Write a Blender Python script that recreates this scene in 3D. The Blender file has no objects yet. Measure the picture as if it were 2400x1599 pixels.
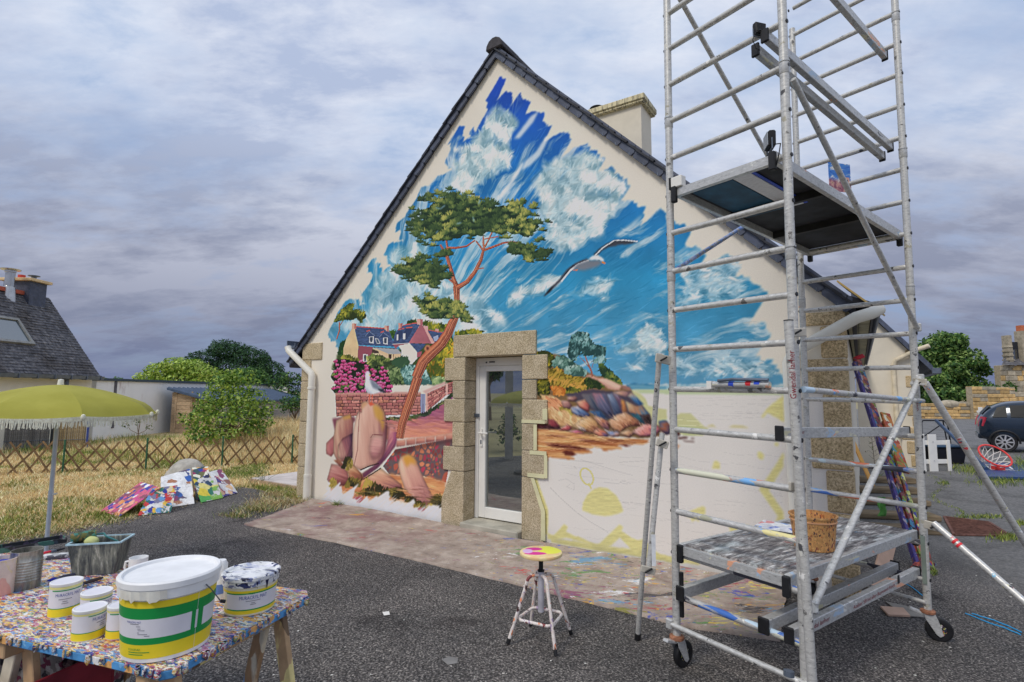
import bpy, bmesh, math, random
import numpy as np
from math import sin, cos, pi, radians, atan2, sqrt, tan
from mathutils import Vector, Matrix

# ------------------------------------------------------------------ camera, sky, sun, exposure
SC = bpy.context.scene
COL = SC.collection
F, CX, CY, CAMH = 1235., 1200., 799.5, 1.7
PITCH, ROLL = radians(5.6), radians(0.3)
GZ = 0.05                                   # height of the yard
cam = bpy.data.cameras.new('camera')
cam.sensor_width = 36; cam.lens = 36 * F / 2400; cam.clip_start = .05; cam.clip_end = 2000
camo = bpy.data.objects.new('camera', cam); COL.objects.link(camo)
camo.location = (0, 0, CAMH)
camo.rotation_euler = (Matrix.Rotation(pi / 2 + PITCH, 3, 'X') @ Matrix.Rotation(ROLL, 3, 'Z')).to_euler()
SC.camera = camo
SC.view_settings.view_transform = 'Standard'; SC.view_settings.look = 'None'
SC.view_settings.gamma = 1; SC.view_settings.use_curve_mapping = False
SC.view_settings.exposure = 0.1
SUN_EL, SUN_AZ = radians(50), radians(222)   # azimuth from +Y clockwise: behind the camera, to the left
world = bpy.data.worlds.new('World'); SC.world = world; world.use_nodes = True
def build_sky():
    nt = world.node_tree; nt.nodes.clear(); N = nt.nodes.new; L = nt.links.new
    out = N('ShaderNodeOutputWorld'); bg = N('ShaderNodeBackground'); L(bg.outputs[0], out.inputs[0])
    sky = N('ShaderNodeTexSky'); sky.sky_type = 'NISHITA'; sky.sun_disc = False
    sky.sun_elevation = SUN_EL; sky.sun_rotation = SUN_AZ
    sc = N('ShaderNodeVectorMath'); sc.operation = 'SCALE'; sc.inputs['Scale'].default_value = .10
    L(sky.outputs[0], sc.inputs[0])
    tc = N('ShaderNodeTexCoord'); sep = N('ShaderNodeSeparateXYZ'); L(tc.outputs['Generated'], sep.inputs[0])
    def math_(op, a, b=None, c=None, clamp=False):
        n = N('ShaderNodeMath'); n.operation = op; n.use_clamp = clamp
        for i, q in enumerate((a, b, c)):
            if q is None: continue
            if isinstance(q, (int, float)): n.inputs[i].default_value = q
            else: L(q, n.inputs[i])
        return n.outputs[0]
    z = math_('MAXIMUM', sep.outputs['Z'], 0.0)
    den = math_('ADD', z, .24)
    cx = math_('DIVIDE', sep.outputs['X'], den); cy = math_('DIVIDE', sep.outputs['Y'], den)
    cmb = N('ShaderNodeCombineXYZ'); L(cx, cmb.inputs[0]); L(cy, cmb.inputs[1])
    def noise(scale, detail, rough, dist, off, sx=1, sy=1):
        mp = N('ShaderNodeMapping'); mp.inputs['Location'].default_value = off
        mp.inputs['Scale'].default_value = (sx, sy, 1)
        L(cmb.outputs[0], mp.inputs[0])
        n = N('ShaderNodeTexNoise'); n.inputs['Scale'].default_value = scale; n.inputs['Detail'].default_value = detail
        n.inputs['Roughness'].default_value = rough; n.inputs['Distortion'].default_value = dist
        L(mp.outputs[0], n.inputs['Vector']); return n.outputs['Fac']
    n1 = noise(1.25, 8, .50, .12, (4.6, 2.3, 0), 1, 1.1)
    n2 = noise(3.6, 11, .62, .15, (9.3, 1.2, 4), .85, 1.5)
    n3 = noise(1.0, 6, .52, .1, (7.2, 3.4, 1))
    def ramp(fac, stops):
        r = N('ShaderNodeValToRGB'); e = r.color_ramp.elements
        while len(e) > 1: e.remove(e[0])
        e[0].position = stops[0][0]; e[0].color = (*stops[0][1], 1)
        for p, c in stops[1:]:
            q = e.new(p); q.color = (*c, 1)
        L(fac, r.inputs[0]); return r.outputs[0]
    base = ramp(z, [(0, (.135, .170, .310)), (.10, (.205, .232, .335)), (.24, (.285, .315, .425)), (.42, (.42, .49, .66)), (1, (.46, .56, .78))])
    lite = ramp(z, [(0, (.165, .20, .345)), (.10, (.275, .300, .405)), (.24, (.47, .50, .61)), (.42, (.74, .78, .88)), (1, (.82, .85, .91))])
    gap = ramp(z, [(0, (.13, .17, .34)), (.2, (.27, .36, .58)), (.5, (.37, .52, .79)), (1, (.40, .55, .82))])
    def mix(fac, a, b):
        m = N('ShaderNodeMix'); m.data_type = 'RGBA'; m.clamp_factor = True
        if isinstance(fac, (int, float)): m.inputs[0].default_value = fac
        else: L(fac, m.inputs[0])
        L(a, m.inputs[6]); L(b, m.inputs[7]); return m.outputs[2]
    gap = mix(.25, gap, sc.outputs[0])
    n4 = noise(9.5, 8, .62, .1, (1.7, 8.1, 2), .8, 1.7)
    a = math_('ADD', math_('ADD', math_('MULTIPLY', n1, .48), math_('MULTIPLY', n2, .36)), math_('MULTIPLY', n4, .16))
    f1 = math_('MULTIPLY', math_('SUBTRACT', a, .425), 8.0, clamp=True)
    body = mix(f1, base, lite)
    g = math_('ADD', math_('MULTIPLY', n3, .55), math_('MULTIPLY', n2, .45))
    f2 = math_('MULTIPLY', math_('SUBTRACT', g, .475), 7.0, clamp=True)
    f2 = math_('MULTIPLY', f2, .85)
    col = mix(f2, body, gap)
    L(col, bg.inputs[0]); bg.inputs[1].default_value = 1.0
build_sky()
sun = bpy.data.lights.new('sun', 'SUN'); sun.energy = 1.5; sun.angle = radians(14); sun.color = (1, .93, .82)
suno = bpy.data.objects.new('sun', sun); COL.objects.link(suno)
SUND = Vector((sin(SUN_AZ) * cos(SUN_EL), cos(SUN_AZ) * cos(SUN_EL), sin(SUN_EL)))   # towards the sun
suno.rotation_euler = (-SUND).to_track_quat('-Z', 'Y').to_euler()
suno.location = (0, 0, 20)

# ------------------------------------------------------------------ geometry of the place
def _basis():
    fw = np.array([0, cos(PITCH), sin(PITCH)]); up = np.array([0, -sin(PITCH), cos(PITCH)]); rt = np.array([1., 0, 0])
    return cos(ROLL) * rt + sin(ROLL) * up, -sin(ROLL) * rt + cos(ROLL) * up, fw
RT, UP, FW = _basis(); CAMP = np.array([0, 0, CAMH])
def ray(x, y): return FW + RT * (x - CX) / F - UP * (y - CY) / F
def gp(x, y, z=GZ):
    d = ray(x, y); return CAMP + d * ((z - CAMH) / d[2])
def at(x, y, Y):
    d = ray(x, y); return CAMP + d * (Y / d[1])
HO = np.array([-3.36904, 8.51073, 0.])       # foot of the gable wall's left corner
HU = np.array([.83546, -.54956, 0.]); HN = np.array([-.54956, -.83546, 0.])
HANG = atan2(HU[1], HU[0])
def wall_uz(x, y, off=0.):
    d = ray(x, y); t = ((HO + HN * off - CAMP) @ HN) / (d @ HN); P = CAMP + d * t
    return (P - HO) @ HU, P[2]
def hw(u, d, z): return HO + HU * u - HN * d + np.array([0, 0, z])   # house frame -> world

# ------------------------------------------------------------------ helpers
def lin(c):
    c = np.asarray(c, float) / 255.
    return np.where(c <= .04045, c / 12.92, ((c + .055) / 1.055) ** 2.4)
def S(r, g, b, k=1.45): return tuple(np.clip(lin((r, g, b)) * k, 0, .92))   # photographed colour -> surface colour
class MB:
    def __init__(s): s.v = []; s.f = []; s.n = 0
    def add(s, v, f):
        v = [tuple(map(float, p)) for p in v]; n = s.n
        s.v += v; s.f += [tuple(i + n for i in q) for q in f]; s.n += len(v); return s
    def box(s, x0, x1, y0, y1, z0, z1, M=None):
        v = [(x, y, z) for z in (z0, z1) for x, y in ((x0, y0), (x1, y0), (x1, y1), (x0, y1))]
        if M is not None: v = [M @ Vector(p) for p in v]
        return s.add(v, [(3, 2, 1, 0), (4, 5, 6, 7), (0, 1, 5, 4), (1, 2, 6, 5), (2, 3, 7, 6), (3, 0, 4, 7)])
    def bar(s, a, b, w, h, up=(0, 0, 1)):
        a = Vector(a); b = Vector(b); d = (b - a); l = d.length; d.normalize(); up = Vector(up)
        x = d.cross(up)
        if x.length < 1e-4: x = d.cross(Vector((1, 0, 0)))
        x.normalize(); y = x.cross(d)
        v = []
        for p in (a, b):
            for i, j in ((-1, -1), (1, -1), (1, 1), (-1, 1)): v.append(p + x * (i * w / 2) + y * (j * h / 2))
        return s.add(v, [(0, 1, 2, 3), (7, 6, 5, 4), (0, 4, 5, 1), (1, 5, 6, 2), (2, 6, 7, 3), (3, 7, 4, 0)])
    def tube(s, pts, r, n=10, caps=True, closed=False):
        pts = [Vector(p) for p in pts]; m = len(pts); rr = r if hasattr(r, '__len__') else [r] * m
        v = []; prev = None
        for i, p in enumerate(pts):
            if closed: d = pts[(i + 1) % m] - pts[i - 1]
            else: d = (pts[min(i + 1, m - 1)] - pts[max(i - 1, 0)])
            d.normalize()
            if prev is None:
                x = d.cross(Vector((0, 0, 1)))
                if x.length < 1e-3: x = Vector((1, 0, 0))
            else: x = prev - d * prev.dot(d)
            x.normalize(); prev = x; y = d.cross(x)
            for k in range(n):
                a = 2 * pi * k / n; v.append(p + (x * cos(a) + y * sin(a)) * rr[i])
        f = []
        for i in range(m if closed else m - 1):
            j = (i + 1) % m
            for k in range(n): f.append((i * n + k, i * n + (k + 1) % n, j * n + (k + 1) % n, j * n + k))
        if caps and not closed: f.append(tuple(reversed(range(n)))); f.append(tuple(range((m - 1) * n, m * n)))
        return s.add(v, f)
    def lathe(s, prof, n=24, c=(0, 0, 0), cap0=True, cap1=True, sx=1, sy=1):
        v = []; m = len(prof)
        for r, z in prof:
            for k in range(n): v.append((c[0] + r * cos(2 * pi * k / n) * sx, c[1] + r * sin(2 * pi * k / n) * sy, c[2] + z))
        f = [(i * n + k, i * n + (k + 1) % n, (i + 1) * n + (k + 1) % n, (i + 1) * n + k) for i in range(m - 1) for k in range(n)]
        if cap0: f.append(tuple(reversed(range(n))))
        if cap1: f.append(tuple(range((m - 1) * n, m * n)))
        return s.add(v, f)
    def prism(s, poly, a, b, fn=None):
        """poly (p,q) extruded from a to b; fn(p,q,t) -> xyz"""
        fn = fn or (lambda p, q, t: (p, q, t)); n = len(poly)
        v = [fn(p, q, a) for p, q in poly] + [fn(p, q, b) for p, q in poly]
        f = [tuple(range(n)), tuple(reversed(range(n, 2 * n)))] + [(i, i + n, (i + 1) % n + n, (i + 1) % n) for i in range(n)]
        return s.add(v, f)
    def mesh(s, name, smooth=False, mats=()):
        me = bpy.data.meshes.new(name); me.from_pydata(s.v, [], s.f)
        bm = bmesh.new(); bm.from_mesh(me); bmesh.ops.recalc_face_normals(bm, faces=bm.faces); bm.to_mesh(me); bm.free()
        for m in mats: me.materials.append(m)
        if smooth:
            me.polygons.foreach_set('use_smooth', [True] * len(me.polygons))
            me.set_sharp_from_angle(angle=radians(smooth if smooth is not True else 40))
        return me
    def build(s, name, mat, parent=None, smooth=False, bevel=0, seg=1):
        o = bpy.data.objects.new(name, s.mesh(name, smooth, [mat])); COL.objects.link(o)
        if parent: o.parent = parent
        if bevel:
            b = o.modifiers.new('bevel', 'BEVEL'); b.width = bevel; b.segments = seg; b.limit_method = 'ANGLE'; b.angle_limit = radians(35)
        return o
def npmesh(name, V, Fq, mat, parent=None, colors=None, smooth=False):
    """V (n,3), Fq (m,k) arrays -> object, fast"""
    me = bpy.data.meshes.new(name); V = np.ascontiguousarray(V, np.float32); Fq = np.ascontiguousarray(Fq, np.int32)
    m, k = Fq.shape
    me.vertices.add(len(V)); me.vertices.foreach_set('co', V.ravel())
    me.loops.add(m * k); me.loops.foreach_set('vertex_index', Fq.ravel())
    me.polygons.add(m); me.polygons.foreach_set('loop_start', np.arange(0, m * k, k, dtype=np.int32))
    if smooth: me.polygons.foreach_set('use_smooth', np.ones(m, bool))
    if colors is not None:
        a = me.color_attributes.new('paint', 'FLOAT_COLOR', 'POINT')
        c4 = np.ones((len(V), 4), np.float32); c4[:, :colors.shape[1]] = colors; a.data.foreach_set('color', c4.ravel())
    me.update(calc_edges=True); me.validate()
    if mat: me.materials.append(mat)
    o = bpy.data.objects.new(name, me); COL.objects.link(o)
    if parent: o.parent = parent
    return o
def tag(o, label=None, cat=None, group=None, kind=None):
    if label: o['label'] = label
    if cat: o['category'] = cat
    if group: o['group'] = group
    if kind: o['kind'] = kind
    return o
def thing(name, loc, rz, label, cat, group=None, rot=None):
    o = bpy.data.objects.new(name, None); COL.objects.link(o); o.location = [float(q) for q in loc]; o.rotation_euler = rot or (0, 0, rz)
    o.empty_display_size = .1
    return tag(o, label, cat, group)
def copy_tree(o, parent=None):
    c = o.copy(); COL.objects.link(c); c.parent = parent
    for ch in [q for q in bpy.data.objects if q.parent == o]: copy_tree(ch, c)
    return c
_txt = {}
def text_part(name, body, size, mat, parent, loc, rot, width=None, bend=None):
    """flat lettering as a thin mesh; bend=radius wraps it round a vertical cylinder (local)"""
    cu = bpy.data.curves.new('lettering', 'FONT'); cu.body = body; cu.size = size; cu.extrude = 0; cu.align_x = 'CENTER'; cu.align_y = 'CENTER'
    cu.resolution_u = 2
    t = bpy.data.objects.new('lettering', cu); COL.objects.link(t); dg = bpy.context.evaluated_depsgraph_get(); dg.update()
    me = bpy.data.meshes.new_from_object(t.evaluated_get(dg)); bpy.data.objects.remove(t); bpy.data.curves.remove(cu)
    n = len(me.vertices); co = np.empty(n * 3, np.float32); me.vertices.foreach_get('co', co); co = co.reshape(-1, 3)
    if width and n: co[:, 0] *= width / max(1e-6, np.ptp(co[:, 0]))
    me.vertices.foreach_set('co', co.ravel()); me.materials.clear(); me.materials.append(mat); me.update()
    me.name = name; o = bpy.data.objects.new(name, me); COL.objects.link(o); o.parent = parent; o.location = loc; o.rotation_euler = rot
    return o
# ---- materials
def newmat(name):
    m = bpy.data.materials.new(name); m.use_nodes = True; nt = m.node_tree; b = nt.nodes['Principled BSDF']
    return m, nt, b
class NT:
    def __init__(s, nt, coord='Object'):
        s.nt = nt; s.tc = nt.nodes.new('ShaderNodeTexCoord'); s.co = s.tc.outputs[coord]
    def map(s, scale=(1, 1, 1), rot=(0, 0, 0), loc=(0, 0, 0), src=None):
        n = s.nt.nodes.new('ShaderNodeMapping'); n.inputs['Scale'].default_value = scale; n.inputs['Rotation'].default_value = rot; n.inputs['Location'].default_value = loc
        s.nt.links.new(src or s.co, n.inputs[0]); return n.outputs[0]
    def noise(s, scale, detail=4, rough=.55, dist=0, vec=None, color=False):
        n = s.nt.nodes.new('ShaderNodeTexNoise'); n.inputs['Scale'].default_value = scale; n.inputs['Detail'].default_value = detail
        n.inputs['Roughness'].default_value = rough; n.inputs['Distortion'].default_value = dist
        s.nt.links.new(vec or s.co, n.inputs['Vector']); return n.outputs['Color' if color else 'Fac']
    def voro(s, scale, vec=None, out='Color', feature='F1', rand=1):
        n = s.nt.nodes.new('ShaderNodeTexVoronoi'); n.feature = feature; n.inputs['Scale'].default_value = scale; n.inputs['Randomness'].default_value = rand
        s.nt.links.new(vec or s.co, n.inputs['Vector']); return n.outputs[out]
    def math(s, op, a, b=None, clamp=False, c=None):
        n = s.nt.nodes.new('ShaderNodeMath'); n.operation = op; n.use_clamp = clamp
        for i, q in enumerate((a, b, c)):
            if q is None: continue
            if isinstance(q, (int, float)): n.inputs[i].default_value = q
            else: s.nt.links.new(q, n.inputs[i])
        return n.outputs[0]
    def step(s, x, a, b):
        n = s.nt.nodes.new('ShaderNodeMapRange'); n.interpolation_type = 'SMOOTHSTEP'
        n.inputs['From Min'].default_value = a; n.inputs['From Max'].default_value = b; s.nt.links.new(x, n.inputs[0]); return n.outputs[0]
    def ramp(s, fac, stops, const=False):
        r = s.nt.nodes.new('ShaderNodeValToRGB'); e = r.color_ramp.elements
        if const: r.color_ramp.interpolation = 'CONSTANT'
        while len(e) > 1: e.remove(e[0])
        e[0].position = stops[0][0]; e[0].color = (*stops[0][1], 1)
        for p, c in stops[1:]:
            q = e.new(p); q.color = (*c, 1)
        s.nt.links.new(fac, r.inputs[0]); return r.outputs[0]
    def mix(s, fac, a, b, mode='MIX'):
        m = s.nt.nodes.new('ShaderNodeMix'); m.data_type = 'RGBA'; m.blend_type = mode
        for i, q in ((0, fac), (6, a), (7, b)):
            if isinstance(q, (int, float)): m.inputs[i].default_value = q
            elif isinstance(q, tuple): m.inputs[i].default_value = (*q, 1) if len(q) == 3 else q
            else: s.nt.links.new(q, m.inputs[i])
        return m.outputs[2]
    def sep(s, v):
        n = s.nt.nodes.new('ShaderNodeSeparateXYZ'); s.nt.links.new(v, n.inputs[0]); return n.outputs
    def addv(s, a, b, k):
        m = s.nt.nodes.new('ShaderNodeVectorMath'); m.operation = 'MULTIPLY_ADD'; m.inputs[1].default_value = (k, k, k)
        s.nt.links.new(b, m.inputs[0]); s.nt.links.new(a, m.inputs[2]); return m.outputs[0]
    def attr(s, name):
        n = s.nt.nodes.new('ShaderNodeAttribute'); n.attribute_name = name; return n.outputs['Color']
    def objrand(s): return s.nt.nodes.new('ShaderNodeObjectInfo').outputs['Random']
    def bump(s, h, strength, dist, bsdf):
        n = s.nt.nodes.new('ShaderNodeBump'); n.inputs['Strength'].default_value = strength; n.inputs['Distance'].default_value = dist
        s.nt.links.new(h, n.inputs['Height']); s.nt.links.new(n.outputs[0], bsdf.inputs['Normal'])
    def to(s, out, inp): s.nt.links.new(out, inp)
def mul(c, k): return tuple(min(.95, q * k) for q in c)
def mat(name, col, rough=.6, metal=0., var=.18, scale=6., bump=0., bscale=80., bdist=.002, col2=None, spec=.4, rand=0., coord='Object', stretch=(1, 1, 1)):
    m, nt, b = newmat(name); q = NT(nt, coord); vec = q.map(stretch)
    f = q.noise(scale, 6, .6, .2, vec)
    c = q.mix(q.step(f, .3, .7), mul(col, 1 - var), col2 or mul(col, 1 + var))
    if rand:
        r = q.objrand(); c = q.mix(1.0, c, q.ramp(r, [(0, (1 - rand,) * 3), (1, (1 + rand,) * 3)]), 'MULTIPLY')
    q.to(c, b.inputs['Base Color']); b.inputs['Roughness'].default_value = rough; b.inputs['Metallic'].default_value = metal
    b.inputs['Specular IOR Level'].default_value = spec
    if bump: q.bump(q.noise(bscale, 5, .6, 0, vec), bump, bdist, b)
    return m
PAINTS = [S(228, 160, 60), S(240, 235, 230), S(35, 60, 160), S(200, 50, 50), S(140, 40, 90), S(90, 150, 200), S(70, 150, 70), S(235, 190, 110), S(60, 40, 70), S(245, 215, 80), S(190, 120, 150), S(240, 240, 240), S(40, 90, 110), S(180, 90, 60)]
def splat(name, base, paints=PAINTS, scale=40., cover=.5, rough=.55, dist=.02, stretch=(1, 1, 1), mscale=6., bump=.5, basevar=.2, metal=0., soft=.02, rot=(0, 0, 0), coord='Object', bigger=None, bump_d=.004):
    """a surface daubed with many dried paints"""
    m, nt, b = newmat(name); q = NT(nt, coord); v0 = q.map(stretch, rot)
    v = q.addv(v0, q.noise(scale * .7, 3, .6, 0, v0, True), dist * 2)
    cr = q.sep(q.voro(scale, v))
    n = len(paints)
    pc = q.ramp(cr[0], [(i / n, p) for i, p in enumerate(paints)], True)
    pc = q.mix(.35, pc, q.mix(1., pc, q.ramp(q.noise(scale * 2.5, 3, .6, 0, v), [(.3, (.45, .45, .45)), (.7, (1.4, 1.4, 1.4))]), 'MULTIPLY'))
    f = q.noise(mscale, 6, .65, .4, v0)
    f = q.math('ADD', q.math('MULTIPLY', f, .65), q.math('MULTIPLY', cr[1], .35))
    th = 1 - cover
    fac = q.step(f, .28 + .44 * th - soft, .28 + .44 * th + soft)
    bs = q.mix(q.step(q.noise(mscale * 2, 6, .6), .3, .7), mul(base, 1 - basevar), mul(base, 1 + basevar))
    q.to(q.mix(fac, bs, pc), b.inputs['Base Color']); b.inputs['Roughness'].default_value = rough
    if metal:
        q.to(q.math('MULTIPLY', q.math('SUBTRACT', 1., fac), metal), b.inputs['Metallic'])
    if bump: q.bump(q.math('ADD', q.math('MULTIPLY', cr[2], .6), fac), bump, bump_d, b)
    return m
rng = np.random.default_rng(7); random.seed(7)
# ------------------------------------------------------------------ shared materials
def granite(name, c0, c1, c2, sc=160.):
    m, nt, b = newmat(name); q = NT(nt)
    c = q.ramp(q.noise(sc, 4, .75), [(.30, c0), (.46, c1), (.60, c2), (.75, mul(c2, 1.25))])
    c = q.mix(q.step(q.noise(7, 5, .6), .35, .75), c, q.mix(1., c, (.80, .78, .72), 'MULTIPLY'))
    r = q.ramp(q.objrand(), [(0, (.90, .90, .92)), (1, (1.08, 1.06, 1.02))])
    q.to(q.mix(1., c, r, 'MULTIPLY'), b.inputs['Base Color']); b.inputs['Roughness'].default_value = .9; b.inputs['Specular IOR Level'].default_value = .2
    q.bump(q.math('ADD', q.noise(sc * .7, 4, .7), q.noise(22, 3, .6)), .7, .006, b)
    return m
M_GRAN = granite('granite', S(90, 80, 64), S(152, 139, 116), S(196, 183, 158), 85.)
M_GRAN2 = granite('granite_hammered', S(84, 72, 54), S(160, 142, 112), S(196, 178, 146), 70.)
M_MORTAR = mat('mortar', S(150, 138, 116), .95, bump=.4)
M_RENDER = mat('cream_render', S(196, 188, 172), .9, var=.05, scale=3, bump=.25, bscale=140, bdist=.001)
M_SLATE = mat('slate', S(62, 68, 84), .55, var=.25, scale=9, bump=.3, bscale=50, rand=.16, spec=.5)
M_SLATE_D = mat('slate_dark', S(40, 42, 50), .6, var=.3, scale=12, bump=.4, bscale=40, rand=.2)
M_ZINC = mat('zinc', S(92, 100, 112), .45, .5, var=.2, scale=8)
M_PVCW = mat('white_plastic_pipe', S(205, 202, 192), .4, var=.05, scale=3)
M_BLACK = mat('black_plastic', (.012, .012, .016), .45, var=.3)
M_LIDDY = None
M_WHITE = mat('white_paint', S(205, 203, 198), .5, var=.05, scale=3)
def mural_mat():
    m, nt, b = newmat('mural_paint'); q = NT(nt)
    c = q.attr('paint')
    g = q.noise(90, 5, .65); c = q.mix(1., c, q.ramp(g, [(.25, (.93, .93, .93)), (.75, (1.06, 1.06, 1.06))]), 'MULTIPLY')
    q.to(c, b.inputs['Base Color']); b.inputs['Roughness'].default_value = .78; b.inputs['Specular IOR Level'].default_value = .25
    q.bump(q.noise(220, 4, .6), .22, .0012, b)
    return m
M_MURAL = mural_mat()
def glass_mat(name, tint=(.02, .025, .03), rough=.02):
    m, nt, b = newmat(name); b.inputs['Base Color'].default_value = (*tint, 1); b.inputs['Roughness'].default_value = rough
    b.inputs['Specular IOR Level'].default_value = 1.0; b.inputs['IOR'].default_value = 1.9; b.inputs['Coat Weight'].default_value = .4; b.inputs['Coat Roughness'].default_value = .01
    return m
M_GLASS = glass_mat('window_glass')
def mirror_pane():
    m, nt, b = newmat('door_glass'); b.inputs['Base Color'].default_value = (.34, .37, .38, 1); b.inputs['Metallic'].default_value = .9; b.inputs['Roughness'].default_value = .012; return m
M_DOORGLASS = mirror_pane()

# ------------------------------------------------------------------ the painted house
house = thing('painted_house', HO, HANG, 'cream gable-ended house with slate roof and a half-finished seaside mural', 'house')
RK_L, RK_R, APX, APZ = .955, .99, 3.785, 6.0
def rake(u): return APZ - (APX - u) * RK_L if u < APX else APZ - (u - APX) * RK_R
DU0, DU1, DZ1, DZ0 = 3.34, 4.185, 2.145, .13          # door opening
def build_house():
    # body: gable prism with a notch for the door
    EV = 2.42; D = 9.9
    m = MB()
    out = [(0.0, -.05), (DU0 - .06, -.05), (DU0 - .06, DZ1 + .06), (DU1 + .06, DZ1 + .06), (DU1 + .06, -.05), (7.405, -.05), (7.405, EV), (APX, APZ - .01), (0.0, 2.36)]
    m.prism(out, .02, D, lambda p, q, t: (p, t, q)); m.build('wall', M_RENDER, house)
    m = MB(); m.box(DU0 - .02, DU1 + .02, .30, .34, -.05, DZ1 + .03); m.build('door_backing', M_BLACK, house)
    # threshold
    m = MB(); m.box(DU0 + .002, DU1 - .002, -.10, .298, -.02, DZ0)
    m.build('threshold', mat('cement_step', S(150, 146, 134), .9, var=.2, scale=5, bump=.4), house, bevel=.012)
    # roof slabs with slate courses
    for side in (-1, 1):
        k = RK_L if side < 0 else RK_R; ue = -.33 if side < 0 else 7.50
        L = sqrt((ue - APX) ** 2 * (1 + k * k)); n = 26
        du = (ue - APX); dz = -abs(du) * k
        m = MB()
        m.prism([(APX, APZ + .02), (ue, APZ + .02 + dz), (ue, APZ + .10 + dz), (APX, APZ + .10)], -.02, D + .05, lambda p, q, t: (p, t, q))
        roof = m.build('roof', M_SLATE_D, house)
        nx, nz = (k * side / sqrt(1 + k * k), 1 / sqrt(1 + k * k))
        m = MB(); R = random.Random(5 + side)
        for i in range(n):                                    # slate courses stand proud, ragged at the verge
            t0, t1 = i / n, min(1.0, (i + 1.25) / n)
            y0 = -.075 - R.random() * .018
            a = (APX + du * t0, APZ + .10 + dz * t0); b_ = (APX + du * t1, APZ + .10 + dz * t1)
            h0, h1 = .004, .020 + R.random() * .008
            m.prism([(a[0] + nx * -.01, a[1] + nz * -.01), (b_[0], b_[1]), (b_[0] + nx * h1, b_[1] + nz * h1), (a[0] + nx * h0, a[1] + nz * h0)], y0, D + .06, lambda p, q, t: (p, t, q))
        o = m.build('slate_courses', M_SLATE_D, roof); o['kind'] = 'stuff'
        # verge slates along the rake: overlapping, lower corner clipped
        w = .172; step = .151; ns = 27; R = random.Random(11 + side)
        for i in range(ns):
            u0 = APX + side * (.0 + i * step); u1 = APX + side * ((i + 1) * step + .03)
            if (u1 - ue) * side > -.02: u1 = ue + side * -.02
            if (u0 - u1) * side > -.05: break
            z = lambda u: APZ - abs(u - APX) * k
            cl = .055
            lo0, lo1 = -.006, -.006
            poly = [(u0, z(u0) + lo0), (u1 - side * cl, z(u1 - side * cl) + lo1), (u1 - side * .012, z(u1) + w * .42), (u1, z(u1) + w - .012), (u0, z(u0) + w - .012)]
            if i == 0: poly[0] = (APX, APZ - .006); poly[-1] = (APX, APZ + w - .012)
            m = MB(); n_ = len(poly)
            tl = [-.052 - (.011 if j in (1, 2, 3) else .001) - R.random() * .002 for j in range(n_)]
            v = [(p, tl[j], q) for j, (p, q) in enumerate(poly)] + [(p, -.03, q) for p, q in poly]
            f = [tuple(range(n_)), tuple(reversed(range(n_, 2 * n_)))] + [(j, j + n_, (j + 1) % n_ + n_, (j + 1) % n_) for j in range(n_)]
            m.add(v, f); m.build('verge_slate', M_SLATE, roof)
            m = MB(); uc = u1 - side * (cl + .012); m.box(uc - .004, uc + .004, -.068, -.05, z(uc) - .012, z(uc) + .022); m.build('slate_hook', M_ZINC, roof)
    # ridge
    m = MB(); pr = [(-.125, -.085), (-.115, -.02), (-.08, .035), (-.025, .065), (.025, .065), (.08, .035), (.115, -.02), (.125, -.085)]
    for i in range(22):
        y0 = -.10 + i * .46
        if y0 > 9.9: break
        pp = [(APX + .005 + p * (1.04 if i % 2 == 0 else 1), APZ + .175 + q * (1.04 if i % 2 == 0 else 1)) for p, q in pr]
        m.prism(pp, y0, min(9.98, y0 + .47), lambda p, q, t: (p, t, q))
    m.build('ridge_tile', mat('ridge_slate', S(58, 56, 60), .8, var=.3, scale=14, bump=.5, bscale=30), house, bevel=.012)
    # left eave: gutter, soffit; right eave soffit boards and gutter
    m = MB()
    pr = [(-.40, 2.565), (-.40, 2.47), (-.34, 2.425), (-.20, 2.425), (-.17, 2.47), (-.17, 2.52), (-.19, 2.52), (-.19, 2.48), (-.33, 2.45), (-.38, 2.49), (-.38, 2.565)]
    pr = [(p + .02, q - .33 + .30) for p, q in pr]
    m.prism(pr, -.06, 9.9, lambda p, q, t: (p, t, q)); m.build('gutter', M_ZINC, house)
    m = MB(); m.box(-.34, -.005, -.018, 9.9, 2.16, 2.19); m.box(-.345, -.33, -.02, 9.9, 2.10, 2.24); m.build('soffit', M_SLATE_D, house)
    ms = mat('weathered_soffit', S(150, 145, 120), .85, var=.3, scale=5, bump=.4)
    for i in range(2):
        m = MB(); m.box(7.424 + i * .092, 7.424 + i * .092 + .088, .03, 9.85, 2.385, 2.40); m.build('soffit_board', ms, house)
    m = MB(); m.prism([(7.40, 2.46), (7.63, 2.41), (7.63, 2.45), (7.40, 2.55)], -.06, 9.9, lambda p, q, t: (p, t, q)); m.build('eave_slates', M_SLATE_D, house)
    m = MB(); m.box(7.610, 7.628, .02, 9.85, 2.372, 2.408); m.build('fascia', M_SLATE_D, house)
    m = MB(); pr = [(7.635, 2.44), (7.64, 2.41), (7.66, 2.39), (7.68, 2.41), (7.685, 2.44), (7.678, 2.44), (7.674, 2.415), (7.66, 2.40), (7.646, 2.415), (7.642, 2.44)]
    m.prism(pr, -.05, 9.9, lambda p, q, t: (p, t, q)); m.build('gutter', M_ZINC, house)
    # tan sheet patched onto the right eave
    m = MB(); A = [(7.36, -.085, 2.62), (7.62, -.085, 2.36), (7.70, .55, 2.375), (7.43, .55, 2.64)]
    m.add([(x + .012, y, z + .03) for x, y, z in A] + [(x + .02, y, z + .042) for x, y, z in A], [(0, 1, 2, 3), (7, 6, 5, 4), (0, 4, 5, 1), (1, 5, 6, 2), (2, 6, 7, 3), (3, 7, 4, 0)])
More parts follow.
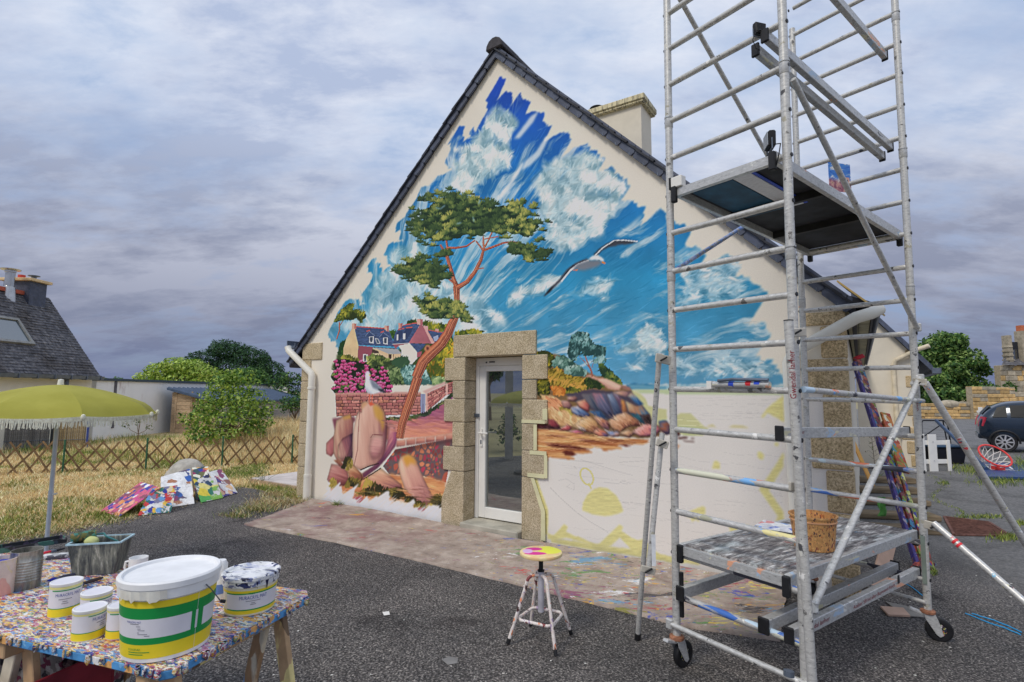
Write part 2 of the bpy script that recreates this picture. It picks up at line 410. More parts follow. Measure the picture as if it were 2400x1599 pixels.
    m.build('eave_patch', mat('tan_sheet', S(176, 148, 90), .7, var=.2, scale=4), house)
    # left corner quoins
    L = [(2.495, 2.205, .475), (2.197, 1.868, .21), (1.860, 1.575, .285), (1.567, 1.228, .184), (1.220, .882, .249), (.874, .527, .167), (.519, .072, .226)]
    for z1, z0, u1 in L:
        m = MB(); m.box(-.012, u1, -.022, .24, z0, z1 if z1 < 2.4 else 2.47); m.build('quoin_stone', M_GRAN, house, bevel=.012, seg=2)
    m = MB(); m.box(-.008, .40, -.026, .2, -.05, .075); m.build('plinth', M_WHITE, house, bevel=.02)
    # right corner quoins
    Rq = [(2.41, 2.295, 7.10), (2.285, 2.012, 7.23), (2.002, 1.712, 7.095), (1.702, 1.365, 7.224), (1.355, 1.072, 7.12), (1.062, .722, 7.22), (.712, .42, 7.10), (.41, -.02, 7.22)]
    for z1, z0, u0 in Rq:
        m = MB(); m.box(u0, 7.422, -.022, .24, z0, z1); m.build('quoin_stone', M_GRAN2, house, bevel=.018, seg=2)
    # door surround stones (with their reveals)
    def stone(poly, y0=-.022, y1=.25):
        m = MB(); m.prism(poly, y0, y1, lambda p, q, t: (p, t, q)); return m.build('surround_stone', M_GRAN, house, bevel=.010, seg=2)
    r = lambda a, b, c, d: [(a, c), (b, c), (b, d), (a, d)]
    stone(r(3.142, 4.380, 2.150, 2.430), -.026)
    for u0, z1, z0 in ((3.0, 2.144, 1.852), (3.143, 1.844, 1.622), (3.0, 1.614, 1.330), (3.146, 1.322, 1.027), (3.0, 1.019, .722)):
        stone(r(u0, 3.338, z0, z1))
    stone([(3.133, .714), (3.338, .714), (3.338, -.04), (2.985, -.04), (2.985, .36)])
    for u1, z1, z0 in ((4.527, 2.140, 1.857), (4.384, 1.849, 1.630), (4.525, 1.622, 1.350), (4.345, 1.342, 1.045), (4.505, 1.037, .745)):
        stone(r(4.187, u1, z0, z1))
    stone([(4.187, .737), (4.335, .737), (4.478, .39), (4.478, -.04), (4.187, -.04)])
    # masking tape left on the right-hand stones
    M_TAPE = mat('masking_tape', S(190, 186, 150), .7, var=.08)
    m = MB()
    for a, b, c, d in ((4.47, 4.53, 1.395, 1.52), (4.19, 4.50, 1.352, 1.39), (4.35, 4.395, 1.05, 1.34), (4.30, 4.52, 1.0, 1.045), (4.49, 4.53, .75, 1.0), (4.27, 4.49, .745, .79)):
        m.box(a, b, -.029, -.0225, c, d)
    m.prism([(4.315, .735), (4.36, .735), (4.50, .39), (4.505, .07), (4.45, .07), (4.45, .38)], -.0285, -.0225, lambda p, q, t: (p, t, q))
    m.build('tape', M_TAPE, house)
    # door
    d = MB(); u0, u1, z0, z1 = DU0 + .003, DU1 - .003, DZ0, 2.142; y = .20
    d.box(u0, u0 + .05, y, .299, z0, z1); d.box(u1 - .05, u1, y, .299, z0, z1); d.box(u0 + .05, u1 - .05, y, .299, z1 - .10, z1)
    fr = d.build('door_frame', M_WHITE, house, bevel=.005)
    m = MB(); m.box(u0 + .22, u0 + .30, y - .012, y - .001, z1 - .062, z1 - .048); m.box(u0 + .16, u0 + .18, y - .006, y - .001, z1 - .068, z1 - .05); m.build('vent', M_BLACK, fr)
    d = MB(); a, b, c, e = u0 + .052, u1 - .052, z0 + .012, z1 - .102
    d.box(a, a + .10, y + .012, .285, c, e); d.box(b - .075, b, y + .012, .285, c, e); d.box(a + .10, b - .075, y + .012, .285, c, c + .13); d.box(a + .10, b - .075, y + .012, .285, e - .07, e)
    door = d.build('door', M_WHITE, house, bevel=.006)
    m = MB(); m.box(a + .09, b - .066, .245, .255, c + .12, e - .06); m.build('pane', M_DOORGLASS, door)
    m = MB()
    m.box(a + .028, a + .062, y - .004, y + .013, 1.02, 1.24); m.tube([(a + .045, y, 1.19), (a + .045, y - .05, 1.19), (a + .18, y - .052, 1.19)], .011, 10)
    m.build('handle', M_WHITE, door, smooth=True)
    m = MB(); m.box(a + .036, a + .054, y - .008, y - .003, 1.05, 1.10); m.build('keyhole', M_ZINC, door)
    m = MB(); m.box(u0 - .002, u0 + .06, y - .02, y + .01, 1.385, 1.43); m.build('latch', M_ZINC, house)
    # left downpipe
    m = MB(); r_ = .053
    m.tube([(-.24, -.13, 2.42), (-.21, -.13, 2.36), (.335, -.085, 1.985), (.345, -.08, 1.93), (.345, -.08, 1.80)], r_, 16)
    m.tube([(.345, -.08, 1.83), (.345, -.08, .33)], r_ * .97, 16); m.tube([(.345, -.08, .40), (.345, -.08, .03)], r_ * 1.12, 16)
    for z in (1.74, .40): m.tube([(.345, -.08, z), (.345, -.08, z + .035)], r_ * 1.16, 16)
    m.build('downpipe', M_PVCW, house, smooth=True)
    # right downpipe: from the eave back towards the wall, slanting
    m = MB(); m.tube([(7.66, -.02, 2.40), (7.60, -.10, 2.36), (7.50, -.12, 2.33), (7.02, -.10, 2.06), (6.985, -.10, 1.98), (6.985, -.10, .10)], .05, 16)
    m.build('downpipe', M_PVCW, house, smooth=True)
    # chimney
    CAPM, nt, b = newmat('stained_cement'); q = NT(nt)
    c = q.mix(q.step(q.noise(9, 5, .7, 0, q.map((3, 3, .25))), .45, .62), S(196, 186, 152), S(92, 86, 74)); q.to(c, b.inputs['Base Color']); b.inputs['Roughness'].default_value = .9
    m = MB(); m.box(3.18, 4.40, 3.70, 4.25, 5.2, 7.0); ch = m.build('chimney', M_RENDER, house)
    m = MB(); m.box(3.11, 4.47, 3.63, 4.32, 6.985, 7.03); m.box(3.09, 4.49, 3.61, 4.34, 7.03, 7.14); m.build('chimney_cap', CAPM, ch, bevel=.015)
    m = MB(); m.lathe([(.07, 7.13), (.07, 7.27)], 16, (3.42, 3.95, 0)); m.lathe([(.055, 7.25), (.13, 7.27), (.15, 7.30), (.13, 7.315)], 16, (3.42, 3.95, 0)); m.build('cowl', M_BLACK, ch, smooth=True)
    # television aerial on the back slope
    m = MB(); c = hw(5.6, 5.2, 0)
    m.tube([(5.75, 5.2, 4.2), (5.75, 5.2, 5.42)], .012, 6)
    for j in range(3): m.tube([(5.60, 5.0, 5.26 + j * .07), (5.90, 5.4, 5.26 + j * .07)], .006, 5)
    for j in range(5): m.tube([(5.60 + j * .075, 5.0 + j * .1, 5.26), (5.60 + j * .075, 5.0 + j * .1, 5.40)], .006, 5)
    m.build('aerial', M_ZINC, house)
build_house()
# ------------------------------------------------------------------ the mural on the gable wall
class Mural:
    def __init__(s):
        s.u0, s.u1, s.z0, s.z1, s.h = -.03, 7.43, -.06, 6.03, .0076
        s.nu = int((s.u1 - s.u0) / s.h) + 1; s.nz = int((s.z1 - s.z0) / s.h) + 1
        uu = s.u0 + np.arange(s.nu) * s.h; zz = s.z0 + np.arange(s.nz) * s.h
        s.U, s.Z = np.meshgrid(uu, zz)
        P = HO[None, None] + HU[None, None] * s.U[..., None] + np.array([0, 0, 1.]) * s.Z[..., None] - CAMP
        w = P @ FW; s.X = CX + F * (P @ RT) / w; s.Y = CY - F * (P @ UP) / w       # drawing coordinates of each point of the wall
        s.C = np.empty(s.U.shape + (3,)); s.C[:] = (205, 198, 186); k = ((s.X > 1262) & (s.Y > 900)); s.C[k] = (204, 199, 193)
        s.R = np.random.default_rng(3)
    def win(s, x0, y0, x1, y1):
        k = [wall_uz(x, y) for x, y in ((x0, y0), (x1, y0), (x0, y1), (x1, y1))]
        a = [int((q[0] - s.u0) / s.h) for q in k]; b = [int((q[1] - s.z0) / s.h) for q in k]
        return slice(max(0, min(b) - 2), max(0, min(s.nz, max(b) + 3))), slice(max(0, min(a) - 2), max(0, min(s.nu, max(a) + 3)))
    def vn(s, x, y, seed):                       # value noise
        r = np.random.default_rng(seed); T = r.random((64, 64)); xi = np.floor(x).astype(int); yi = np.floor(y).astype(int)
        fx = x - xi; fy = y - yi; fx = fx * fx * (3 - 2 * fx); fy = fy * fy * (3 - 2 * fy)
        g = lambda i, j: T[(yi + j) % 64, (xi + i) % 64]
        return (g(0, 0) * (1 - fx) + g(1, 0) * fx) * (1 - fy) + (g(0, 1) * (1 - fx) + g(1, 1) * fx) * fy
    def fbm(s, x, y, seed, o=4, gain=.5):
        v = 0; a = 1; t = 0
        for i in range(o): v = v + a * s.vn(x * 2 ** i + 7.3 * i, y * 2 ** i + 3.1 * i, seed + i); t += a; a *= gain
        return v / t
    def inside(s, pts, x, y):
        m = np.zeros(x.shape, bool); n = len(pts)
        for i in range(n):
            (x0, y0), (x1, y1) = pts[i], pts[(i + 1) % n]
            if y0 == y1: continue
            c = ((y0 > y) != (y1 > y)); m ^= c & (x < (x1 - x0) * (y - y0) / (y1 - y0) + x0)
        return m
    def blur(s, a, r):
        for _ in range(2):
            for ax in (0, 1):
                k = 2 * r + 1; p = np.pad(a, [(r + 1, r) if i == ax else (0, 0) for i in (0, 1)], 'edge').cumsum(ax)
                a = (np.take(p, range(k, p.shape[ax]), ax) - np.take(p, range(0, p.shape[ax] - k), ax)) / k
        return a
    def mask(s, pts, soft=0, rag=0, ang=0., rs=5., pad=0, seed=1, wob=0):
        pts = np.asarray(pts, float); e = rag + soft * 3 + pad + wob + 4
        W = s.win(pts[:, 0].min() - e, pts[:, 1].min() - e, pts[:, 0].max() + e, pts[:, 1].max() + e)
        x = s.X[W]; y = s.Y[W]
        if x.size == 0: return W, np.zeros(x.shape)
        if rag:
            ca, sa = cos(ang), sin(ang); t = (-x * sa + y * ca); l = x * ca + y * sa
            o = (s.vn(t / rs, l / (rs * 9), seed) - .5) * 2 * rag + (s.vn(t / (rs * .35), l / (rs * 4), seed + 5) - .5) * rag * .7
            x = x + ca * o; y = y + sa * o
        if wob:
            x = x + (s.fbm(x / 14, y / 14, seed, 3) - .5) * 2 * wob; y = y + (s.fbm(x / 14 + 50, y / 14, seed + 9, 3) - .5) * 2 * wob
        m = s.inside(pts, x, y).astype(float)
        if soft: m = s.blur(m, max(1, int(soft)))
        return W, m
    def put(s, W, m, col):
        if np.ndim(col) == 1: col = np.asarray(col, float)
        s.C[W] = s.C[W] * (1 - m[..., None]) + col * m[..., None]
    def fill(s, pts, col, soft=0, a=1., **k):
        W, m = s.mask(pts, soft, **k); s.put(W, m * a, col(s.X[W], s.Y[W]) if callable(col) else col)
    def line(s, pts, w, col, a=1., soft=0):
        pts = np.asarray(pts, float); ww = w if hasattr(w, '__len__') else [w] * len(pts)
        d = np.gradient(pts, axis=0); d /= np.maximum(1e-6, np.linalg.norm(d, axis=1))[:, None]; nrm = np.stack([-d[:, 1], d[:, 0]], 1) * (np.asarray(ww, float) / 2)[:, None]
        s.fill(np.vstack([pts + nrm, (pts - nrm)[::-1]]), col, soft, a)
    def dabs(s, P, ang, ln, wd, cols, a=.95, taper=True):
        """many small brush dabs; arrays of centres, angles, lengths, widths, colours"""
        for i in range(len(P)):
            x, y = P[i]; l = ln[i]; e = l + 1; W = s.win(x - e, y - e, x + e, y + e); X = s.X[W] - x; Y = s.Y[W] - y
            if X.size == 0: continue
            c, q = cos(ang[i]), sin(ang[i]); t = (X * c + Y * q) / l; n = np.abs(-X * q + Y * c) / np.maximum(.3, wd[i] * ((1 - .6 * np.clip(t, -1, 1)) if taper else 1))
            m = np.clip(1.35 - (np.abs(t) ** 3 + n ** 2) * 1.2, 0, 1) * a
            s.put(W, m, cols[i])
    def scatter(s, pts, n):
        pts = np.asarray(pts, float); lo = pts.min(0); hi = pts.max(0); out = []
        while len(out) < n:
            q = lo + s.R.random((n * 2, 2)) * (hi - lo); out += list(q[s.inside(pts, q[:, 0], q[:, 1])])
        return np.array(out[:n])
    def foliage(s, pts, n, dark, mid, lite, size=6., up=-1.3, spread=.9, hi=None, base=True, seed=0, wob=5, cl=26., pal=None):
        pts = np.asarray(pts, float)
        if base: s.fill(pts, dark, 0, wob=wob, seed=seed + 3)
        P = s.scatter(pts, n); P = P[np.argsort(P[:, 1] + s.R.random(n) * 22)]
        k = s.fbm(P[:, 0] / cl, P[:, 1] / cl, seed + 20, 3); k = (k - .5) * 1.9 + .36 + (s.R.random(n) - .5) * .5
        # lighter on the upper side of each clump
        g = s.fbm(P[:, 0] / cl, (P[:, 1] + 7) / cl, seed + 20, 3) - s.fbm(P[:, 0] / cl, (P[:, 1] - 7) / cl, seed + 20, 3)
        k = np.clip(k + g * 2.0, 0, 1)
        dark, mid, lite = (np.asarray(q, float) for q in (dark, mid, lite))
        c = np.where(k[:, None] < .5, dark + (mid - dark) * (k[:, None] * 2), mid + (lite - mid) * (k[:, None] * 2 - 1))
        if pal is not None:
            w = s.R.random(n) < .35; c[w] = np.asarray(pal, float)[s.R.integers(0, len(pal), w.sum())] * (.55 + .5 * k[w])[:, None]
        s.dabs(P, up + (s.R.random(n) - .5) * 2 * spread, size * (.6 + .8 * s.R.random(n)), size * (.28 + .2 * s.R.random(n)), c)
    def brushwork(s, pts, n, ang, ln=11., wd=1.7, amp=20., a=.6, lift=4.):
        """loose strokes over what is painted: each takes the tone beneath it, a little lighter or darker"""
        P = s.scatter(pts, n); cs = []; an = []
        for x, y in P:
            u, z = wall_uz(x, y); j = min(s.nz - 1, max(0, int((z - s.z0) / s.h))); i = min(s.nu - 1, max(0, int((u - s.u0) / s.h))); d = s.R.normal() * amp + lift
            cs.append(np.clip(s.C[j, i] + d, 0, 240)); an.append((ang(x, y) if callable(ang) else ang) + s.R.normal() * .14)
        s.dabs(P, an, ln * (.5 + s.R.random(n)), wd * (.6 + .8 * s.R.random(n)), cs, a)
    def tufts(s, pts, n, r, dark, mid, lite, seed=0, shrink=.8):
        """needles in fans: each tuft dark at its heart, pale at its upper tips"""
        pts = np.asarray(pts, float); cen = pts.mean(0); s.fill(cen + (pts - cen) * shrink, dark, 0, wob=7, seed=seed)
        Q = s.scatter(pts, n); Q = Q[np.argsort(Q[:, 1])]; dark, mid, lite = (np.asarray(q, float) for q in (dark, mid, lite)); rg = s.R
        for q in Q:
            b = np.clip(s.fbm(np.array([q[0] / 30.]), np.array([q[1] / 30.]), seed + 50, 3)[0] * 2.4 - .75 + (rg.random() - .5) * .35, 0, 1); m = 15; a = -pi / 2 + (rg.random(m) - .5) * 3.6; rr = r * (.7 + .6 * rg.random(m)) * (.75 + .35 * rg.random())
            d = np.stack([np.cos(a) * rr, np.sin(a) * rr * .8], 1); P = np.concatenate([q + d * .35, q + d * .75]); up = np.clip(.25 - np.sin(a) * .55 - np.cos(a) * .18, 0, 1); k = np.concatenate([up * .45, up]) * (.35 + .9 * b) + (rg.random(2 * m) - .5) * .18; k = np.clip(k, 0, 1)[:, None]
            c_ = np.where(k < .5, dark + (mid - dark) * k * 2, mid + (lite - mid) * (k * 2 - 1)); s.dabs(P, np.tile(a, 2), np.full(2 * m, r * .42), np.full(2 * m, 1.5), c_, .9)
    def shaded(s, pts, lite, mid, dark, dr, streak=(0, 1), seed=0, soft=1, sc=(5., 40.), edge=.30):
        """a rounded rock: tone runs across it along dr, streaked by the brush"""
        pts = np.asarray(pts, float); lite, mid, dark = (np.asarray(q, float) for q in (lite, mid, dark)); d = np.asarray(dr, float)
        pr = pts @ d; lo, hi = pr.min(), pr.max(); st = np.asarray(streak, float); st = st / np.linalg.norm(st)
        def col(X, Y):
            t = (X * d[0] + Y * d[1] - lo) / (hi - lo); l = X * st[0] + Y * st[1]; q = -X * st[1] + Y * st[0]
            t = t + (s.fbm(q / sc[0], l / sc[1], seed + 30, 4) - .5) * .5; t = np.clip(t, 0, 1)[..., None]
            return np.where(t < .5, lite + (mid - lite) * t * 2, mid + (dark - mid) * (t * 2 - 1))
        W, m = s.mask(pts, soft, pad=8); cc = col(s.X[W], s.Y[W])
        if m.size:
            r = int(max(1, min(5, min(m.shape) // 12))); e = np.clip((s.blur(m, r) - .5) * 2.2, 0, 1)[..., None]; cc = cc * (1 - edge * (.35 if min(m.shape) < 70 else 1) * (1 - e) ** 1.3)
        s.put(W, m, cc)
    def cells(s, pts, n, cols, mortar, th=.16, seed=0, asp=(1, 1), jit=.25):
        """irregular stones with joints"""
        W, m = s.mask(pts); X = s.X[W] / asp[0]; Y = s.Y[W] / asp[1]; Q = s.scatter(pts, n) / np.array(asp); r = np.random.default_rng(seed)
        f1 = np.full(X.shape, 1e9); f2 = f1.copy(); idx = np.zeros(X.shape, int)
        for i, (a, b) in enumerate(Q):
            d = (X - a) ** 2 + (Y - b) ** 2; c = d < f1; f2 = np.where(c, f1, np.minimum(f2, d)); f1 = np.where(c, d, f1); idx = np.where(c, i, idx)
        f1 = np.sqrt(f1); f2 = np.sqrt(f2); e = np.clip((f2 - f1) / (th * (f1 + f2) + 1e-6) - .4, 0, 1)
        cc = np.asarray(cols, float)[r.integers(0, len(cols), n)] * (1 + (r.random((n, 1)) - .5) * jit)
        s.put(W, m, np.asarray(mortar, float) + (cc[idx] - mortar) * e[..., None])
    def courses(s, quad, rows, per, cols, mortar, seed=0, jw=.5):
        """coursed stones within a quad TL,TR,BR,BL"""
        q = np.asarray(quad, float); s.fill(q, mortar); r = np.random.default_rng(seed); B = lambda a, b: (q[0] * (1 - a) + q[1] * a) * (1 - b) + (q[3] * (1 - a) + q[2] * a) * b
        for i in range(rows):
            a = -r.random() / per
            while a < 1:
                w = (1 + (r.random() - .5) * 2 * jw) / per; a0, a1 = max(0, a + .05 / per), min(1, a + w - .06 / per); a += w
                if a1 - a0 < .15 / per: continue
                b0, b1 = (i + .08 + r.random() * .06) / rows, (i + .92 - r.random() * .06) / rows; c = np.asarray(cols[r.integers(0, len(cols))], float) * (.85 + .3 * r.random())
                s.fill([B(a0, b0), B(a1, b0), B(a1, b1), B(a0, b1)], c, wob=1.2, seed=int(r.integers(99)))
                s.line([B(a0 + .1 / per, b0 + .12 / rows), B(a1 - .1 / per, b0 + .12 / rows)], 1.6, np.minimum(255, c * 1.22), .7)
CR = {1: (700, 80, 3.015), 2: (1200, 80, 3.015), 3: (660, 560, 4.6125), 4: (660, 860, 4.1275), 5: (1000, 740, 2.903), 6: (1240, 740, 4.6125), 7: (1230, 1000, 4.9), 8: (880, 400, 3.678), 9: (1540, 330, 3.797), 10: (1500, 660, 4.355), 11: (1460, 980, 4.3565)}
def c(k, t):
    ox, oy, sc = CR[k]; return np.array([[ox + float(p.split(',')[0]) / sc, oy + float(p.split(',')[1]) / sc] for p in t.split()])
def paint():
    M = Mural(); A = np.array; R = M.R
    # --- sky
    left = c(1, '1345,525 1320,470 1425,295 1465,315 1440,385 1400,470 1470,395 1512,440 1490,520 1550,430 1632,490 1590,580')
    rim2 = c(2, '150,540 235,545 215,625 280,650 225,760 370,685 430,735 395,800 350,870 440,800 520,780 655,890 600,985 695,940 835,1075 755,1195 840,1180 940,1230 910,1355 1050,1230 1095,1262')
    rim3 = c(9, '60,690 220,740 300,805 250,920 390,970 440,1015 385,1100 480,1110 610,1000 750,1115 690,1220 800,1200 930,1300')
    rim4 = c(10, '1180,10 1300,130 1225,250 1100,450 1250,410 1345,550 1235,680 1190,745 1250,830 1340,795 1455,980 1465,1062')
    low = A([[1500, 903], [1300, 903], [1010, 880], [800, 850]])
    lft = c(3, '610,1230 600,1160 590,1090 520,1110 500,1010 560,900 590,820 700,660 760,625 905,725 850,620 960,470 985,390 930,350 910,320 985,210 1012,210 1100,350 1180,300 1160,260 1110,180 1190,80')
    lft2 = c(1, '600,1568 640,1480 740,1470 700,1455 720,1380 672,1390 700,1330 760,1280 780,1240 850,1140 870,1080 930,1060 985,1000 1080,970 1060,940 1030,905 1058,850 1085,785 1055,780 1130,655 1165,665 1165,755 1225,715 1210,690 1240,650 1255,690 1300,600')
    sky = np.vstack([left, rim2, rim3, rim4, low, lft, lft2])
    def skycol(X, Y):
        t = np.clip((Y - 180) / 720, 0, 1)[..., None]; a = A([22, 66, 182.]); b = A([22, 108, 184.]); d = A([40, 138, 184.]); e = A([88, 152, 186.])
        k = np.where(t < .3, a + (b - a) * t / .3, np.where(t < .65, b + (d - b) * (t - .3) / .35, d + (e - d) * (t - .65) / .35))
        n = M.fbm(X / 60, Y / 60, 3, 4)[..., None]; return k * (.86 + .28 * n)
    W, sm = M.mask(sky, 1, rag=7, ang=radians(-50), rs=5)
    X, Y = M.X[W], M.Y[W]; col = skycol(X, Y)
    # streaks of cirrus fanning out from the lower left
    dx, dy = X - 880, Y - 960; an = np.arctan2(-dy, dx); rr = np.hypot(dx, dy)
    wx = M.fbm(X / 90, Y / 90, 77, 3)
    st = M.fbm(an * 26 + wx * 2.2, rr / 210 + wx * 1.5, 41, 5, .6); st2 = M.fbm(an * 70, rr / 120, 45, 3)
    br = M.fbm(X / 130, Y / 130, 52, 3)
    k = np.clip((st - .52) * 5.5 + (br - .5) * 2.2 + (st2 - .5) * 1.1, 0, 1) * np.clip((rr - 120) / 200, 0, 1)
    white = A([206, 208, 206.]); grey = A([150, 178, 190.])
    tone = M.fbm(X / 22, Y / 22, 61, 4)[..., None]
    col = col * (1 - .78 * k[..., None]) + (grey + (white - grey) * np.clip(tone * 1.8 - .3, 0, 1)) * (.78 * k[..., None])
    # banks of cumulus
    banks = []
    def bank(pts, soft, seed, sc=30., lite=(216, 214, 209), dk=(128, 166, 179), thr=.30):
        nonlocal col; banks.append(pts)
        W2, m2 = M.mask(pts, soft, wob=22, seed=seed); full = np.zeros(M.U.shape); full[W2] = m2; m2 = full[W]
        qx = X + (M.fbm(X / 34, Y / 34, seed + 1, 2) - .5) * 34; qy = Y + (M.fbm(X / 34 + 9, Y / 34, seed + 2, 2) - .5) * 34
        n = M.fbm(qx / sc, qy / sc, seed + 3, 4, .48); e = M.fbm(qx / sc - .3, qy / sc + .36, seed + 3, 4, .48)
        lit = np.clip(.5 + (n - e) * 2.1 + (n - .5) * 1.2, 0, 1)[..., None]
        cc = A(dk, float) + (A(lite, float) - A(dk, float)) * lit; cc = np.where(lit < .3, cc * (.9 + .33 * lit), cc)
        a = np.clip(m2 * 1.5 - thr + (n - .5) * 1.4 * (m2 > .02), 0, 1)[..., None]
        col = col * (1 - a) + cc * a
    bank(c(1, '1440,510 1540,560 1530,640 1490,760 1540,820 1480,950 1290,1080 1200,1130 1100,1060 1080,960 1110,820 1220,740 1300,640 1350,540'), 5, 100)
    bank(c(2, '160,990 290,880 400,900 520,790 650,890 600,980 690,950 830,1075 760,1180 690,1290 640,1400 480,1500 350,1520 200,1480 260,1330 180,1200 200,1080'), 5, 120)
    bank(c(3, '900,620 1000,480 1160,320 1130,180 1300,60 1600,0 1640,120 1540,250 1845,480 1845,860 1700,850 1500,880 1350,900 1100,960 900,1000 620,1000 520,1080 540,960 800,900 960,760'), 6, 140, 34, (206, 210, 208), (84, 148, 172), .42)
    bank(c(8, '0,1060 120,1040 300,960 640,980 760,1050 900,1080 1000,1200 1150,1300 1100,1398 0,1398'), 7, 150, 30, (208, 212, 210), (96, 152, 176), .4)
    bank(c(8, '1060,1160 1250,1010 1500,900 1620,930 1400,1080 1200,1170'), 4, 160, 22, thr=.45)
    bank(c(8, '1640,1110 1850,950 2060,870 2120,930 1950,1080 1780,1130'), 4, 170, 22, thr=.5)
    bank(c(6, '880,320 1150,260 1200,160 1300,120 1420,150 1400,260 1490,300 1490,400 1100,400'), 3, 180, 16, thr=.35)
    bank(c(6, '1060,560 1150,490 1240,430 1310,490 1270,560 1100,600'), 3, 190, 14, thr=.35)
    bank(c(10, '0,480 120,465 200,500 280,600 260,690 0,760'), 3, 200, 16, thr=.35); bank(c(10, '340,800 460,740 520,850 600,850 700,890 800,810 950,760 1060,820 1340,810 1440,960 900,960 350,940'), 4, 210, 18, (200, 206, 206), (110, 158, 178), .4)
    bank(c(10, '380,100 600,20 900,0 1100,20 1000,160 600,240 380,250'), 5, 220, 24, (198, 205, 206), (70, 145, 178), .45)
    bank(c(9, '160,1060 420,1120 640,1010 740,1120 660,1240 900,1320 300,1320'), 5, 230, 22, (198, 202, 200), (90, 150, 178), .4)
    M.put(W, sm, col)
    ray_a = lambda x, y: atan2(y - 960, x - 880)
    inner = [(p[0] + (1180 - p[0]) * .05, p[1] + (600 - p[1]) * .05) for p in sky]
    M.brushwork(inner, 1500, ray_a, 17., 1.6, 13., .45, 2.)
    for bp in banks:
        A_ = np.ptp(bp[:, 0]) * np.ptp(bp[:, 1]); cb = bp.mean(0); M.brushwork(cb + (bp - cb) * .9, int(A_ / 42), lambda x, y: ray_a(x, y) + .5 * sin(x * .21) + .5 * cos(y * .19), 13., 2.2, 11., .42, 4.)
    for p in (c(2, '0,1030 60,930 80,905 40,990'), c(2, '60,970 130,930 200,860 260,740 240,720 170,830 90,900'), c(1, '1400,1160 1500,1030 1580,905 1590,920 1520,1050 1420,1180'), c(1, '1520,740 1640,580 1700,540 1660,620 1560,740'), c(8, '1040,250 1150,120 1220,0 1200,60 1090,220'), c(8, '2060,560 2190,470 2310,370 2240,460 2110,570')):
        M.fill(p, (212, 210, 206), 2, .8)
    # --- far shore and the bare strip under it
    M.fill(c(6, '1050,750 1100,735 1150,728 1190,745 1270,745 1340,760 1400,775 1480,790 1480,800 1060,800'), (38, 112, 158), 1)
    M.fill(c(10, '0,1050 120,1050 190,1070 270,1075 270,1100 0,1100'), (40, 118, 160), 1)
    M.fill(A([[1480, 911], [1842, 913], [1842, 926], [1500, 923]]), (176, 188, 150), 1)
    M.fill(A([[1470, 902], [1842, 904], [1842, 914], [1480, 912]]), (120, 170, 185), 1, .7)
    # yellow-green undercoat of the islets
    G = (190, 188, 138)
    M.fill(c(6, '1110,800 1200,840 1260,900 1280,970 1400,1010 1480,1020 1490,1120 1320,1080 1190,960 1080,840'), G, 1)
    M.fill(c(10, '340,1390 420,1340 520,1350 560,1390 600,1430 640,1470 700,1500 640,1568 340,1560 330,1460'), G, 1)
    M.fill(c(10, '0,1160 60,1220 80,1290 200,1300 270,1310 270,1500 130,1500 60,1340'), G, 1)
    M.fill(c(10, '680,1480 740,1455 780,1490'), (196, 186, 140), 1); M.fill(c(10, '900,1490 960,1465 1050,1470 1120,1500'), (196, 186, 140), 1)
    M.fill(c(11, '560,70 800,100 815,175 620,180'), (176, 182, 130), 1)
    for q in ('340,1410 600,1425', '350,1470 640,1470'):
        M.line(c(10, q), 1.6, (206, 204, 160))
    # --- headland on the right of the door
    hd = c(6, '85,385 200,390 260,420 330,430 420,470 500,520 620,600 740,660 820,650 900,640 1000,750 1110,800 1100,830 1200,960 1300,1070 1320,1160 1420,1200 1420,1300 1200,1330 900,1290 700,1320 350,1250 85,1220')
    M.fill(hd, (120, 92, 60), 1, wob=2)
    M.foliage(c(6, '85,385 200,385 260,420 290,470 240,560 85,560'), 90, (46, 56, 26), (120, 120, 30), (196, 170, 40), 5, seed=1)
    M.foliage(c(6, '245,520 300,440 380,430 470,480 490,530 400,560 330,580 270,560'), 110, (42, 74, 66), (96, 132, 118), (150, 176, 164), 5, seed=2)
    M.foliage(c(6, '205,600 300,560 400,610 560,640 600,700 680,760 600,800 450,800 300,780 205,740'), 150, (96, 84, 26), (168, 140, 48), (204, 150, 66), 6, up=-.9, spread=.4, seed=3)
    M.foliage(c(6, '370,580 440,540 540,540 620,610 600,650 480,640 390,610'), 100, (52, 84, 76), (106, 142, 130), (160, 182, 172), 5, seed=4)
    M.foliage(c(6, '90,700 200,690 240,760 220,860 110,870 90,800'), 90, (36, 44, 20), (120, 116, 34), (196, 176, 40), 5, seed=5)
    M.foliage(c(6, '230,770 300,760 400,800 400,850 280,850'), 60, (150, 82, 28), (190, 110, 40), (216, 140, 62), 6, seed=6)
    M.foliage(c(6, '400,780 480,770 560,810 480,850 400,840'), 50, (36, 46, 24), (110, 112, 36), (190, 172, 44), 5, seed=7)
    M.foliage(c(6, '590,690 660,660 740,700 820,760 760,790 640,780'), 70, (32, 48, 26), (86, 102, 36), (196, 178, 44), 5, seed=8)
    M.foliage(c(6, '740,510 800,510 860,580 920,620 980,690 1010,740 900,730 800,650 770,600'), 110, (34, 58, 40), (80, 104, 50), (150, 150, 60), 5, seed=9)
    M.fill(c(6, '600,650 660,640 760,680 850,690 1000,760 980,810 860,790 740,700'), (196, 148, 130), 1, wob=2); M.fill(c(6, '740,690 830,680 1000,765 940,790'), (214, 176, 154), 1); M.fill(c(6, '1000,755 1090,770 1105,820 1010,790'), (150, 108, 98), 1)
    M.line(c(6, '685,660 670,590 625,490 600,410'), [5, 4.2, 3.2, 2.2], (150, 98, 80)); M.line(c(6, '665,575 590,490 540,440'), [2.6, 1.8, 1.2], (140, 92, 76)); M.line(c(6, '680,560 690,520 720,490'), [2, 1.5, 1], (140, 92, 76))
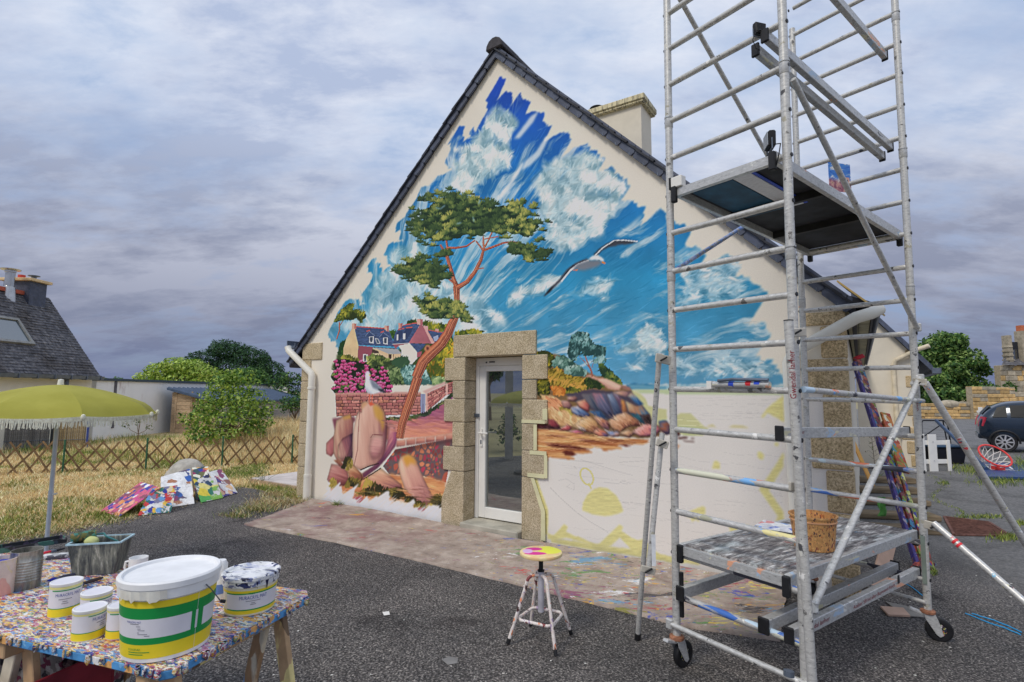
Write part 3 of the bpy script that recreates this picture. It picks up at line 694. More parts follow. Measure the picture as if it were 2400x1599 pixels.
    M.foliage(c(6, '430,300 470,210 540,165 620,180 660,250 700,300 830,350 820,440 720,450 640,440 560,400 500,490 430,450'), 300, (34, 66, 66), (96, 140, 138), (160, 190, 188), 4.5, seed=10, wob=6)
    M.foliage(c(6, '680,500 740,450 800,430 840,480 780,510'), 60, (34, 62, 62), (86, 130, 128), (150, 182, 180), 4.5, seed=11)
    # sandy bank and cliff
    M.fill(c(6, '110,850 260,870 400,960 560,1060 620,1090 480,1190 330,1190 205,1110 150,900'), lambda X, Y: A([190, 140, 92.]) + (A([232, 196, 140.]) - A([190, 140, 92.])) * np.clip(M.fbm(X / 6, Y / 30 + X / 40, 5)[..., None] * 1.9 - .4, 0, 1), 1)
    P = M.scatter(c(6, '200,900 330,920 400,980 350,1020 210,1000'), 60); M.dabs(P, np.full(60, .65), np.full(60, 14.), np.full(60, 1.6), A([(176, 98, 66)] * 30 + [(220, 150, 104)] * 30))
    M.foliage(c(6, '300,1010 400,960 560,1060 600,1090 500,1080 380,1020'), 40, (120, 112, 40), (160, 140, 60), (200, 180, 90), 5, base=False, seed=12)
    M.fill(c(6, '400,850 700,790 900,820 1110,820 1200,960 1310,1060 1320,1180 1180,1150 860,1120 620,1000 440,900'), (70, 62, 74), 1, wob=3)
    for p, a, b, d in (('560,850 680,840 760,990 860,1120 820,1110 640,960', (120, 110, 112), (66, 74, 92), (36, 44, 62)), ('680,840 830,840 880,980 900,1090 860,1100 740,980', (170, 120, 130), (92, 92, 116), (48, 52, 78)), ('840,850 900,840 960,930 1000,1050 920,1080 890,980', (150, 160, 180), (84, 96, 122), (44, 52, 76)), ('900,835 960,850 1000,900 1060,1040 1000,1060 960,930', (160, 158, 170), (110, 80, 100), (60, 48, 72)), ('990,900 1030,920 1070,1050 1010,1050', (220, 160, 90), (190, 120, 70), (120, 80, 60)), ('1040,920 1160,980 1210,960 1300,1070 1200,1080 1080,1040', (210, 190, 150), (170, 120, 90), (60, 110, 150)), ('1060,860 1110,830 1240,960 1180,970', (214, 176, 140), (60, 110, 160), (36, 70, 120)), ('900,830 1010,810 1100,830 1050,880', (222, 188, 164), (190, 140, 120), (120, 90, 100)), ('1080,1060 1200,1080 1260,1180 1170,1150', (60, 120, 140), (40, 86, 100), (24, 50, 66)), ('640,1030 760,1030 860,1130 780,1130', (80, 120, 170), (50, 80, 120), (36, 50, 80)), ('1220,1080 1300,1070 1320,1170 1270,1200', (90, 66, 60), (56, 40, 40), (34, 28, 30))):
        M.shaded(c(6, p), a, b, d, (.75, .6), (.5, .85), seed=len(p), sc=(4., 40.))
    # tumbled boulders
    for p, a, b, d in (('345,920 420,915 460,970 440,1000 370,990', (216, 178, 160), (170, 122, 112), (110, 74, 76)), ('410,880 500,870 520,900 480,920 420,910', (214, 180, 160), (176, 130, 118), (120, 80, 80)), ('450,990 540,970 660,1070 640,1090 520,1080 460,1040', (196, 180, 178), (96, 118, 156), (60, 62, 96)), ('510,930 600,905 650,970 640,1040 540,980', (224, 190, 150), (196, 110, 96), (120, 52, 66)), ('475,1200 560,1120 660,1090 740,1150 740,1220 680,1260 560,1230', (226, 192, 150), (204, 156, 104), (150, 92, 66)), ('690,1090 780,1100 870,1160 860,1230 780,1200', (224, 190, 160), (190, 126, 100), (96, 62, 80)), ('860,1140 950,1070 1050,1048 1170,1130 1200,1180 1060,1190 980,1250 890,1210', (226, 188, 156), (196, 140, 100), (130, 66, 54)), ('690,1260 740,1215 830,1250 860,1300 770,1310', (228, 170, 140), (206, 120, 96), (70, 70, 120)), ('300,1240 400,1180 460,1200 430,1240', (222, 180, 160), (190, 90, 90), (130, 60, 70)), ('420,1250 520,1230 600,1280 500,1280', (226, 190, 176), (196, 100, 120), (130, 70, 90)), ('520,1210 560,1200 620,1235 600,1250', (236, 224, 210), (214, 196, 180), (150, 130, 130)), ('820,1240 960,1250 980,1290 880,1305', (196, 200, 214), (130, 140, 170), (200, 150, 130)), ('980,1270 1060,1235 1140,1260 1080,1310', (228, 200, 170), (206, 160, 120), (140, 96, 84)), ('1110,1250 1250,1170 1380,1180 1420,1230 1360,1290 1200,1300', (232, 180, 170), (214, 130, 120), (130, 70, 100)), ('1400,1140 1480,1130 1560,1250 1480,1280 1420,1240', (60, 110, 160), (150, 90, 70), (40, 50, 90)), ('1560,1240 1610,1240 1630,1285 1570,1290', (200, 120, 90), (150, 80, 70), (90, 50, 50)), ('205,1120 260,1130 330,1190 330,1220 250,1215 205,1180', (196, 100, 96), (130, 50, 60), (60, 30, 44)), ('85,1180 210,1185 300,1215 90,1215', (120, 54, 54), (70, 30, 36), (40, 20, 26))):
        q = c(6, p); M.fill(q + A([1.2, 2.2]), (52, 34, 38), 1); M.shaded(q, a, b, d, (.55, .83), (.8, .6), seed=len(p) * 3, sc=(6., 26.))
    # wet sand in long strokes
    M.fill(c(6, '85,1220 300,1235 700,1310 1000,1330 1300,1340 1220,1390 980,1400 990,1440 830,1470 760,1420 640,1440 690,1480 480,1500 460,1560 220,1530 200,1568 85,1490'), lambda X, Y: A([176, 106, 62.]) + (A([222, 168, 108.]) - A([176, 106, 62.])) * np.clip(M.fbm(X / 70, Y / 4, 8)[..., None] * 2.2 - .6, 0, 1), 1, rag=9, ang=.06, rs=3)
    for p in ('160,1295 300,1290 440,1310 320,1312', '180,1395 300,1385 560,1420 660,1450 480,1450 260,1420', '350,1480 420,1450 510,1490 480,1520 400,1510', '700,1330 1100,1360 1220,1380 900,1360', '960,1400 1010,1390 1105,1405 1050,1415', '450,1330 700,1350 900,1390 640,1365'):
        M.fill(c(6, p), (96, 40, 30), 1, rag=5, ang=.08, rs=2)
    M.fill(c(6, '1560,1390 1640,1400 1600,1440 1530,1440'), (206, 158, 116), 1, rag=5, ang=0, rs=2)
    for p in ('1600,1315 1720,1310 1700,1330 1610,1332', '1730,1322 1810,1325 1760,1332', '1665,1348 1800,1358 1780,1368 1690,1365'): M.fill(c(6, p), (62, 30, 26), 1, wob=1)
    # --- pencil lines on the bare plaster
    for i in range(70):
        x = 1290 + R.random() * 540; y = 1050 + R.random() ** .8 * 240; n = 10; l = 40 + R.random() * 130
        if x + l > 1835: l = 1835 - x
        t = np.linspace(0, 1, n); yy = y + np.cumsum((R.random(n) - .5) * 6) + t * l * .12
        M.line(np.stack([x + t * l, yy], 1), 1.3, (128, 124, 122), .05 + .06 * R.random())
    for i in range(30):
        x = 1560 + R.random() * 220; y = 925 + R.random() * 60; t = np.linspace(0, 1, 6); M.line(np.stack([x + t * 60, y + np.cumsum((R.random(6) - .5) * 3)], 1), 1.2, (140, 136, 134), .1)
    M.line(c(7, '290,700 420,830 600,990 760,1100 960,1215'), 1.6, (140, 136, 134), .3)
    for p in ('385,620 480,600 570,660 565,730 480,690 520,665', '870,640 1090,660', '1090,640 1130,625 1220,655 1160,660 1090,640', '560,450 600,490', '390,380 700,400 900,430', '1080,410 1380,395', '640,380 800,430 1050,510 1240,560'):
        M.line(c(7, p), 1.6, (140, 136, 134), .22)
    # buoy and stencils in straw yellow
    YL = A([208, 199, 134.]); yel = lambda X, Y: YL * (.93 + .15 * M.fbm(X / 16, Y / 3, 9)[..., None])
    M.fill(c(7, '655,960 670,870 720,780 790,720 865,695 950,708 1050,790 1105,890 1132,970 1100,992 1000,1020 900,1030 780,1008'), yel, 1)
    t = np.linspace(0, 2 * pi, 40); M.line(A([1230, 1000.]) + np.stack([712 + 72 * np.cos(t) + 18 * np.sin(t), 575 + 95 * np.sin(t) + 10 * np.cos(t)], 1) / 4.9, 4.2, YL); M.line(c(7, '735,650 765,720'), 4, YL)
    for p in ('265,1225 330,1250 455,1120 495,1150 470,1205 590,1265 600,1255 830,1365 1090,1125 1130,1155 1110,1200 1240,1300 1250,1285 1340,1340 1450,1400 1560,1470 1700,1500 1800,1500 1700,1568 1500,1520 1290,1450 1200,1380 1090,1275 960,1390 850,1390 480,1275 330,1310 265,1290', '100,605 140,605 265,950 265,1240 225,1240 230,970'):
        M.fill(c(7, p), yel, 1)
    M.fill(A([[1292, 1262], [1292, 1272], [1380, 1288], [1500, 1305], [1640, 1325], [1640, 1318], [1480, 1288], [1360, 1270]]), yel, 1)
    for p in ('1240,1380 1300,1290 1440,1180 1468,1165 1468,1440 1410,1400 1300,1340 1250,1400',): M.fill(c(10, p), yel, 1)
    for p in ('1640,350 1640,490 1490,740 1640,960 1640,1090 1555,1070 1580,1000 1390,730 1560,480 1590,430', '1085,1100 1280,1090 1240,1140 1090,1165', '915,500 930,440 960,435 990,460 990,520 915,520', '1370,350 1400,338 1438,370 1435,420 1400,425 1375,400', '1550,255 1570,245 1588,265 1575,290 1552,280', '640,970 780,910 820,900 845,920 840,980 770,1020 700,1010', '600,1010 720,1005 780,1070 770,1020 705,1060 690,1020', '0,1170 130,1250 200,1240 280,1300 250,1400 90,1380 60,1300 0,1240'):
        M.fill(c(11, p), yel, 1)
    # --- the shore left of the door: hedges, houses
    M.fill(c(3, '600,1290 620,1140 700,1100 800,1300 1250,1250 1400,1000 1845,1000 1845,1568 570,1568 650,1430 540,1400'), (60, 76, 40), 2, rag=5, ang=.8)
    M.foliage(c(3, '610,1240 640,1120 700,1100 680,1270'), 60, (30, 60, 30), (60, 110, 40), (150, 160, 50), 5, seed=21)
    M.foliage(c(3, '1340,910 1390,875 1450,880 1460,910 1380,930'), 40, (40, 64, 34), (110, 120, 40), (180, 170, 60), 4, seed=22)
    M.foliage(c(3, '1520,900 1580,880 1640,915 1720,910 1800,930 1845,900 1845,1000 1700,990 1560,960'), 130, (50, 70, 30), (130, 136, 40), (206, 184, 52), 5, seed=23)
    M.foliage(c(5, '190,110 320,90 400,110 350,130 190,140'), 60, (50, 70, 30), (130, 136, 40), (206, 184, 52), 5, seed=24)
    M.foliage(c(3, '1800,1060 1845,1050 1845,1480 1640,1480 1560,1390 1640,1260 1740,1180'), 240, (64, 80, 28), (150, 148, 40), (220, 196, 56), 6, seed=25)
    M.foliage(c(5, '0,250 60,200 130,170 185,180 180,300 130,300 130,430 30,430 0,360'), 220, (70, 84, 28), (160, 150, 40), (222, 190, 50), 6, seed=26, pal=[(222, 170, 50), (120, 140, 50)])
    M.foliage(c(3, '1165,980 1230,1000 1225,1070 1170,1080'), 30, (40, 70, 34), (80, 120, 40), (160, 170, 60), 4, seed=27)
    W_, SL, MR = (206, 190, 170), (66, 84, 116), (150, 92, 102)
    slate = lambda X, Y: A([62, 80, 116.]) * (.72 + .6 * M.fbm(X / 5, Y / 2.2, 12)[..., None])
    M.fill(c(3, '785,960 830,1150 820,1310 665,1270 670,1180 700,1080 760,970'), lambda X, Y: A([214, 186, 142.]) * (.9 + .2 * M.fbm(X / 12, Y / 20, 2)[..., None]), 0)
    M.fill(c(3, '785,950 1110,970 1165,1000 1228,1165 830,1150'), slate); M.line(c(3, '808,948 1112,968'), 2.4, (190, 84, 66))
    for p in ('760,915 808,915 808,978 780,972 760,985', '1112,938 1162,940 1160,1005 1138,1000 1112,975'): M.fill(c(3, p), (206, 160, 140)); 
    M.fill(c(3, '785,915 808,915 808,978 785,972'), (176, 108, 100)); M.fill(c(3, '1138,940 1162,940 1160,1005 1138,1000'), (176, 108, 100))
    M.fill(c(3, '830,1155 985,1168 985,1270 930,1300 880,1335 820,1310'), (142, 74, 88)); M.fill(c(3, '880,1245 935,1248 925,1330 880,1330'), (206, 204, 206)); M.fill(c(3, '892,1255 915,1257 910,1325 892,1325'), (56, 66, 80))
    M.fill(c(3, '985,1180 1290,1240 1280,1320 985,1290'), (206, 176, 140)); M.fill(c(3, '990,1172 1250,1190 1298,1240 1160,1245'), (150, 152, 156)); M.fill(c(3, '980,1190 1050,1215 1050,1240 975,1235'), (70, 54, 50)); M.fill(c(3, '1165,1245 1190,1250 1185,1300 1165,1300'), (60, 44, 44))
    M.line(c(3, '1160,1245 1162,1310'), 2, (90, 60, 50)); M.line(c(3, '985,1170 1250,1190'), 1.6, (70, 60, 66)); M.line(c(3, '1210,1243 1212,1300'), 1.6, (120, 70, 50))
    for dx, dy in ((0, 0), (152, 12)):
        o = A([dx / 4.6125, dy / 4.6125]); M.fill(c(3, '908,1055 945,990 1005,1050 1000,1130 945,1122 940,1060') + o, (52, 70, 106)); M.fill(c(3, '945,1055 998,1056 994,1132 946,1124') + o, (206, 210, 214)); M.fill(c(3, '955,1062 985,1062 982,1118 956,1114') + o, (58, 70, 90)); M.line(c(3, '918,1000 955,988') + o, 2.4, (190, 90, 76))
        M.line(c(3, '905,1052 948,1000 1008,1048') + o, 1.4, (110, 126, 156))
    M.fill(c(3, '1008,1075 1045,1078 1068,1132 1030,1134'), (196, 202, 208)); M.fill(c(3, '1016,1082 1042,1084 1058,1126 1034,1128'), (70, 90, 110))
    M.fill(c(3, '1232,1005 1270,968 1312,938 1478,903 1492,935 1372,1130 1198,1140'), slate); M.line(c(3, '1310,935 1478,905'), 2.2, (190, 92, 80))
    M.fill(c(3, '1500,925 1530,945 1620,1132 1372,1128'), lambda X, Y: A([166, 98, 108.]) * (.9 + .2 * M.fbm(X / 14, Y / 14, 4)[..., None])); M.fill(c(3, '1465,866 1527,868 1525,945 1500,925 1465,930'), (214, 160, 146)); M.fill(c(3, '1497,866 1527,868 1525,945 1500,925'), (172, 100, 104))
    M.fill(c(3, '1262,912 1312,914 1300,958 1265,972'), (206, 150, 136)); M.fill(c(3, '1285,912 1312,914 1300,958 1285,962'), (170, 100, 100))
    M.fill(c(3, '1575,985 1755,1012 1700,1120 1650,1132'), slate); M.fill(c(3, '1540,940 1582,945 1582,1000 1660,1130 1620,1132 1530,945'), (206, 156, 150)); M.fill(c(3, '1660,972 1698,974 1698,1012 1660,1004'), (200, 150, 140)); M.line(c(3, '1585,985 1740,1012'), 1.8, (190, 92, 80)); M.fill(c(3, '1640,1060 1690,1040 1700,1100 1650,1110'), (150, 160, 186))
    M.fill(c(3, '1200,1140 1385,1128 1385,1150 1262,1160 1230,1190 1215,1160'), (150, 84, 96)); M.fill(c(3, '1262,1155 1385,1130 1468,1222 1468,1290 1400,1365 1290,1290 1295,1200'), (212, 200, 190)); M.fill(c(3, '1385,1130 1560,1135 1510,1200 1470,1228'), slate); M.fill(c(3, '1465,1228 1520,1215 1500,1275 1465,1280'), (160, 86, 100))
    M.line(c(3, '1198,1140 1385,1125'), 1.6, (230, 220, 210))
    for p in ('1240,1020 1270,990 1310,1000 1300,1060 1265,1110 1240,1105', '1320,1010 1350,965 1420,960 1400,1020 1345,1095 1315,1090'):
        M.fill(c(3, p), (48, 62, 96)); 
    for p in ('1244,1035 1262,1035 1262,1098 1244,1096', '1312,1022 1338,1020 1338,1086 1312,1084'): M.fill(c(3, p), (210, 214, 220)); 
    M.line(c(3, '1345,962 1415,958'), 2.2, (190, 92, 80)); M.line(c(3, '1255,985 1325,968'), 2., (190, 92, 80))
    M.foliage(c(3, '920,1270 990,1250 1080,1260 1170,1300 1190,1350 1080,1420 980,1400 930,1340'), 170, (44, 60, 36), (110, 126, 64), (176, 176, 96), 5, seed=31)
    M.foliage(c(3, '1190,1320 1280,1270 1360,1280 1380,1330 1330,1390 1240,1390'), 110, (50, 80, 56), (100, 140, 90), (166, 186, 120), 5, seed=32)
    M.foliage(c(3, '1150,1380 1230,1390 1340,1440 1380,1560 1170,1568 1130,1470'), 170, (34, 52, 34), (92, 116, 70), (160, 176, 120), 5, seed=33)
    M.foliage(c(3, '1290,1400 1380,1365 1480,1380 1560,1420 1620,1568 1330,1568'), 220, (54, 96, 92), (112, 156, 150), (170, 200, 192), 4.5, seed=34)
    M.foliage(c(3, '1620,1490 1700,1480 1770,1510 1770,1568 1640,1568'), 60, (80, 110, 70), (140, 166, 110), (190, 200, 140), 5, seed=35)
    M.foliage(c(3, '660,1270 740,1265 830,1300 820,1330 700,1325 640,1300'), 60, (60, 64, 30), (110, 112, 44), (170, 160, 70), 5, seed=36)
    # rhododendron
    fl = np.vstack([c(3, '560,1310 640,1295 760,1320 900,1330 960,1400 1080,1370 1150,1460 1170,1568'), c(4, '1060,170 1060,240 860,250 680,250 540,260 490,220 530,160 480,100 500,20')])
    M.foliage(fl, 280, (22, 34, 24), (50, 76, 40), (120, 136, 70), 5, spread=2.5, seed=41)
    P = M.scatter(fl, 170)
    keep = []
    for p in P:
        if all(np.hypot(*(p - k)) > 6.4 for k in keep): keep.append(p)
    for p in keep:
        n = 13; a = R.random(n) * 6.28; r_ = np.sqrt(R.random(n)) * (3.4 + R.random() * 1.9); q = np.stack([p[0] + np.cos(a) * r_ * 1.2, p[1] + np.sin(a) * r_ * .8], 1)
        k = np.clip(.55 - np.sin(a) * r_ / 9 + (R.random(n) - .5) * .4, 0, 1)[:, None]; cc = A([150, 20, 78.]) + (A([236, 118, 170.]) - A([150, 20, 78.])) * k
        M.dabs(q, R.random(n) * 6.28, np.full(n, 2.1), np.full(n, 1.6), cc, taper=False)
    # garden wall of pink stone
    M.courses(c(4, '520,262 1345,258 1350,462 530,480'), 7, 16, [(168, 104, 98), (184, 120, 110), (150, 88, 86), (176, 112, 92)], (84, 48, 50), 1)
    M.fill(c(4, '520,250 1345,246 1345,266 520,272'), (190, 136, 124), 1); M.fill(c(4, '1345,260 1392,262 1388,450 1345,455'), (136, 140, 166)); M.line(c(4, '1368,262 1366,450'), 1.6, (96, 96, 126))
    M.courses(c(4, '1395,262 1585,175 1585,280 1395,440'), 6, 5, [(168, 104, 98), (184, 120, 110), (150, 88, 86)], (90, 52, 54), 2); M.fill(c(4, '1360,238 1585,140 1590,168 1400,262'), (196, 160, 152), 1)
    M.courses(c(4, '1585,165 1655,140 1655,260 1590,275'), 5, 2, [(168, 104, 98), (150, 88, 86)], (90, 52, 54), 3); M.fill(c(4, '1585,165 1610,160 1608,272 1590,275'), (206, 160, 150)); M.fill(c(4, '1395,260 1412,258 1412,430 1395,440'), (206, 160, 150))
    M.fill(c(5, '0,500 130,460 185,450 185,560 120,560 60,590 0,650'), (160, 100, 96), 1, .0)
    # path
    M.fill(c(4, '960,500 1230,490 1400,440 1655,280 1655,660 1400,680 1180,690 1000,700'), lambda X, Y: A([128, 62, 112.]) + (A([216, 140, 112.]) - A([128, 62, 112.])) * np.clip(((Y - 940) / 75 + (M.fbm(X / 22, Y / 7, 6) - .5) * .8), 0, 1)[..., None], 1)
    M.foliage(c(4, '1000,490 1230,480 1400,435 1600,300 1655,250 1655,290 1420,460 1240,510 1010,510'), 120, (40, 50, 40), (70, 90, 46), (130, 120, 80), 4.5, seed=44)
    M.fill(c(4, '490,500 700,480 720,520 520,640'), (120, 66, 80), 2)
    # low wall with coping, red rubble
    M.cells(c(4, '1100,800 1655,690 1655,790 1590,1120 1380,1060 1040,1040 980,960'), 85, [(140, 66, 60), (168, 84, 66), (150, 50, 66), (176, 106, 84), (120, 62, 66), (196, 116, 84), (170, 60, 80)], A([98, 82, 84.]), .22, 7, (1, 1.35))
    M.fill(c(4, '1090,800 1655,690 1655,730 1090,850'), (70, 44, 46), 2, .55)
    for i in range(6):
        a, b = 1110 + i * 95, 1110 + (i + 1) * 95 - 6; f = lambda x: 775 - (x - 1110) * .135; g = lambda x: 712 - (x - 1110) * .135
        M.shaded(A([[660 + x / 4.1275, 860 + y / 4.1275] for x, y in ((a, g(a)), (b, g(b)), (b, f(b)), (a, f(a)))]), (220, 164, 140), (196, 130, 112), (130, 78, 76), (0, 1), (1, -.13), seed=i)
    # sand and turf in front
    M.fill(c(4, '1010,1030 1380,1050 1590,1110 1590,1340 1400,1380 1290,1340 1110,1290 1040,1330 740,1330 690,1260 460,1200 470,1080 700,1060'), lambda X, Y: A([196, 120, 76.]) + (A([226, 170, 110.]) - A([196, 120, 76.])) * np.clip(M.fbm(X / 40, Y / 7, 14)[..., None] * 2 - .5, 0, 1), 2, rag=7, ang=.7)
    M.fill(c(4, '690,1260 760,1240 800,1290 745,1335'), (166, 86, 96), 2); M.fill(c(4, '1280,1350 1380,1340 1400,1400 1290,1385'), (150, 76, 86), 2, rag=4, ang=.7)
    # great rounded rocks
    Lr, Mr, Dr = (228, 194, 172), (200, 150, 132), (120, 76, 74)
    M.shaded(c(4, '430,740 510,660 520,820 480,870 430,840'), (206, 140, 130), (184, 110, 110), (150, 80, 84), (1, .2), seed=51)
    M.shaded(c(4, '505,660 530,520 600,470 665,460 695,520 690,700 690,880 640,920 540,920 500,830'), (214, 180, 150), (164, 106, 96), (66, 40, 62), (1, .25), (.1, 1), seed=52, sc=(7., 60.)); M.fill(c(4, '590,490 665,460 670,500 600,510'), (206, 156, 70), 2, .8)
    M.shaded(c(4, '540,880 545,760 590,690 650,660 690,640 680,760 640,860 590,900'), (206, 166, 140), (150, 92, 96), (70, 44, 70), (1, -.2), (.2, 1), seed=53)
    M.shaded(c(4, '685,960 690,640 720,480 745,430 775,440 770,360 800,335 860,335 950,370 1000,440 1020,540 1010,800 985,880 930,940 850,960 760,1000'), Lr, Mr, (126, 72, 80), (1, .15), (.08, 1), seed=54, sc=(9., 90.))
    M.fill(c(4, '880,365 940,380 985,440 995,560 975,640 960,540 905,480 890,420'), (204, 154, 62), 3, .85); M.fill(c(4, '770,360 800,340 840,350 790,400 775,420'), (206, 150, 100), 2, .7)
    M.shaded(c(4, '870,660 990,660 985,780 940,880 870,900 840,800'), (224, 178, 164), (202, 148, 140), (160, 100, 104), (.4, 1), (1, .1), seed=55, soft=5); M.line(c(4, '860,690 880,655 980,660'), 2, (130, 76, 76), .8); M.line(c(4, '760,400 745,560 735,800 700,960'), 2.6, (150, 92, 86), .6)
    M.shaded(c(4, '1040,540 1085,560 1120,660 1105,760 1020,880 930,980 790,1080 780,1030 900,950 985,860 1020,740'), (214, 156, 140), (190, 116, 122), (110, 56, 90), (.6, .6), (-.5, .8), seed=56); M.fill(c(4, '1085,600 1115,640 1110,720 1080,760'), (138, 56, 110), 3, .6); M.fill(c(4, '1010,540 1035,560 1020,720 1000,800'), (84, 50, 56), 2, .8)
    M.shaded(c(4, '440,1090 480,940 560,945 640,1010 650,1100 620,1150 470,1160'), (210, 164, 150), (176, 110, 104), (110, 56, 58), (.3, 1), (1, .4), seed=57); M.shaded(c(4, '615,990 650,935 700,950 780,1040 790,1090 740,1130 660,1100 640,1030'), (226, 190, 140), (180, 116, 84), (104, 54, 48), (.6, .7), (1, .5), seed=58)
    M.shaded(c(4, '790,1130 830,1060 960,980 1060,1060 1160,1140 1170,1200 1050,1180 880,1180'), (226, 184, 150), (196, 136, 112), (120, 70, 80), (.3, 1), (1, .3), seed=59); M.shaded(c(4, '500,900 560,900 590,930 620,980 560,960'), (180, 120, 90), (140, 84, 70), (80, 50, 50), (0, 1), seed=60)
    M.shaded(c(4, '1125,940 1150,870 1220,845 1280,870 1320,950 1380,1090 1450,1230 1500,1310 1400,1340 1300,1300 1190,1180 1150,1060'), (228, 188, 160), (196, 140, 126), (126, 74, 76), (1, .15), (.3, 1), seed=61, sc=(8., 70.)); M.fill(c(4, '1170,870 1230,848 1280,880 1310,950 1250,930 1210,970 1180,910'), (210, 146, 44), 3, .85)
    M.line(c(4, '760,1000 850,960 940,935'), 3, (60, 34, 40)); M.line(c(4, '790,1090 900,1020 960,980'), 2.6, (60, 34, 40))
    for p, n, sd in (('590,960 620,880 670,890 690,960 640,980', 50, 71), ('460,1150 480,1080 520,1110 540,1160', 40, 72), ('620,1150 650,1080 740,1090 780,1140', 50, 73), ('790,1160 830,1080 900,1130 1040,1180 1160,1190 1200,1260 1100,1270 900,1190', 130, 74), ('1180,1260 1300,1290 1400,1330 1500,1280 1560,1300 1550,1360 1420,1340 1300,1350', 130, 75), ('1440,1290 1500,1240 1560,1250 1556,1350', 60, 76), ('700,1230 800,1180 900,1210 1000,1240', 40, 77)):
        M.foliage(c(4, p), n, (44, 42, 26), (120, 104, 44), (186, 160, 72), 7, up=-1.45, spread=.5, base=False, seed=sd)
    M.brushwork(c(4, '1000,520 1650,420 1650,640 1180,680'), 160, .12, 16., 1.6, 14., .5, 2.); M.brushwork(c(4, '480,1200 1580,1150 1560,1330 700,1300'), 200, .15, 14., 1.6, 16., .5, 2.)
    M.brushwork(c(6, '100,850 560,1060 1300,1070 1400,1290 90,1210'), 350, .8, 9., 1.5, 18., .5, 2.); M.brushwork(c(6, '90,1230 1250,1350 640,1430 100,1480'), 260, .05, 20., 1.3, 20., .55, 2.)
    # --- the pine
    TL, TM, TD = (214, 128, 88), (170, 86, 62), (98, 44, 40)
    def limb(pts, w):
        w = A(w, float); pts = A(pts, float); M.line(pts, w, TD); M.line(pts - np.stack([w * .12, w * .05], 1), w * .7, TM); M.line(pts - np.stack([w * .2, w * .1], 1), w * .34, TL, .85, 1)
        for i in range(int(w.mean() * 1.2)):
            o = (R.random() - .5) * .8; M.line(pts + np.stack([w * o, w * .1], 1) + (R.random(pts.shape) - .5) * 2, 1.1, [TD, (206, 140, 104)][i % 2], .45)
    tr = np.vstack([c(4, '1142,690 1165,560 1210,420 1265,270 1320,100'), c(3, '1455,1500 1530,1330 1610,1240 1720,1140 1800,1020 1850,900'), c(8, '690,1270 703,1160 702,1080 698,1000')]); limb(tr, [18, 19, 20.5, 22, 23, 23, 25, 27, 25, 22, 20, 15, 13, 14, 17])
    M.fill(c(3, '1540,1190 1560,1150 1600,1150 1610,1190 1590,1215 1555,1215'), (206, 132, 92), 1); M.fill(c(3, '1562,1170 1585,1165 1596,1185 1585,1205 1565,1200'), (96, 48, 44), 1)
    limb(c(8, '698,1000 672,930 650,850 620,750 590,690 560,640'), [12, 10, 9, 8, 6, 4]); limb(c(8, '625,740 620,660 610,600'), [6, 5, 3.5]); limb(c(8, '705,1010 790,960 860,870 910,770 930,690'), [12, 10, 9, 8, 6]); limb(c(8, '930,690 900,650 865,605'), [5, 4, 3]); limb(c(8, '930,690 1010,660 1100,625 1180,615 1250,625'), [6, 5, 4.5, 4, 3])
    limb(c(8, '935,680 930,620 930,570'), [4.5, 4, 3]); limb(c(8, '940,660 975,600 1010,520'), [4, 3.5, 3]); limb(c(8, '620,665 700,668 790,650 860,600'), [5, 5, 4, 3]); limb(c(8, '940,590 1000,580 1060,568'), [2.5, 2.5, 2]); limb(c(8, '690,980 650,950 600,900'), [5, 4, 3]); limb(c(8, '870,850 935,840'), [4, 3])
    Pd, Pm, Pl = (28, 48, 34), (72, 94, 52), (170, 168, 84)
    for p, n, sd in (('255,370 300,335 400,240 470,200 560,170 640,160 700,210 760,190 850,210 900,240 980,215 1050,280 1150,270 1260,260 1312,252 1285,330 1380,295 1412,340 1390,420 1450,430 1530,430 1520,500 1460,590 1390,620 1300,570 1120,590 1020,540 960,580 860,600 760,580 650,620 560,650 470,650 380,640 330,590 262,520 300,450', 1250, 81), ('1095,690 1150,640 1260,615 1340,640 1380,690 1450,650 1520,690 1490,780 1440,770 1330,800 1270,750 1180,730', 190, 82), ('140,880 200,790 330,710 410,740 470,760 560,800 640,880 610,950 520,1020 440,980 310,960 200,910', 380, 83), ('340,1100 400,1060 470,1080 560,1130 680,1110 740,1150 780,1200 825,1290 770,1330 710,1260 600,1280 490,1280 400,1210', 300, 84), ('520,740 620,695 690,700 640,730 580,750', 40, 85)):
        M.tufts(c(8, p), int(n * .22) + 4, 11., Pd, Pm, Pl, sd)
    for q in ('520,320 560,330 600,300', '700,460 740,450', '840,400 850,440', '520,540 540,520', '900,250 890,290'):
        M.line(c(8, q), 2.5, (150, 190, 214), .7, 1)
    # small pine on the far left
    limb(c(3, '595,1085 625,990 625,900'), [2.6, 2.8, 2.4]); limb(c(3, '630,940 660,890'), [1.8, 1.4])
    M.foliage(c(3, '560,900 600,830 660,760 740,690 780,700 770,770 840,760 910,800 900,840 860,910 820,860 740,870 640,880 580,915'), 190, (40, 52, 24), (96, 110, 36), (196, 180, 60), 4.5, seed=91)
    # --- gull on the rock
    M.line(c(4, '850,260 848,340'), 2.2, (206, 96, 70)); M.line(c(4, '878,260 872,355'), 2.2, (206, 96, 70)); M.fill(c(4, '835,345 870,340 900,365 860,380'), (214, 92, 66), 1)
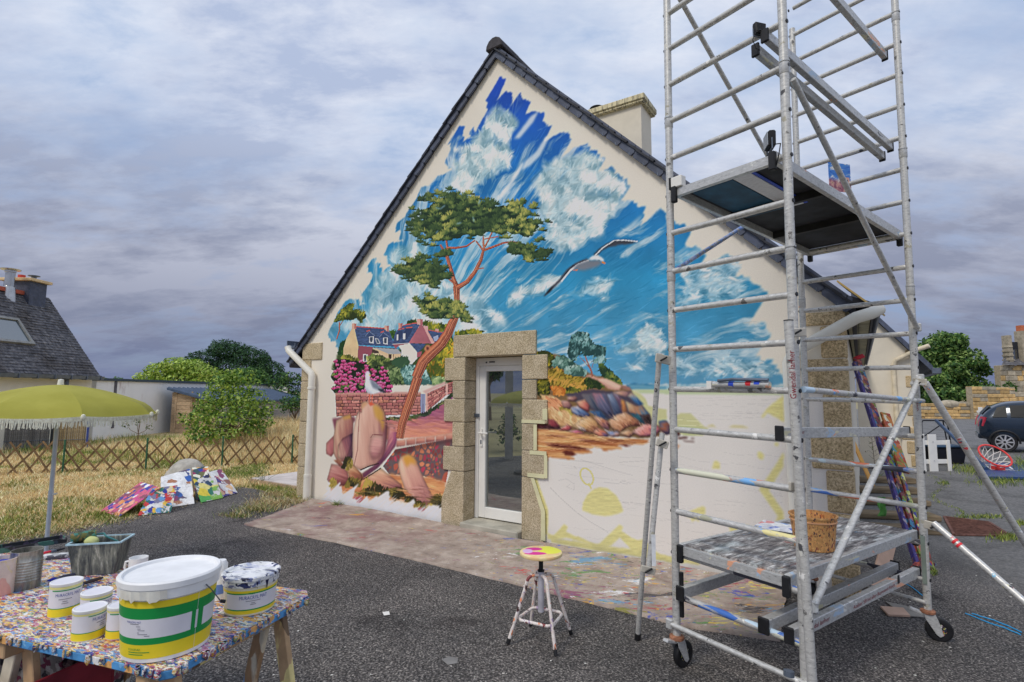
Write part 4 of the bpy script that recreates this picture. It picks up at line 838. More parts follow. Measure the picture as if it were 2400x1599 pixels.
    M.fill(c(4, '805,180 812,110 808,70 825,42 850,50 860,80 850,120 900,150 960,200 1000,245 940,250 880,265 830,250 810,215'), (206, 208, 212), 1); M.fill(c(4, '850,120 905,145 950,190 975,225 930,225 880,200'), (112, 120, 134), 2); M.fill(c(4, '930,215 980,215 1015,250 960,245'), (44, 46, 56), 1); M.fill(c(4, '845,68 862,78 858,92 846,84'), (226, 176, 50)); M.fill(c(4, '815,190 850,240 890,255 850,262 815,225'), (150, 158, 172), 2, .7)
    # --- gull in flight
    M.fill(c(8, '1880,725 1920,680 1990,630 2070,600 2160,600 2262,614 2200,632 2120,640 2010,660 1950,690 1900,750'), (58, 64, 74), 1); M.line(c(8, '1890,735 1960,665 2060,602 2140,600 2262,612'), 2.6, (222, 224, 226))
    M.fill(c(8, '1448,1090 1500,1020 1590,930 1650,850 1720,800 1820,760 1840,780 1740,820 1680,870 1600,950 1520,1030'), (62, 66, 78), 1); M.fill(c(8, '1448,1090 1500,1020 1540,985 1510,1040'), (24, 26, 34), 1); M.line(c(8, '1600,960 1680,860 1750,810 1840,775'), 4.5, (226, 226, 224)); M.line(c(8, '1630,900 1700,820 1800,770'), 2.5, (40, 46, 56))
    M.fill(c(8, '1690,860 1740,800 1830,770 1930,765 1965,795 1900,835 1800,862'), (108, 114, 124), 2); M.fill(c(8, '1830,770 1870,735 1920,730 1965,760 1970,790 1930,770 1880,768'), (218, 218, 214), 1); M.fill(c(8, '1955,775 1985,800 1975,808 1950,795'), (222, 130, 60)); M.fill(c(8, '1925,770 1935,775 1928,780'), (20, 20, 24)); M.fill(c(8, '1700,855 1750,850 1740,862 1705,864'), (206, 120, 80))
    # white spray-brushed lower rim
    for p in ('440,1095 470,1205 570,1108 592,1235 742,1130 690,1262 740,1335 815,1260 850,1292 1052,1190 1042,1332 1112,1290 1192,1342 1280,1275 1290,1375 1372,1402 1430,1330 1545,1362 1560,1560 400,1500',):
        M.fill(c(4, p), (202, 200, 200), 1, rag=7, ang=-.75, rs=4)
    P = M.scatter(c(4, '440,1200 600,1230 760,1300 1050,1290 1300,1370 1540,1360 1540,1460 400,1350'), 160); M.dabs(P, np.full(160, -.7) + (R.random(160) - .5) * .3, 12 + 14 * R.random(160), 1 + 2 * R.random(160), np.tile(A([200, 202, 208.]), (160, 1)), .35)
    # grubby foot of the wall
    g = M.fbm(M.U * 9, M.Z * 9, 300, 4); k = np.clip((.16 - M.Z) / .14, 0, 1) * np.clip(g * 2.2 - .7, 0, 1); M.C = M.C * (1 - .3 * k[..., None]) + A([150, 140, 126.]) * (.3 * k[..., None])
    n = M.fbm(M.U * 1.2, M.Z * 1.2, 310, 4)[..., None]; M.C = M.C * (.97 + .06 * n)
    return M
def build_mural():
    M = paint(); C_ = np.stack([M.C[..., i] + .42 * (M.C[..., i] - M.blur(M.C[..., i], 2)) for i in range(3)], -1)
    mx, mn = C_.max(-1, keepdims=True), C_.min(-1, keepdims=True); sat = np.clip((mx - mn - 22) / 70, 0, 1); lum = C_ @ np.array([.3, .59, .11]); C_ = C_ + (lum[..., None] - C_) * .07 * sat
    col = np.clip(lin(np.clip(C_, 0, 255)) * 1.45 * (1 - .12 * sat), 0, .9)
    nz, nu = M.U.shape; U, Z = M.U, M.Z
    top = np.where(U < APX, APZ - (APX - U) * RK_L, APZ - (U - APX) * RK_R) + .05
    ok = (Z <= top) & (U >= -.001) & (U <= 7.409) & ~((U > DU0 - .01) & (U < DU1 + .01) & (Z < DZ1 + .01)) & (Z >= -.03)
    q = ok[:-1, :-1] & ok[1:, :-1] & ok[:-1, 1:] & ok[1:, 1:]
    idx = np.arange(nz * nu).reshape(nz, nu); j, i = np.nonzero(q)
    Fq = np.stack([idx[j, i], idx[j, i + 1], idx[j + 1, i + 1], idx[j + 1, i]], 1)
    used = np.zeros(nz * nu, bool); used[Fq.ravel()] = True; new = np.cumsum(used) - 1
    V = np.stack([U.ravel(), np.zeros(nz * nu), Z.ravel()], 1)[used]
    o = npmesh('mural', V, new[Fq], M_MURAL, house, col.reshape(-1, 3)[used], smooth=True)
    o['label'] = 'seaside mural with pine, gulls, pink rocks and unpainted beach'
import time; _t = time.time()
build_mural()
print('mural', time.time() - _t)
# ------------------------------------------------------------------ ground
def asphalt_mat():
    m, nt, b = newmat('asphalt'); q = NT(nt)
    g = q.noise(75, 4, .8); v = q.voro(60, None, 'Distance')
    c = q.ramp(g, [(.34, S(18, 17, 18)), (.45, S(56, 54, 53)), (.55, S(94, 90, 88)), (.68, S(182, 176, 168))])
    big = q.noise(.9, 7, .62, .3); c = q.mix(q.step(big, .40, .68), c, q.mix(1., c, (1.6, 1.56, 1.52), 'MULTIPLY'))
    big2 = q.noise(1.6, 6, .65, .4, q.map((1, 1, 1), (0, 0, 0), (5, 2, 0))); c = q.mix(q.step(big2, .55, .70), c, q.mix(1., c, (.42, .41, .42), 'MULTIPLY'))
    sp = q.step(q.noise(30, 3, .6), .70, .73); c = q.mix(q.math('MULTIPLY', sp, .55), c, S(170, 166, 160))
    ck = q.voro(.55, q.addv(q.co, q.noise(2.5, 4, .7, 0, None, True), .35), 'Distance', 'DISTANCE_TO_EDGE'); c = q.mix(q.math('MULTIPLY', q.math('SUBTRACT', 1., q.step(ck, .004, .012)), .0), c, S(20, 19, 20))
    # older, paler tarmac on the far right
    x = q.sep(q.co); old = q.step(q.math('ADD', q.math('ADD', x[0], q.math('MULTIPLY', x[1], -.15)), q.math('MULTIPLY', q.noise(1.5, 3), .8)), 3.2, 4.6)
    pale = q.ramp(q.noise(30, 5, .7), [(.3, S(78, 78, 80)), (.55, S(112, 111, 110)), (.75, S(138, 136, 132))]); pale = q.mix(q.step(q.noise(1.3, 6, .65), .45, .7), pale, q.mix(1., pale, (.62, .62, .62), 'MULTIPLY'))
    c = q.mix(old, c, pale)
    q.to(c, b.inputs['Base Color']); b.inputs['Roughness'].default_value = .8; b.inputs['Specular IOR Level'].default_value = .35
    q.bump(q.math('ADD', g, q.math('MULTIPLY', v, .8)), 1., .016, b)
    return m
def lawn_mat():
    m, nt, b = newmat('dry_lawn'); q = NT(nt)
    c = q.ramp(q.noise(26, 5, .7), [(.3, S(136, 116, 84)), (.5, S(190, 166, 124)), (.7, S(220, 198, 156))])
    gr = q.ramp(q.noise(40, 4, .7), [(.3, S(78, 92, 44)), (.6, S(140, 144, 80)), (.8, S(176, 170, 110))])
    c = q.mix(q.step(q.noise(.8, 5, .6), .52, .66), c, gr); c = q.mix(q.step(q.noise(9, 4, .7), .62, .7), c, S(110, 86, 58))
    q.to(c, b.inputs['Base Color']); b.inputs['Roughness'].default_value = .95; b.inputs['Specular IOR Level'].default_value = .1
    q.bump(q.noise(60, 5, .7), .8, .02, b); return m
M_ASPH = asphalt_mat(); M_LAWN = lawn_mat()
def sheet(name, pts, z, mtl, fn=None, kind='structure'):
    m = MB(); m.add([(p[0], p[1], z) for p in pts], [tuple(range(len(pts)))]); o = m.build(name, mtl); tag(o, kind=kind); return o
sheet('ground', [(-900, -500), (900, -500), (900, 1200), (-900, 1200)], GZ - .012, mat('earth', S(140, 130, 92), .95, var=.25, scale=.3))
LB = [gp(x, y) for x, y in ((-500, 1330), (0, 1268), (140, 1243), (300, 1213), (480, 1162), (560, 1140), (612, 1149), (700, 1175))]   # lawn edge
lawn_pts = [(p[0], p[1]) for p in LB] + [(-3.0, 9.2), (1.5, 16.5), (3, 60), (-80, 60), (-80, 4)]
sheet('lawn', lawn_pts, GZ - .004, M_LAWN)
yard = [(-7.5, -8), (60, -8), (60, 60), (3.2, 60), (1.7, 16.0), (-2.9, 9.0)] + [(p[0], p[1]) for p in LB[::-1]]
sheet('asphalt_yard', yard, GZ, M_ASPH)
# ragged tufts along the edge of the lawn and blades over it
def blade_mat(name='grass_blades'):
    m, nt, b = newmat(name); q = NT(nt); q.to(q.attr('paint'), b.inputs['Base Color']); b.inputs['Roughness'].default_value = .8; b.inputs['Specular IOR Level'].default_value = .15
    return m
M_BLADE = blade_mat()
def blades(name, P, h, w, cols, lean=.5, kind='stuff', seg=2, parent=None):
    """grass blades: P (n,3), h (n,), cols (n,3) -> bent strips"""
    n = len(P); a = rng.random(n) * 2 * pi; d = np.stack([np.cos(a), np.sin(a), np.zeros(n)], 1); s = np.stack([-np.sin(a), np.cos(a), np.zeros(n)], 1)
    b = rng.random(n) * 2 * pi; ln = np.stack([np.cos(b), np.sin(b), np.zeros(n)], 1) * (lean * (.3 + rng.random(n)) * h)[:, None]
    w = np.broadcast_to(w, n)[:, None]; up = np.stack([np.zeros(n), np.zeros(n), h], 1)
    V = np.stack([P - s * w, P + s * w, P + up * .55 + ln * .35 + s * w * .7, P + up * .55 + ln * .35 - s * w * .7, P + up * .95 + ln], 1).reshape(-1, 3)
    i = np.arange(n)[:, None] * 5; F1 = np.concatenate([i + [[0, 1, 2]], i + [[0, 2, 3]], i + [[3, 2, 4]]], 0)
    o = npmesh(name, V, F1, M_BLADE, parent, np.repeat(cols, 5, 0))
    if kind: o['kind'] = kind
    return o
def in_poly(pts, x, y):
    m = np.zeros(len(x), bool); n = len(pts)
    for i in range(n):
        (x0, y0), (x1, y1) = pts[i], pts[(i + 1) % n]
        if y0 == y1: continue
        cnd = ((y0 > y) != (y1 > y)); m ^= cnd & (x < (x1 - x0) * (y - y0) / (y1 - y0) + x0)
    return m
def vnoise(x, y, sc, seed=1):
    return Mural.fbm(_NZ, x / sc + 40, y / sc + 40, seed, 3)
class _N:
    vn = Mural.vn
_NZ = _N()
STRAW = np.array([S(164, 140, 100), S(206, 182, 138), S(224, 204, 164), S(186, 162, 120)]); GREEN = np.array([S(70, 92, 40), S(110, 124, 58), S(140, 146, 76), S(92, 108, 52)])
def grass():
    n = 150000; r_ = rng.random(n); Y = 5.2 + 10.5 * r_ ** 1.3; X = (-.98 * Y - .3) + rng.random(n) * (.98 * Y - .2 * Y * 1.0)
    k = in_poly(lawn_pts, X, Y); X, Y = X[k], Y[k]; n = len(X)
    g = vnoise(X, Y, 1.1, 5); edge = np.array([p[:2] for p in LB[:5]])
    ex = np.interp(X, edge[:, 0], edge[:, 1]); near = np.clip(1 - (Y - ex) / .9, 0, 1)
    gm = (g + near * .22 + (rng.random(n) - .5) * .2) > .60
    c = np.where(gm[:, None], GREEN[rng.integers(0, 4, n)], STRAW[rng.integers(0, 4, n)]) * (.75 + .5 * rng.random((n, 1)))
    h = (.025 + .05 * rng.random(n) ** 2) * np.where(gm, 1.15, 1) * (1 + 1.2 * np.clip(vnoise(X, Y, .5, 9) - .55, 0, 1))
    blades('lawn_grass', np.stack([X, Y, np.full(n, GZ - .006)], 1), h, .0035 + .003 * rng.random(n), c, .9)
    # tall dry grass beyond the trellis and by the shed
    n = 26000; Y = 12.5 + 14 * rng.random(n) ** 1.2; px = 545 + 165 * rng.random(n); X = (px - 1200) / F * Y
    dens = vnoise(X, Y, 1.2, 14); k = dens > .45; X, Y = X[k], Y[k]; n = len(X)
    c = STRAW[rng.integers(0, 4, n)] * (.7 + .6 * rng.random((n, 1))); h = (.15 + .5 * rng.random(n)) * np.clip((Y - 12.0) / 5, .2, 1)
    blades('tall_dry_grass', np.stack([X, Y, np.full(n, GZ - .006)], 1), h, .006 + .005 * rng.random(n), c, .35)
    n = 14000; Y = 12.3 + 7 * rng.random(n); px = -20 + 720 * rng.random(n); X = (px - 1200) / F * Y; g = vnoise(X, Y, 1.0, 21) > .52
    c = np.where(g[:, None], GREEN[rng.integers(0, 4, n)], STRAW[rng.integers(0, 4, n)]) * (.7 + .6 * rng.random((n, 1)))
    blades('meadow_grass', np.stack([X, Y, np.full(n, GZ - .006)], 1), .06 + .22 * rng.random(n) ** 2, .005, c, .5)
    # dead thatch and weeds by the corner of the house
    L = []; C_ = []; Hh = []
    for (x, y, rx, ry, nn, gr) in ((640, 1180, 60, 12, 1100, .15), (600, 1195, 50, 8, 500, .5), (650, 1160, 50, 8, 700, .2), (555, 1210, 40, 6, 300, .6), (790, 1186, 14, 2, 120, 1), (700, 1176, 20, 5, 200, .1)):
        px = x + rng.normal(0, rx * .5, nn); py = y + rng.normal(0, ry * .5, nn)
        for a, b_ in zip(px, py): L.append(gp(a, b_))
        gm = rng.random(nn) < gr; C_.append(np.where(gm[:, None], GREEN[rng.integers(0, 4, nn)], STRAW[rng.integers(0, 4, nn)] * .8)); Hh.append(.02 + .08 * rng.random(nn) ** 2)
    blades('dead_thatch', np.array(L), np.concatenate(Hh), .004, np.concatenate(C_), 1.6)
    # straw and grit crumbling over the edge of the tarmac
    E_ = np.array([p[:2] for p in LB[:6]]); n = 5200; t_ = rng.random(n) * (len(E_) - 1.001); i0 = t_.astype(int); f_ = (t_ - i0)[:, None]; Q = E_[i0] * (1 - f_) + E_[i0 + 1] * f_; Q = Q + rng.normal(0, 1, (n, 2)) * (.09 + .10 * rng.random((n, 1)))
    gm = rng.random(n) < .3; c = np.where(gm[:, None], GREEN[rng.integers(0, 4, n)], STRAW[rng.integers(0, 4, n)] * .8); blades('verge_thatch', np.concatenate([Q, np.full((n, 1), GZ)], 1), .012 + .045 * rng.random(n) ** 2, .004, c, 1.8)
    # weeds in the joints of the yard
    L = []; C_ = []; Hh = []
    def weed(x, y, rx, ry, nn, hh):
        px = x + rng.normal(0, rx * .5, nn); py = y + rng.normal(0, ry * .5, nn)
        for a, b_ in zip(px, py): L.append(gp(a, b_))
        C_.append(GREEN[rng.integers(0, 4, nn)] * (.7 + .6 * rng.random((nn, 1)))); Hh.append(hh * (.3 + rng.random(nn)))
    for t in np.linspace(0, 1, 26): weed(2180 + 60 * t + 25 * sin(t * 9), 1115 + 100 * t, 8, 3, 12, .025)
    for x, y, rx, ry, nn, hh in ((2280, 1105, 40, 10, 260, .12), (2350, 1130, 70, 12, 420, .10), (2395, 1100, 20, 16, 160, .3), (2210, 1134, 18, 4, 90, .06), (2300, 1213, 60, 5, 200, .05), (2360, 1262, 40, 8, 240, .06), (2390, 1230, 20, 6, 100, .06), (2055, 1122, 10, 6, 60, .1), (2150, 1230, 14, 14, 90, .16), (2190, 1345, 8, 6, 30, .05), (1190, 1232, 34, 2, 90, .05), (1280, 1262, 10, 2, 40, .05), (1150, 1222, 4, 2, 20, .1), (2250, 1098, 30, 6, 100, .1)):
        weed(x, y, rx, ry, nn, hh)
    blades('joint_weeds', np.array(L), np.concatenate(Hh), .005, np.concatenate(C_), .9)
grass()
# terrace of pale tiles beside the house
def terrace():
    m = MB(); m.box(-1.95, -.03, .35, 7.0, -.02, .105); t = m.build('terrace', mat('terrace_bed', S(150, 130, 108), .9, var=.15)); t.location = HO; t.rotation_euler = (0, 0, HANG); tag(t, kind='structure')
    mt = mat('terrace_tile', S(176, 168, 164), .75, var=.10, scale=3, rand=.10)
    for i in range(6):
        for j in range(20):
            b = MB(); b.box(-1.93 + i * .318, -1.93 + i * .318 + .312, .37 + j * .318, .37 + j * .318 + .312, .105, .118); b.build('tile', mt, t)
terrace()

# ------------------------------------------------------------------ vegetation
def leaf_mat(name, rough=.6):
    m, nt, b = newmat(name); q = NT(nt); c = q.attr('paint'); q.to(c, b.inputs['Base Color']); b.inputs['Roughness'].default_value = rough; b.inputs['Specular IOR Level'].default_value = .25
    tr = nt.nodes.new('ShaderNodeBsdfTranslucent'); q.to(q.mix(1., c, (1.2, 1.3, .6), 'MULTIPLY'), tr.inputs[0]); mx = nt.nodes.new('ShaderNodeMixShader'); mx.inputs[0].default_value = .22
    out = nt.nodes['Material Output']; nt.links.new(b.outputs[0], mx.inputs[1]); nt.links.new(tr.outputs[0], mx.inputs[2]); nt.links.new(mx.outputs[0], out.inputs[0]); return m
M_LEAF = leaf_mat('leaves'); M_BARK = mat('bark', S(92, 76, 62), .95, var=.3, scale=14, bump=.6, bscale=40)
def crown(name, clumps, per, size, cols, parent, asp=.55, shell=.55, droop=0., seed=0):
    """foliage: leaf-sized faces through the volume of several clumps"""
    r = np.random.default_rng(seed); V = []; C = []; cols = np.asarray(cols)
    for (cx, cy, cz, rx, ry, rz) in clumps:
        n = int(per * (rx * ry * rz) ** (2 / 3)); d = r.normal(size=(n, 3)); d /= np.linalg.norm(d, axis=1)[:, None]; rad = (shell + (1 - shell) * r.random(n)) ** .6
        rad *= 1 + .35 * (Mural.vn(_NZ, d[:, 0] * 2.6 + cx * 3 + 20, d[:, 2] * 2.6 + cy * 3 + d[:, 1] * 2 + 20, seed + 3) - .5)
        p = d * rad[:, None] * (rx, ry, rz) + (cx, cy, cz)
        nrm = d + r.normal(size=(n, 3)) * .7; nrm[:, 2] += .35; nrm /= np.linalg.norm(nrm, axis=1)[:, None]
        t = np.cross(nrm, r.normal(size=(n, 3))); t /= np.linalg.norm(t, axis=1)[:, None]; b = np.cross(nrm, t); t[:, 2] -= droop
        s = (size * (.55 + .9 * r.random(n)))[:, None]
        V.append(np.stack([p - t * s, p + b * s * asp, p + t * s, p - b * s * asp], 1)); k = r.random(n); C.append(cols[r.integers(0, len(cols), n)] * (.65 + .7 * k[:, None]))
    V = np.concatenate(V).reshape(-1, 3); C = np.repeat(np.concatenate(C), 4, 0); F4 = np.arange(len(V)).reshape(-1, 4)
    return npmesh(name, V, F4, M_LEAF, parent, C)
def tree(name, base, label, clumps, per, size, cols, trunk_h, tr=.12, limbs=5, group=None, asp=.55, seed=0, cat='tree', shell=.5, crown_name='crown'):
    t = thing(name, base, 0, label, cat, group); R = random.Random(seed); m = MB(); cs = clumps
    top = (sum(q[0] for q in cs) / len(cs), sum(q[1] for q in cs) / len(cs), trunk_h)
    m.tube([(0, 0, -.03), (top[0] * .2, top[1] * .2, trunk_h * .5), (top[0] * .6, top[1] * .6, trunk_h)], [tr, tr * .8, tr * .6], 8)
    for q in cs[:max(limbs, 1) * 3]:
        s = R.uniform(.5, 1.0); a = (top[0] * .6 * s, top[1] * .6 * s, trunk_h * s); e = (q[0], q[1], q[2]); mid = [(a[i] + e[i]) / 2 + R.uniform(-.12, .12) * (e[2] - a[2] + .3) for i in range(3)]
        m.tube([a, mid, e], [tr * .4, tr * .28, tr * .1], 6)
    m.build('trunk', M_BARK, t, smooth=True); crown(crown_name, clumps, per, size, cols, t, asp, shell, seed=seed); return t
def rand_clumps(R, n, w, d, z0, z1, rmin, rmax, flat=.75):
    out = []
    for i in range(n):
        a = R.random() * 2 * pi; q = sqrt(R.random()); z = z0 + (z1 - z0) * R.random(); taper = 1 - .55 * ((z - z0) / max(.01, z1 - z0)) ** 2
        r_ = R.uniform(rmin, rmax); out.append((w * q * cos(a) * taper, d * q * sin(a) * taper, z, r_, r_, r_ * flat))
    return out
def vegetation():
    R = random.Random(4)
    DG = [S(30, 52, 36), S(44, 74, 48), S(60, 90, 58), S(36, 62, 42)]; YG = [S(116, 140, 58), S(142, 162, 76), S(96, 122, 50), S(156, 170, 96)]; MG = [S(50, 80, 40), S(74, 104, 52), S(96, 122, 60), S(60, 92, 46)]
    b = at(540, 900, 40); base = (b[0], 40, 0)
    cl = [(-2.6, 0, 3.0, 1.5, 1.2, .7), (-1.4, 0, 3.9, 1.4, 1.2, .7), (0, 0, 4.6, 1.5, 1.3, .75), (1.4, 0, 4.1, 1.5, 1.2, .75), (2.6, 0, 3.2, 1.3, 1.1, .7), (3.4, 0, 2.4, 1.1, 1, .6), (.6, 0, 3.3, 1.9, 1.4, .9), (-1.0, 0, 2.7, 1.9, 1.3, .8), (2.2, 0, 2.2, 1.5, 1.1, .7), (3.9, 0, 1.6, .7, .7, .4), (-2.0, 0, 1.9, 1.4, 1.1, .7), (.4, 0, 1.7, 2., 1.3, .8)]
    cl += [(R.uniform(-3.2, 3.4), R.uniform(-.6, .6), R.uniform(2.4, 4.8), .55, .55, .35) for _ in range(16)]
    cl = [(q[0] * 1.15 - .35, q[1], q[2] * 1.06, q[3] * 1.08, q[4], q[5]) for q in cl if q[2] < 5.4 - abs(q[0]) * .75 + .6]
    tree('pine_tree', base, 'broad dark green pine tree behind the long pale wall', cl, 1500, .10, DG, 2.2, .22, seed=1, asp=.35)
    b = at(415, 900, 37); cl = [(-2.0, 0, 2.5, 1.0, .9, .5), (-1.2, 0, 3.1, 1.1, .9, .6), (-.1, 0, 3.5, 1.2, 1, .6), (1.0, 0, 3.3, 1.1, .9, .6), (1.8, 0, 2.9, 1.1, .9, .6), (.3, 0, 2.5, 1.4, 1, .7), (-.9, 0, 2.2, 1.1, .9, .5), (1.6, 0, 2.2, 1.1, .9, .5), (-2.9, 0, 1.9, .6, .6, .25)]
    tree('deciduous_tree', (b[0], 37, 0), 'light yellow-green tree in front of the dark pine', cl, 1100, .10, YG, 2., .15, seed=2)
    b = at(262, 885, 42); tree('hedge_tree', (b[0], 42, 0), 'low rounded green tree just showing above the pale wall end', rand_clumps(R, 12, 1.8, .8, 1.2, 2.3, .5, .8), 700, .1, MG, 1.2, .12, seed=3)
    b = at(575, 905, 31); tree('garden_tree', (b[0], 31, 0), 'mid green leafy tree between the shrub and the shed roof', rand_clumps(R, 18, 2.2, .8, 1.0, 2.6, .5, .8), 800, .08, MG, 1.2, .12, seed=5)
    b = at(672, 900, 30); tree('garden_tree', (b[0], 30, 0), 'dark wind-bent tree close to the house corner', [(-.6, 0, 2.2, .6, .5, .3), (.1, 0, 2.55, .7, .5, .3), (.8, 0, 2.3, .7, .5, .3), (.2, 0, 1.6, 1.0, .7, .6), (1.0, 0, 1.3, .9, .7, .7), (-.4, 0, 1.0, .8, .6, .6), (.5, 0, .6, 1.2, .7, .6)], 900, .08, DG + MG, 1.0, .1, seed=6)
    b = gp(690, 1000); tree('garden_shrub', (b[0], b[1], GZ), 'dark shrub hugging the house corner beside the shed end', rand_clumps(R, 12, .9, .7, .2, 1.3, .3, .5), 700, .06, MG + DG, .5, .05, seed=8, cat='shrub')
    b = gp(535, 1042); cl = []
    for z, w, n in ((.35, 1.15, 9), (.75, 1.2, 9), (1.15, 1.05, 8), (1.5, .72, 6), (1.85, .5, 4), (2.1, .3, 3)):
        for i in range(n): a = 2 * pi * i / n + z; cl.append((w * cos(a) * R.uniform(.5, 1), w * sin(a) * R.uniform(.5, .9), z + R.uniform(-.1, .1), R.uniform(.3, .5), R.uniform(.3, .45), R.uniform(.2, .32)))
    tree('garden_shrub', (b[0], b[1], GZ), 'large bright green shrub in front of the wooden shed', cl, 1500, .050, YG + YG + MG, .8, .05, seed=9, cat='shrub')
    # sapling by the wall
    b = gp(322, 1038); t = thing('sapling', (b[0], b[1], GZ), 0, 'thin young sapling in front of the pale wall', 'sapling'); m = MB(); m.tube([(0, 0, -.02), (0.01, 0, .3)], [.016, .012], 6)
    tips = [(-.42, 0, .62), (.36, 0, .55), (.02, 0, .9), (-.1, .05, .75), (.1, -.05, .8)]
    for e in tips: m.tube([(0.01, 0, .28), (e[0] * .6, e[1], .28 + (e[2] - .28) * .35), e], [.010, .008, .004], 5)
    m.build('trunk', M_BARK, t); crown('crown', [(e[0], e[1], e[2] - .05, .13, .1, .15) for e in tips], 1500, .035, [S(70, 84, 60), S(96, 108, 76), S(54, 66, 46)], t, seed=3)
    # right: big broadleaf tree, ivy on the stone wall
    b = at(2215, 900, 44); cl = rand_clumps(R, 40, 2.7, 1.6, 1.4, 6.2, .8, 1.3, .8) + [(0, 0, 6.2, 1.1, 1, .8), (2.9, 0, 4.2, .9, .7, .5), (3.3, 0, 3.7, .7, .6, .4), (2.5, 0, 2.6, 1, .8, .7), (-1, 0, 5.6, 1, .9, .8)]
    tree('broadleaf_tree', (b[0], 44, 0), 'tall leafy green tree behind the low stone wall', cl, 640, .15, MG + [S(50, 74, 44), S(130, 150, 88), S(110, 134, 72)], 2.5, .3, seed=12)
    b = at(2330, 930, 38.5); crown_o = tree('ivy', (b[0], 38.5, 1.3), 'green ivy spilling over the stone pier', [(-1.6, 0, .55, .7, .35, .35), (-.8, 0, .75, .7, .4, .35), (0, 0, .8, .7, .4, .4), (.6, 0, .4, .6, .4, .5), (.3, -.3, -.2, .5, .3, .5), (1.2, 0, 1.0, .5, .3, .4)], 900, .10, MG, .3, .04, seed=13, cat='ivy')
    b = at(2085, 890, 30); tree('broadleaf_tree', (b[0], 34, 0), 'leafy treetop peeping over the annexe roof ridge', rand_clumps(R, 10, 1.2, .8, 3.0, 4.4, .4, .6), 700, .1, MG, 2.5, .15, seed=15)
    # twiggy plant against the annexe wall and weeds on the terrace
    b = gp(2052, 1110); t = thing('weed_plant', (b[0], b[1], GZ), 0, 'bare twiggy weed growing against the annexe wall', 'weed'); m = MB(); m.tube([(0, 0, 0), (-.02, 0, .5), (-.05, 0, .95)], [.006, .005, .003], 5)
    for i in range(14): z = .25 + i * .05; s = -1 if i % 2 else 1; m.tube([(-.02, 0, z), (s * .12, 0, z + .08)], [.003, .002], 4)
    m.build('stem', M_BARK, t); crown('foliage', [(-.05, 0, .6, .16, .1, .35)], 500, .02, [S(110, 110, 80), S(90, 100, 60)], t, seed=5)['kind'] = 'stuff'
    for x, y, lab in ((592, 1140, 'spindly green weed at the edge of the pale terrace'), (618, 1134, 'taller spindly weed leaning over the terrace tiles')):
        b = gp(x, y); t = thing('weed_plant', (b[0], b[1], GZ), 0, lab, 'weed'); m = MB()
        for i in range(7): a = R.uniform(-1, 1); h = R.uniform(.18, .42); m.tube([(0, 0, 0), (a * .12, R.uniform(-.05, .05), h * .5), (a * .3 + .05, 0, h)], [.004, .003, .002], 4)
        m.build('stem', mat('weed_stem', S(86, 96, 60), .8), t); crown('foliage', [(R.uniform(-.15, .2), 0, R.uniform(.12, .36), .07, .05, .08) for _ in range(7)], 900, .018, [S(86, 104, 64), S(120, 130, 84)], t, seed=6)['kind'] = 'stuff'
vegetation()
# ------------------------------------------------------------------ left: neighbour house, pale wall building, shed, fences
XW = -13.9
def roof_mat():
    m, nt, b = newmat('old_slate_roof'); q = NT(nt); f = q.noise(9, 6, .75, .1, q.map((.4, 1, 1)))
    c = q.ramp(f, [(.25, S(36, 36, 40)), (.45, S(66, 66, 70)), (.6, S(96, 94, 96)), (.75, S(150, 144, 140))]); c = q.mix(q.step(q.noise(1.1, 5, .6), .45, .65), c, q.mix(1., c, (.6, .56, .52), 'MULTIPLY'))
    r = q.ramp(q.objrand(), [(0, (.85, .85, .85)), (1, (1.15, 1.15, 1.15))]); q.to(q.mix(1., c, r, 'MULTIPLY'), b.inputs['Base Color']); b.inputs['Roughness'].default_value = .85; q.bump(f, .6, .03, b); return m
M_OLDROOF = roof_mat()
def stained(name, col, stain, sc=2.5):
    m, nt, b = newmat(name); q = NT(nt); z = q.sep(q.co)[2]; f = q.noise(sc, 5, .7, .1, q.map((1.1, 1.1, .3)))
    top = q.step(z, .9, 2.0); fac = q.math('MULTIPLY', q.step(f, .54, .78), q.math('ADD', q.math('MULTIPLY', top, .7), .10))
    c = q.mix(fac, col, stain); c = q.mix(q.math('MULTIPLY', q.step(q.noise(1.3, 4, .6), .4, .8), .35), c, mul(col, .8)); q.to(c, b.inputs['Base Color']); b.inputs['Roughness'].default_value = .92; return m
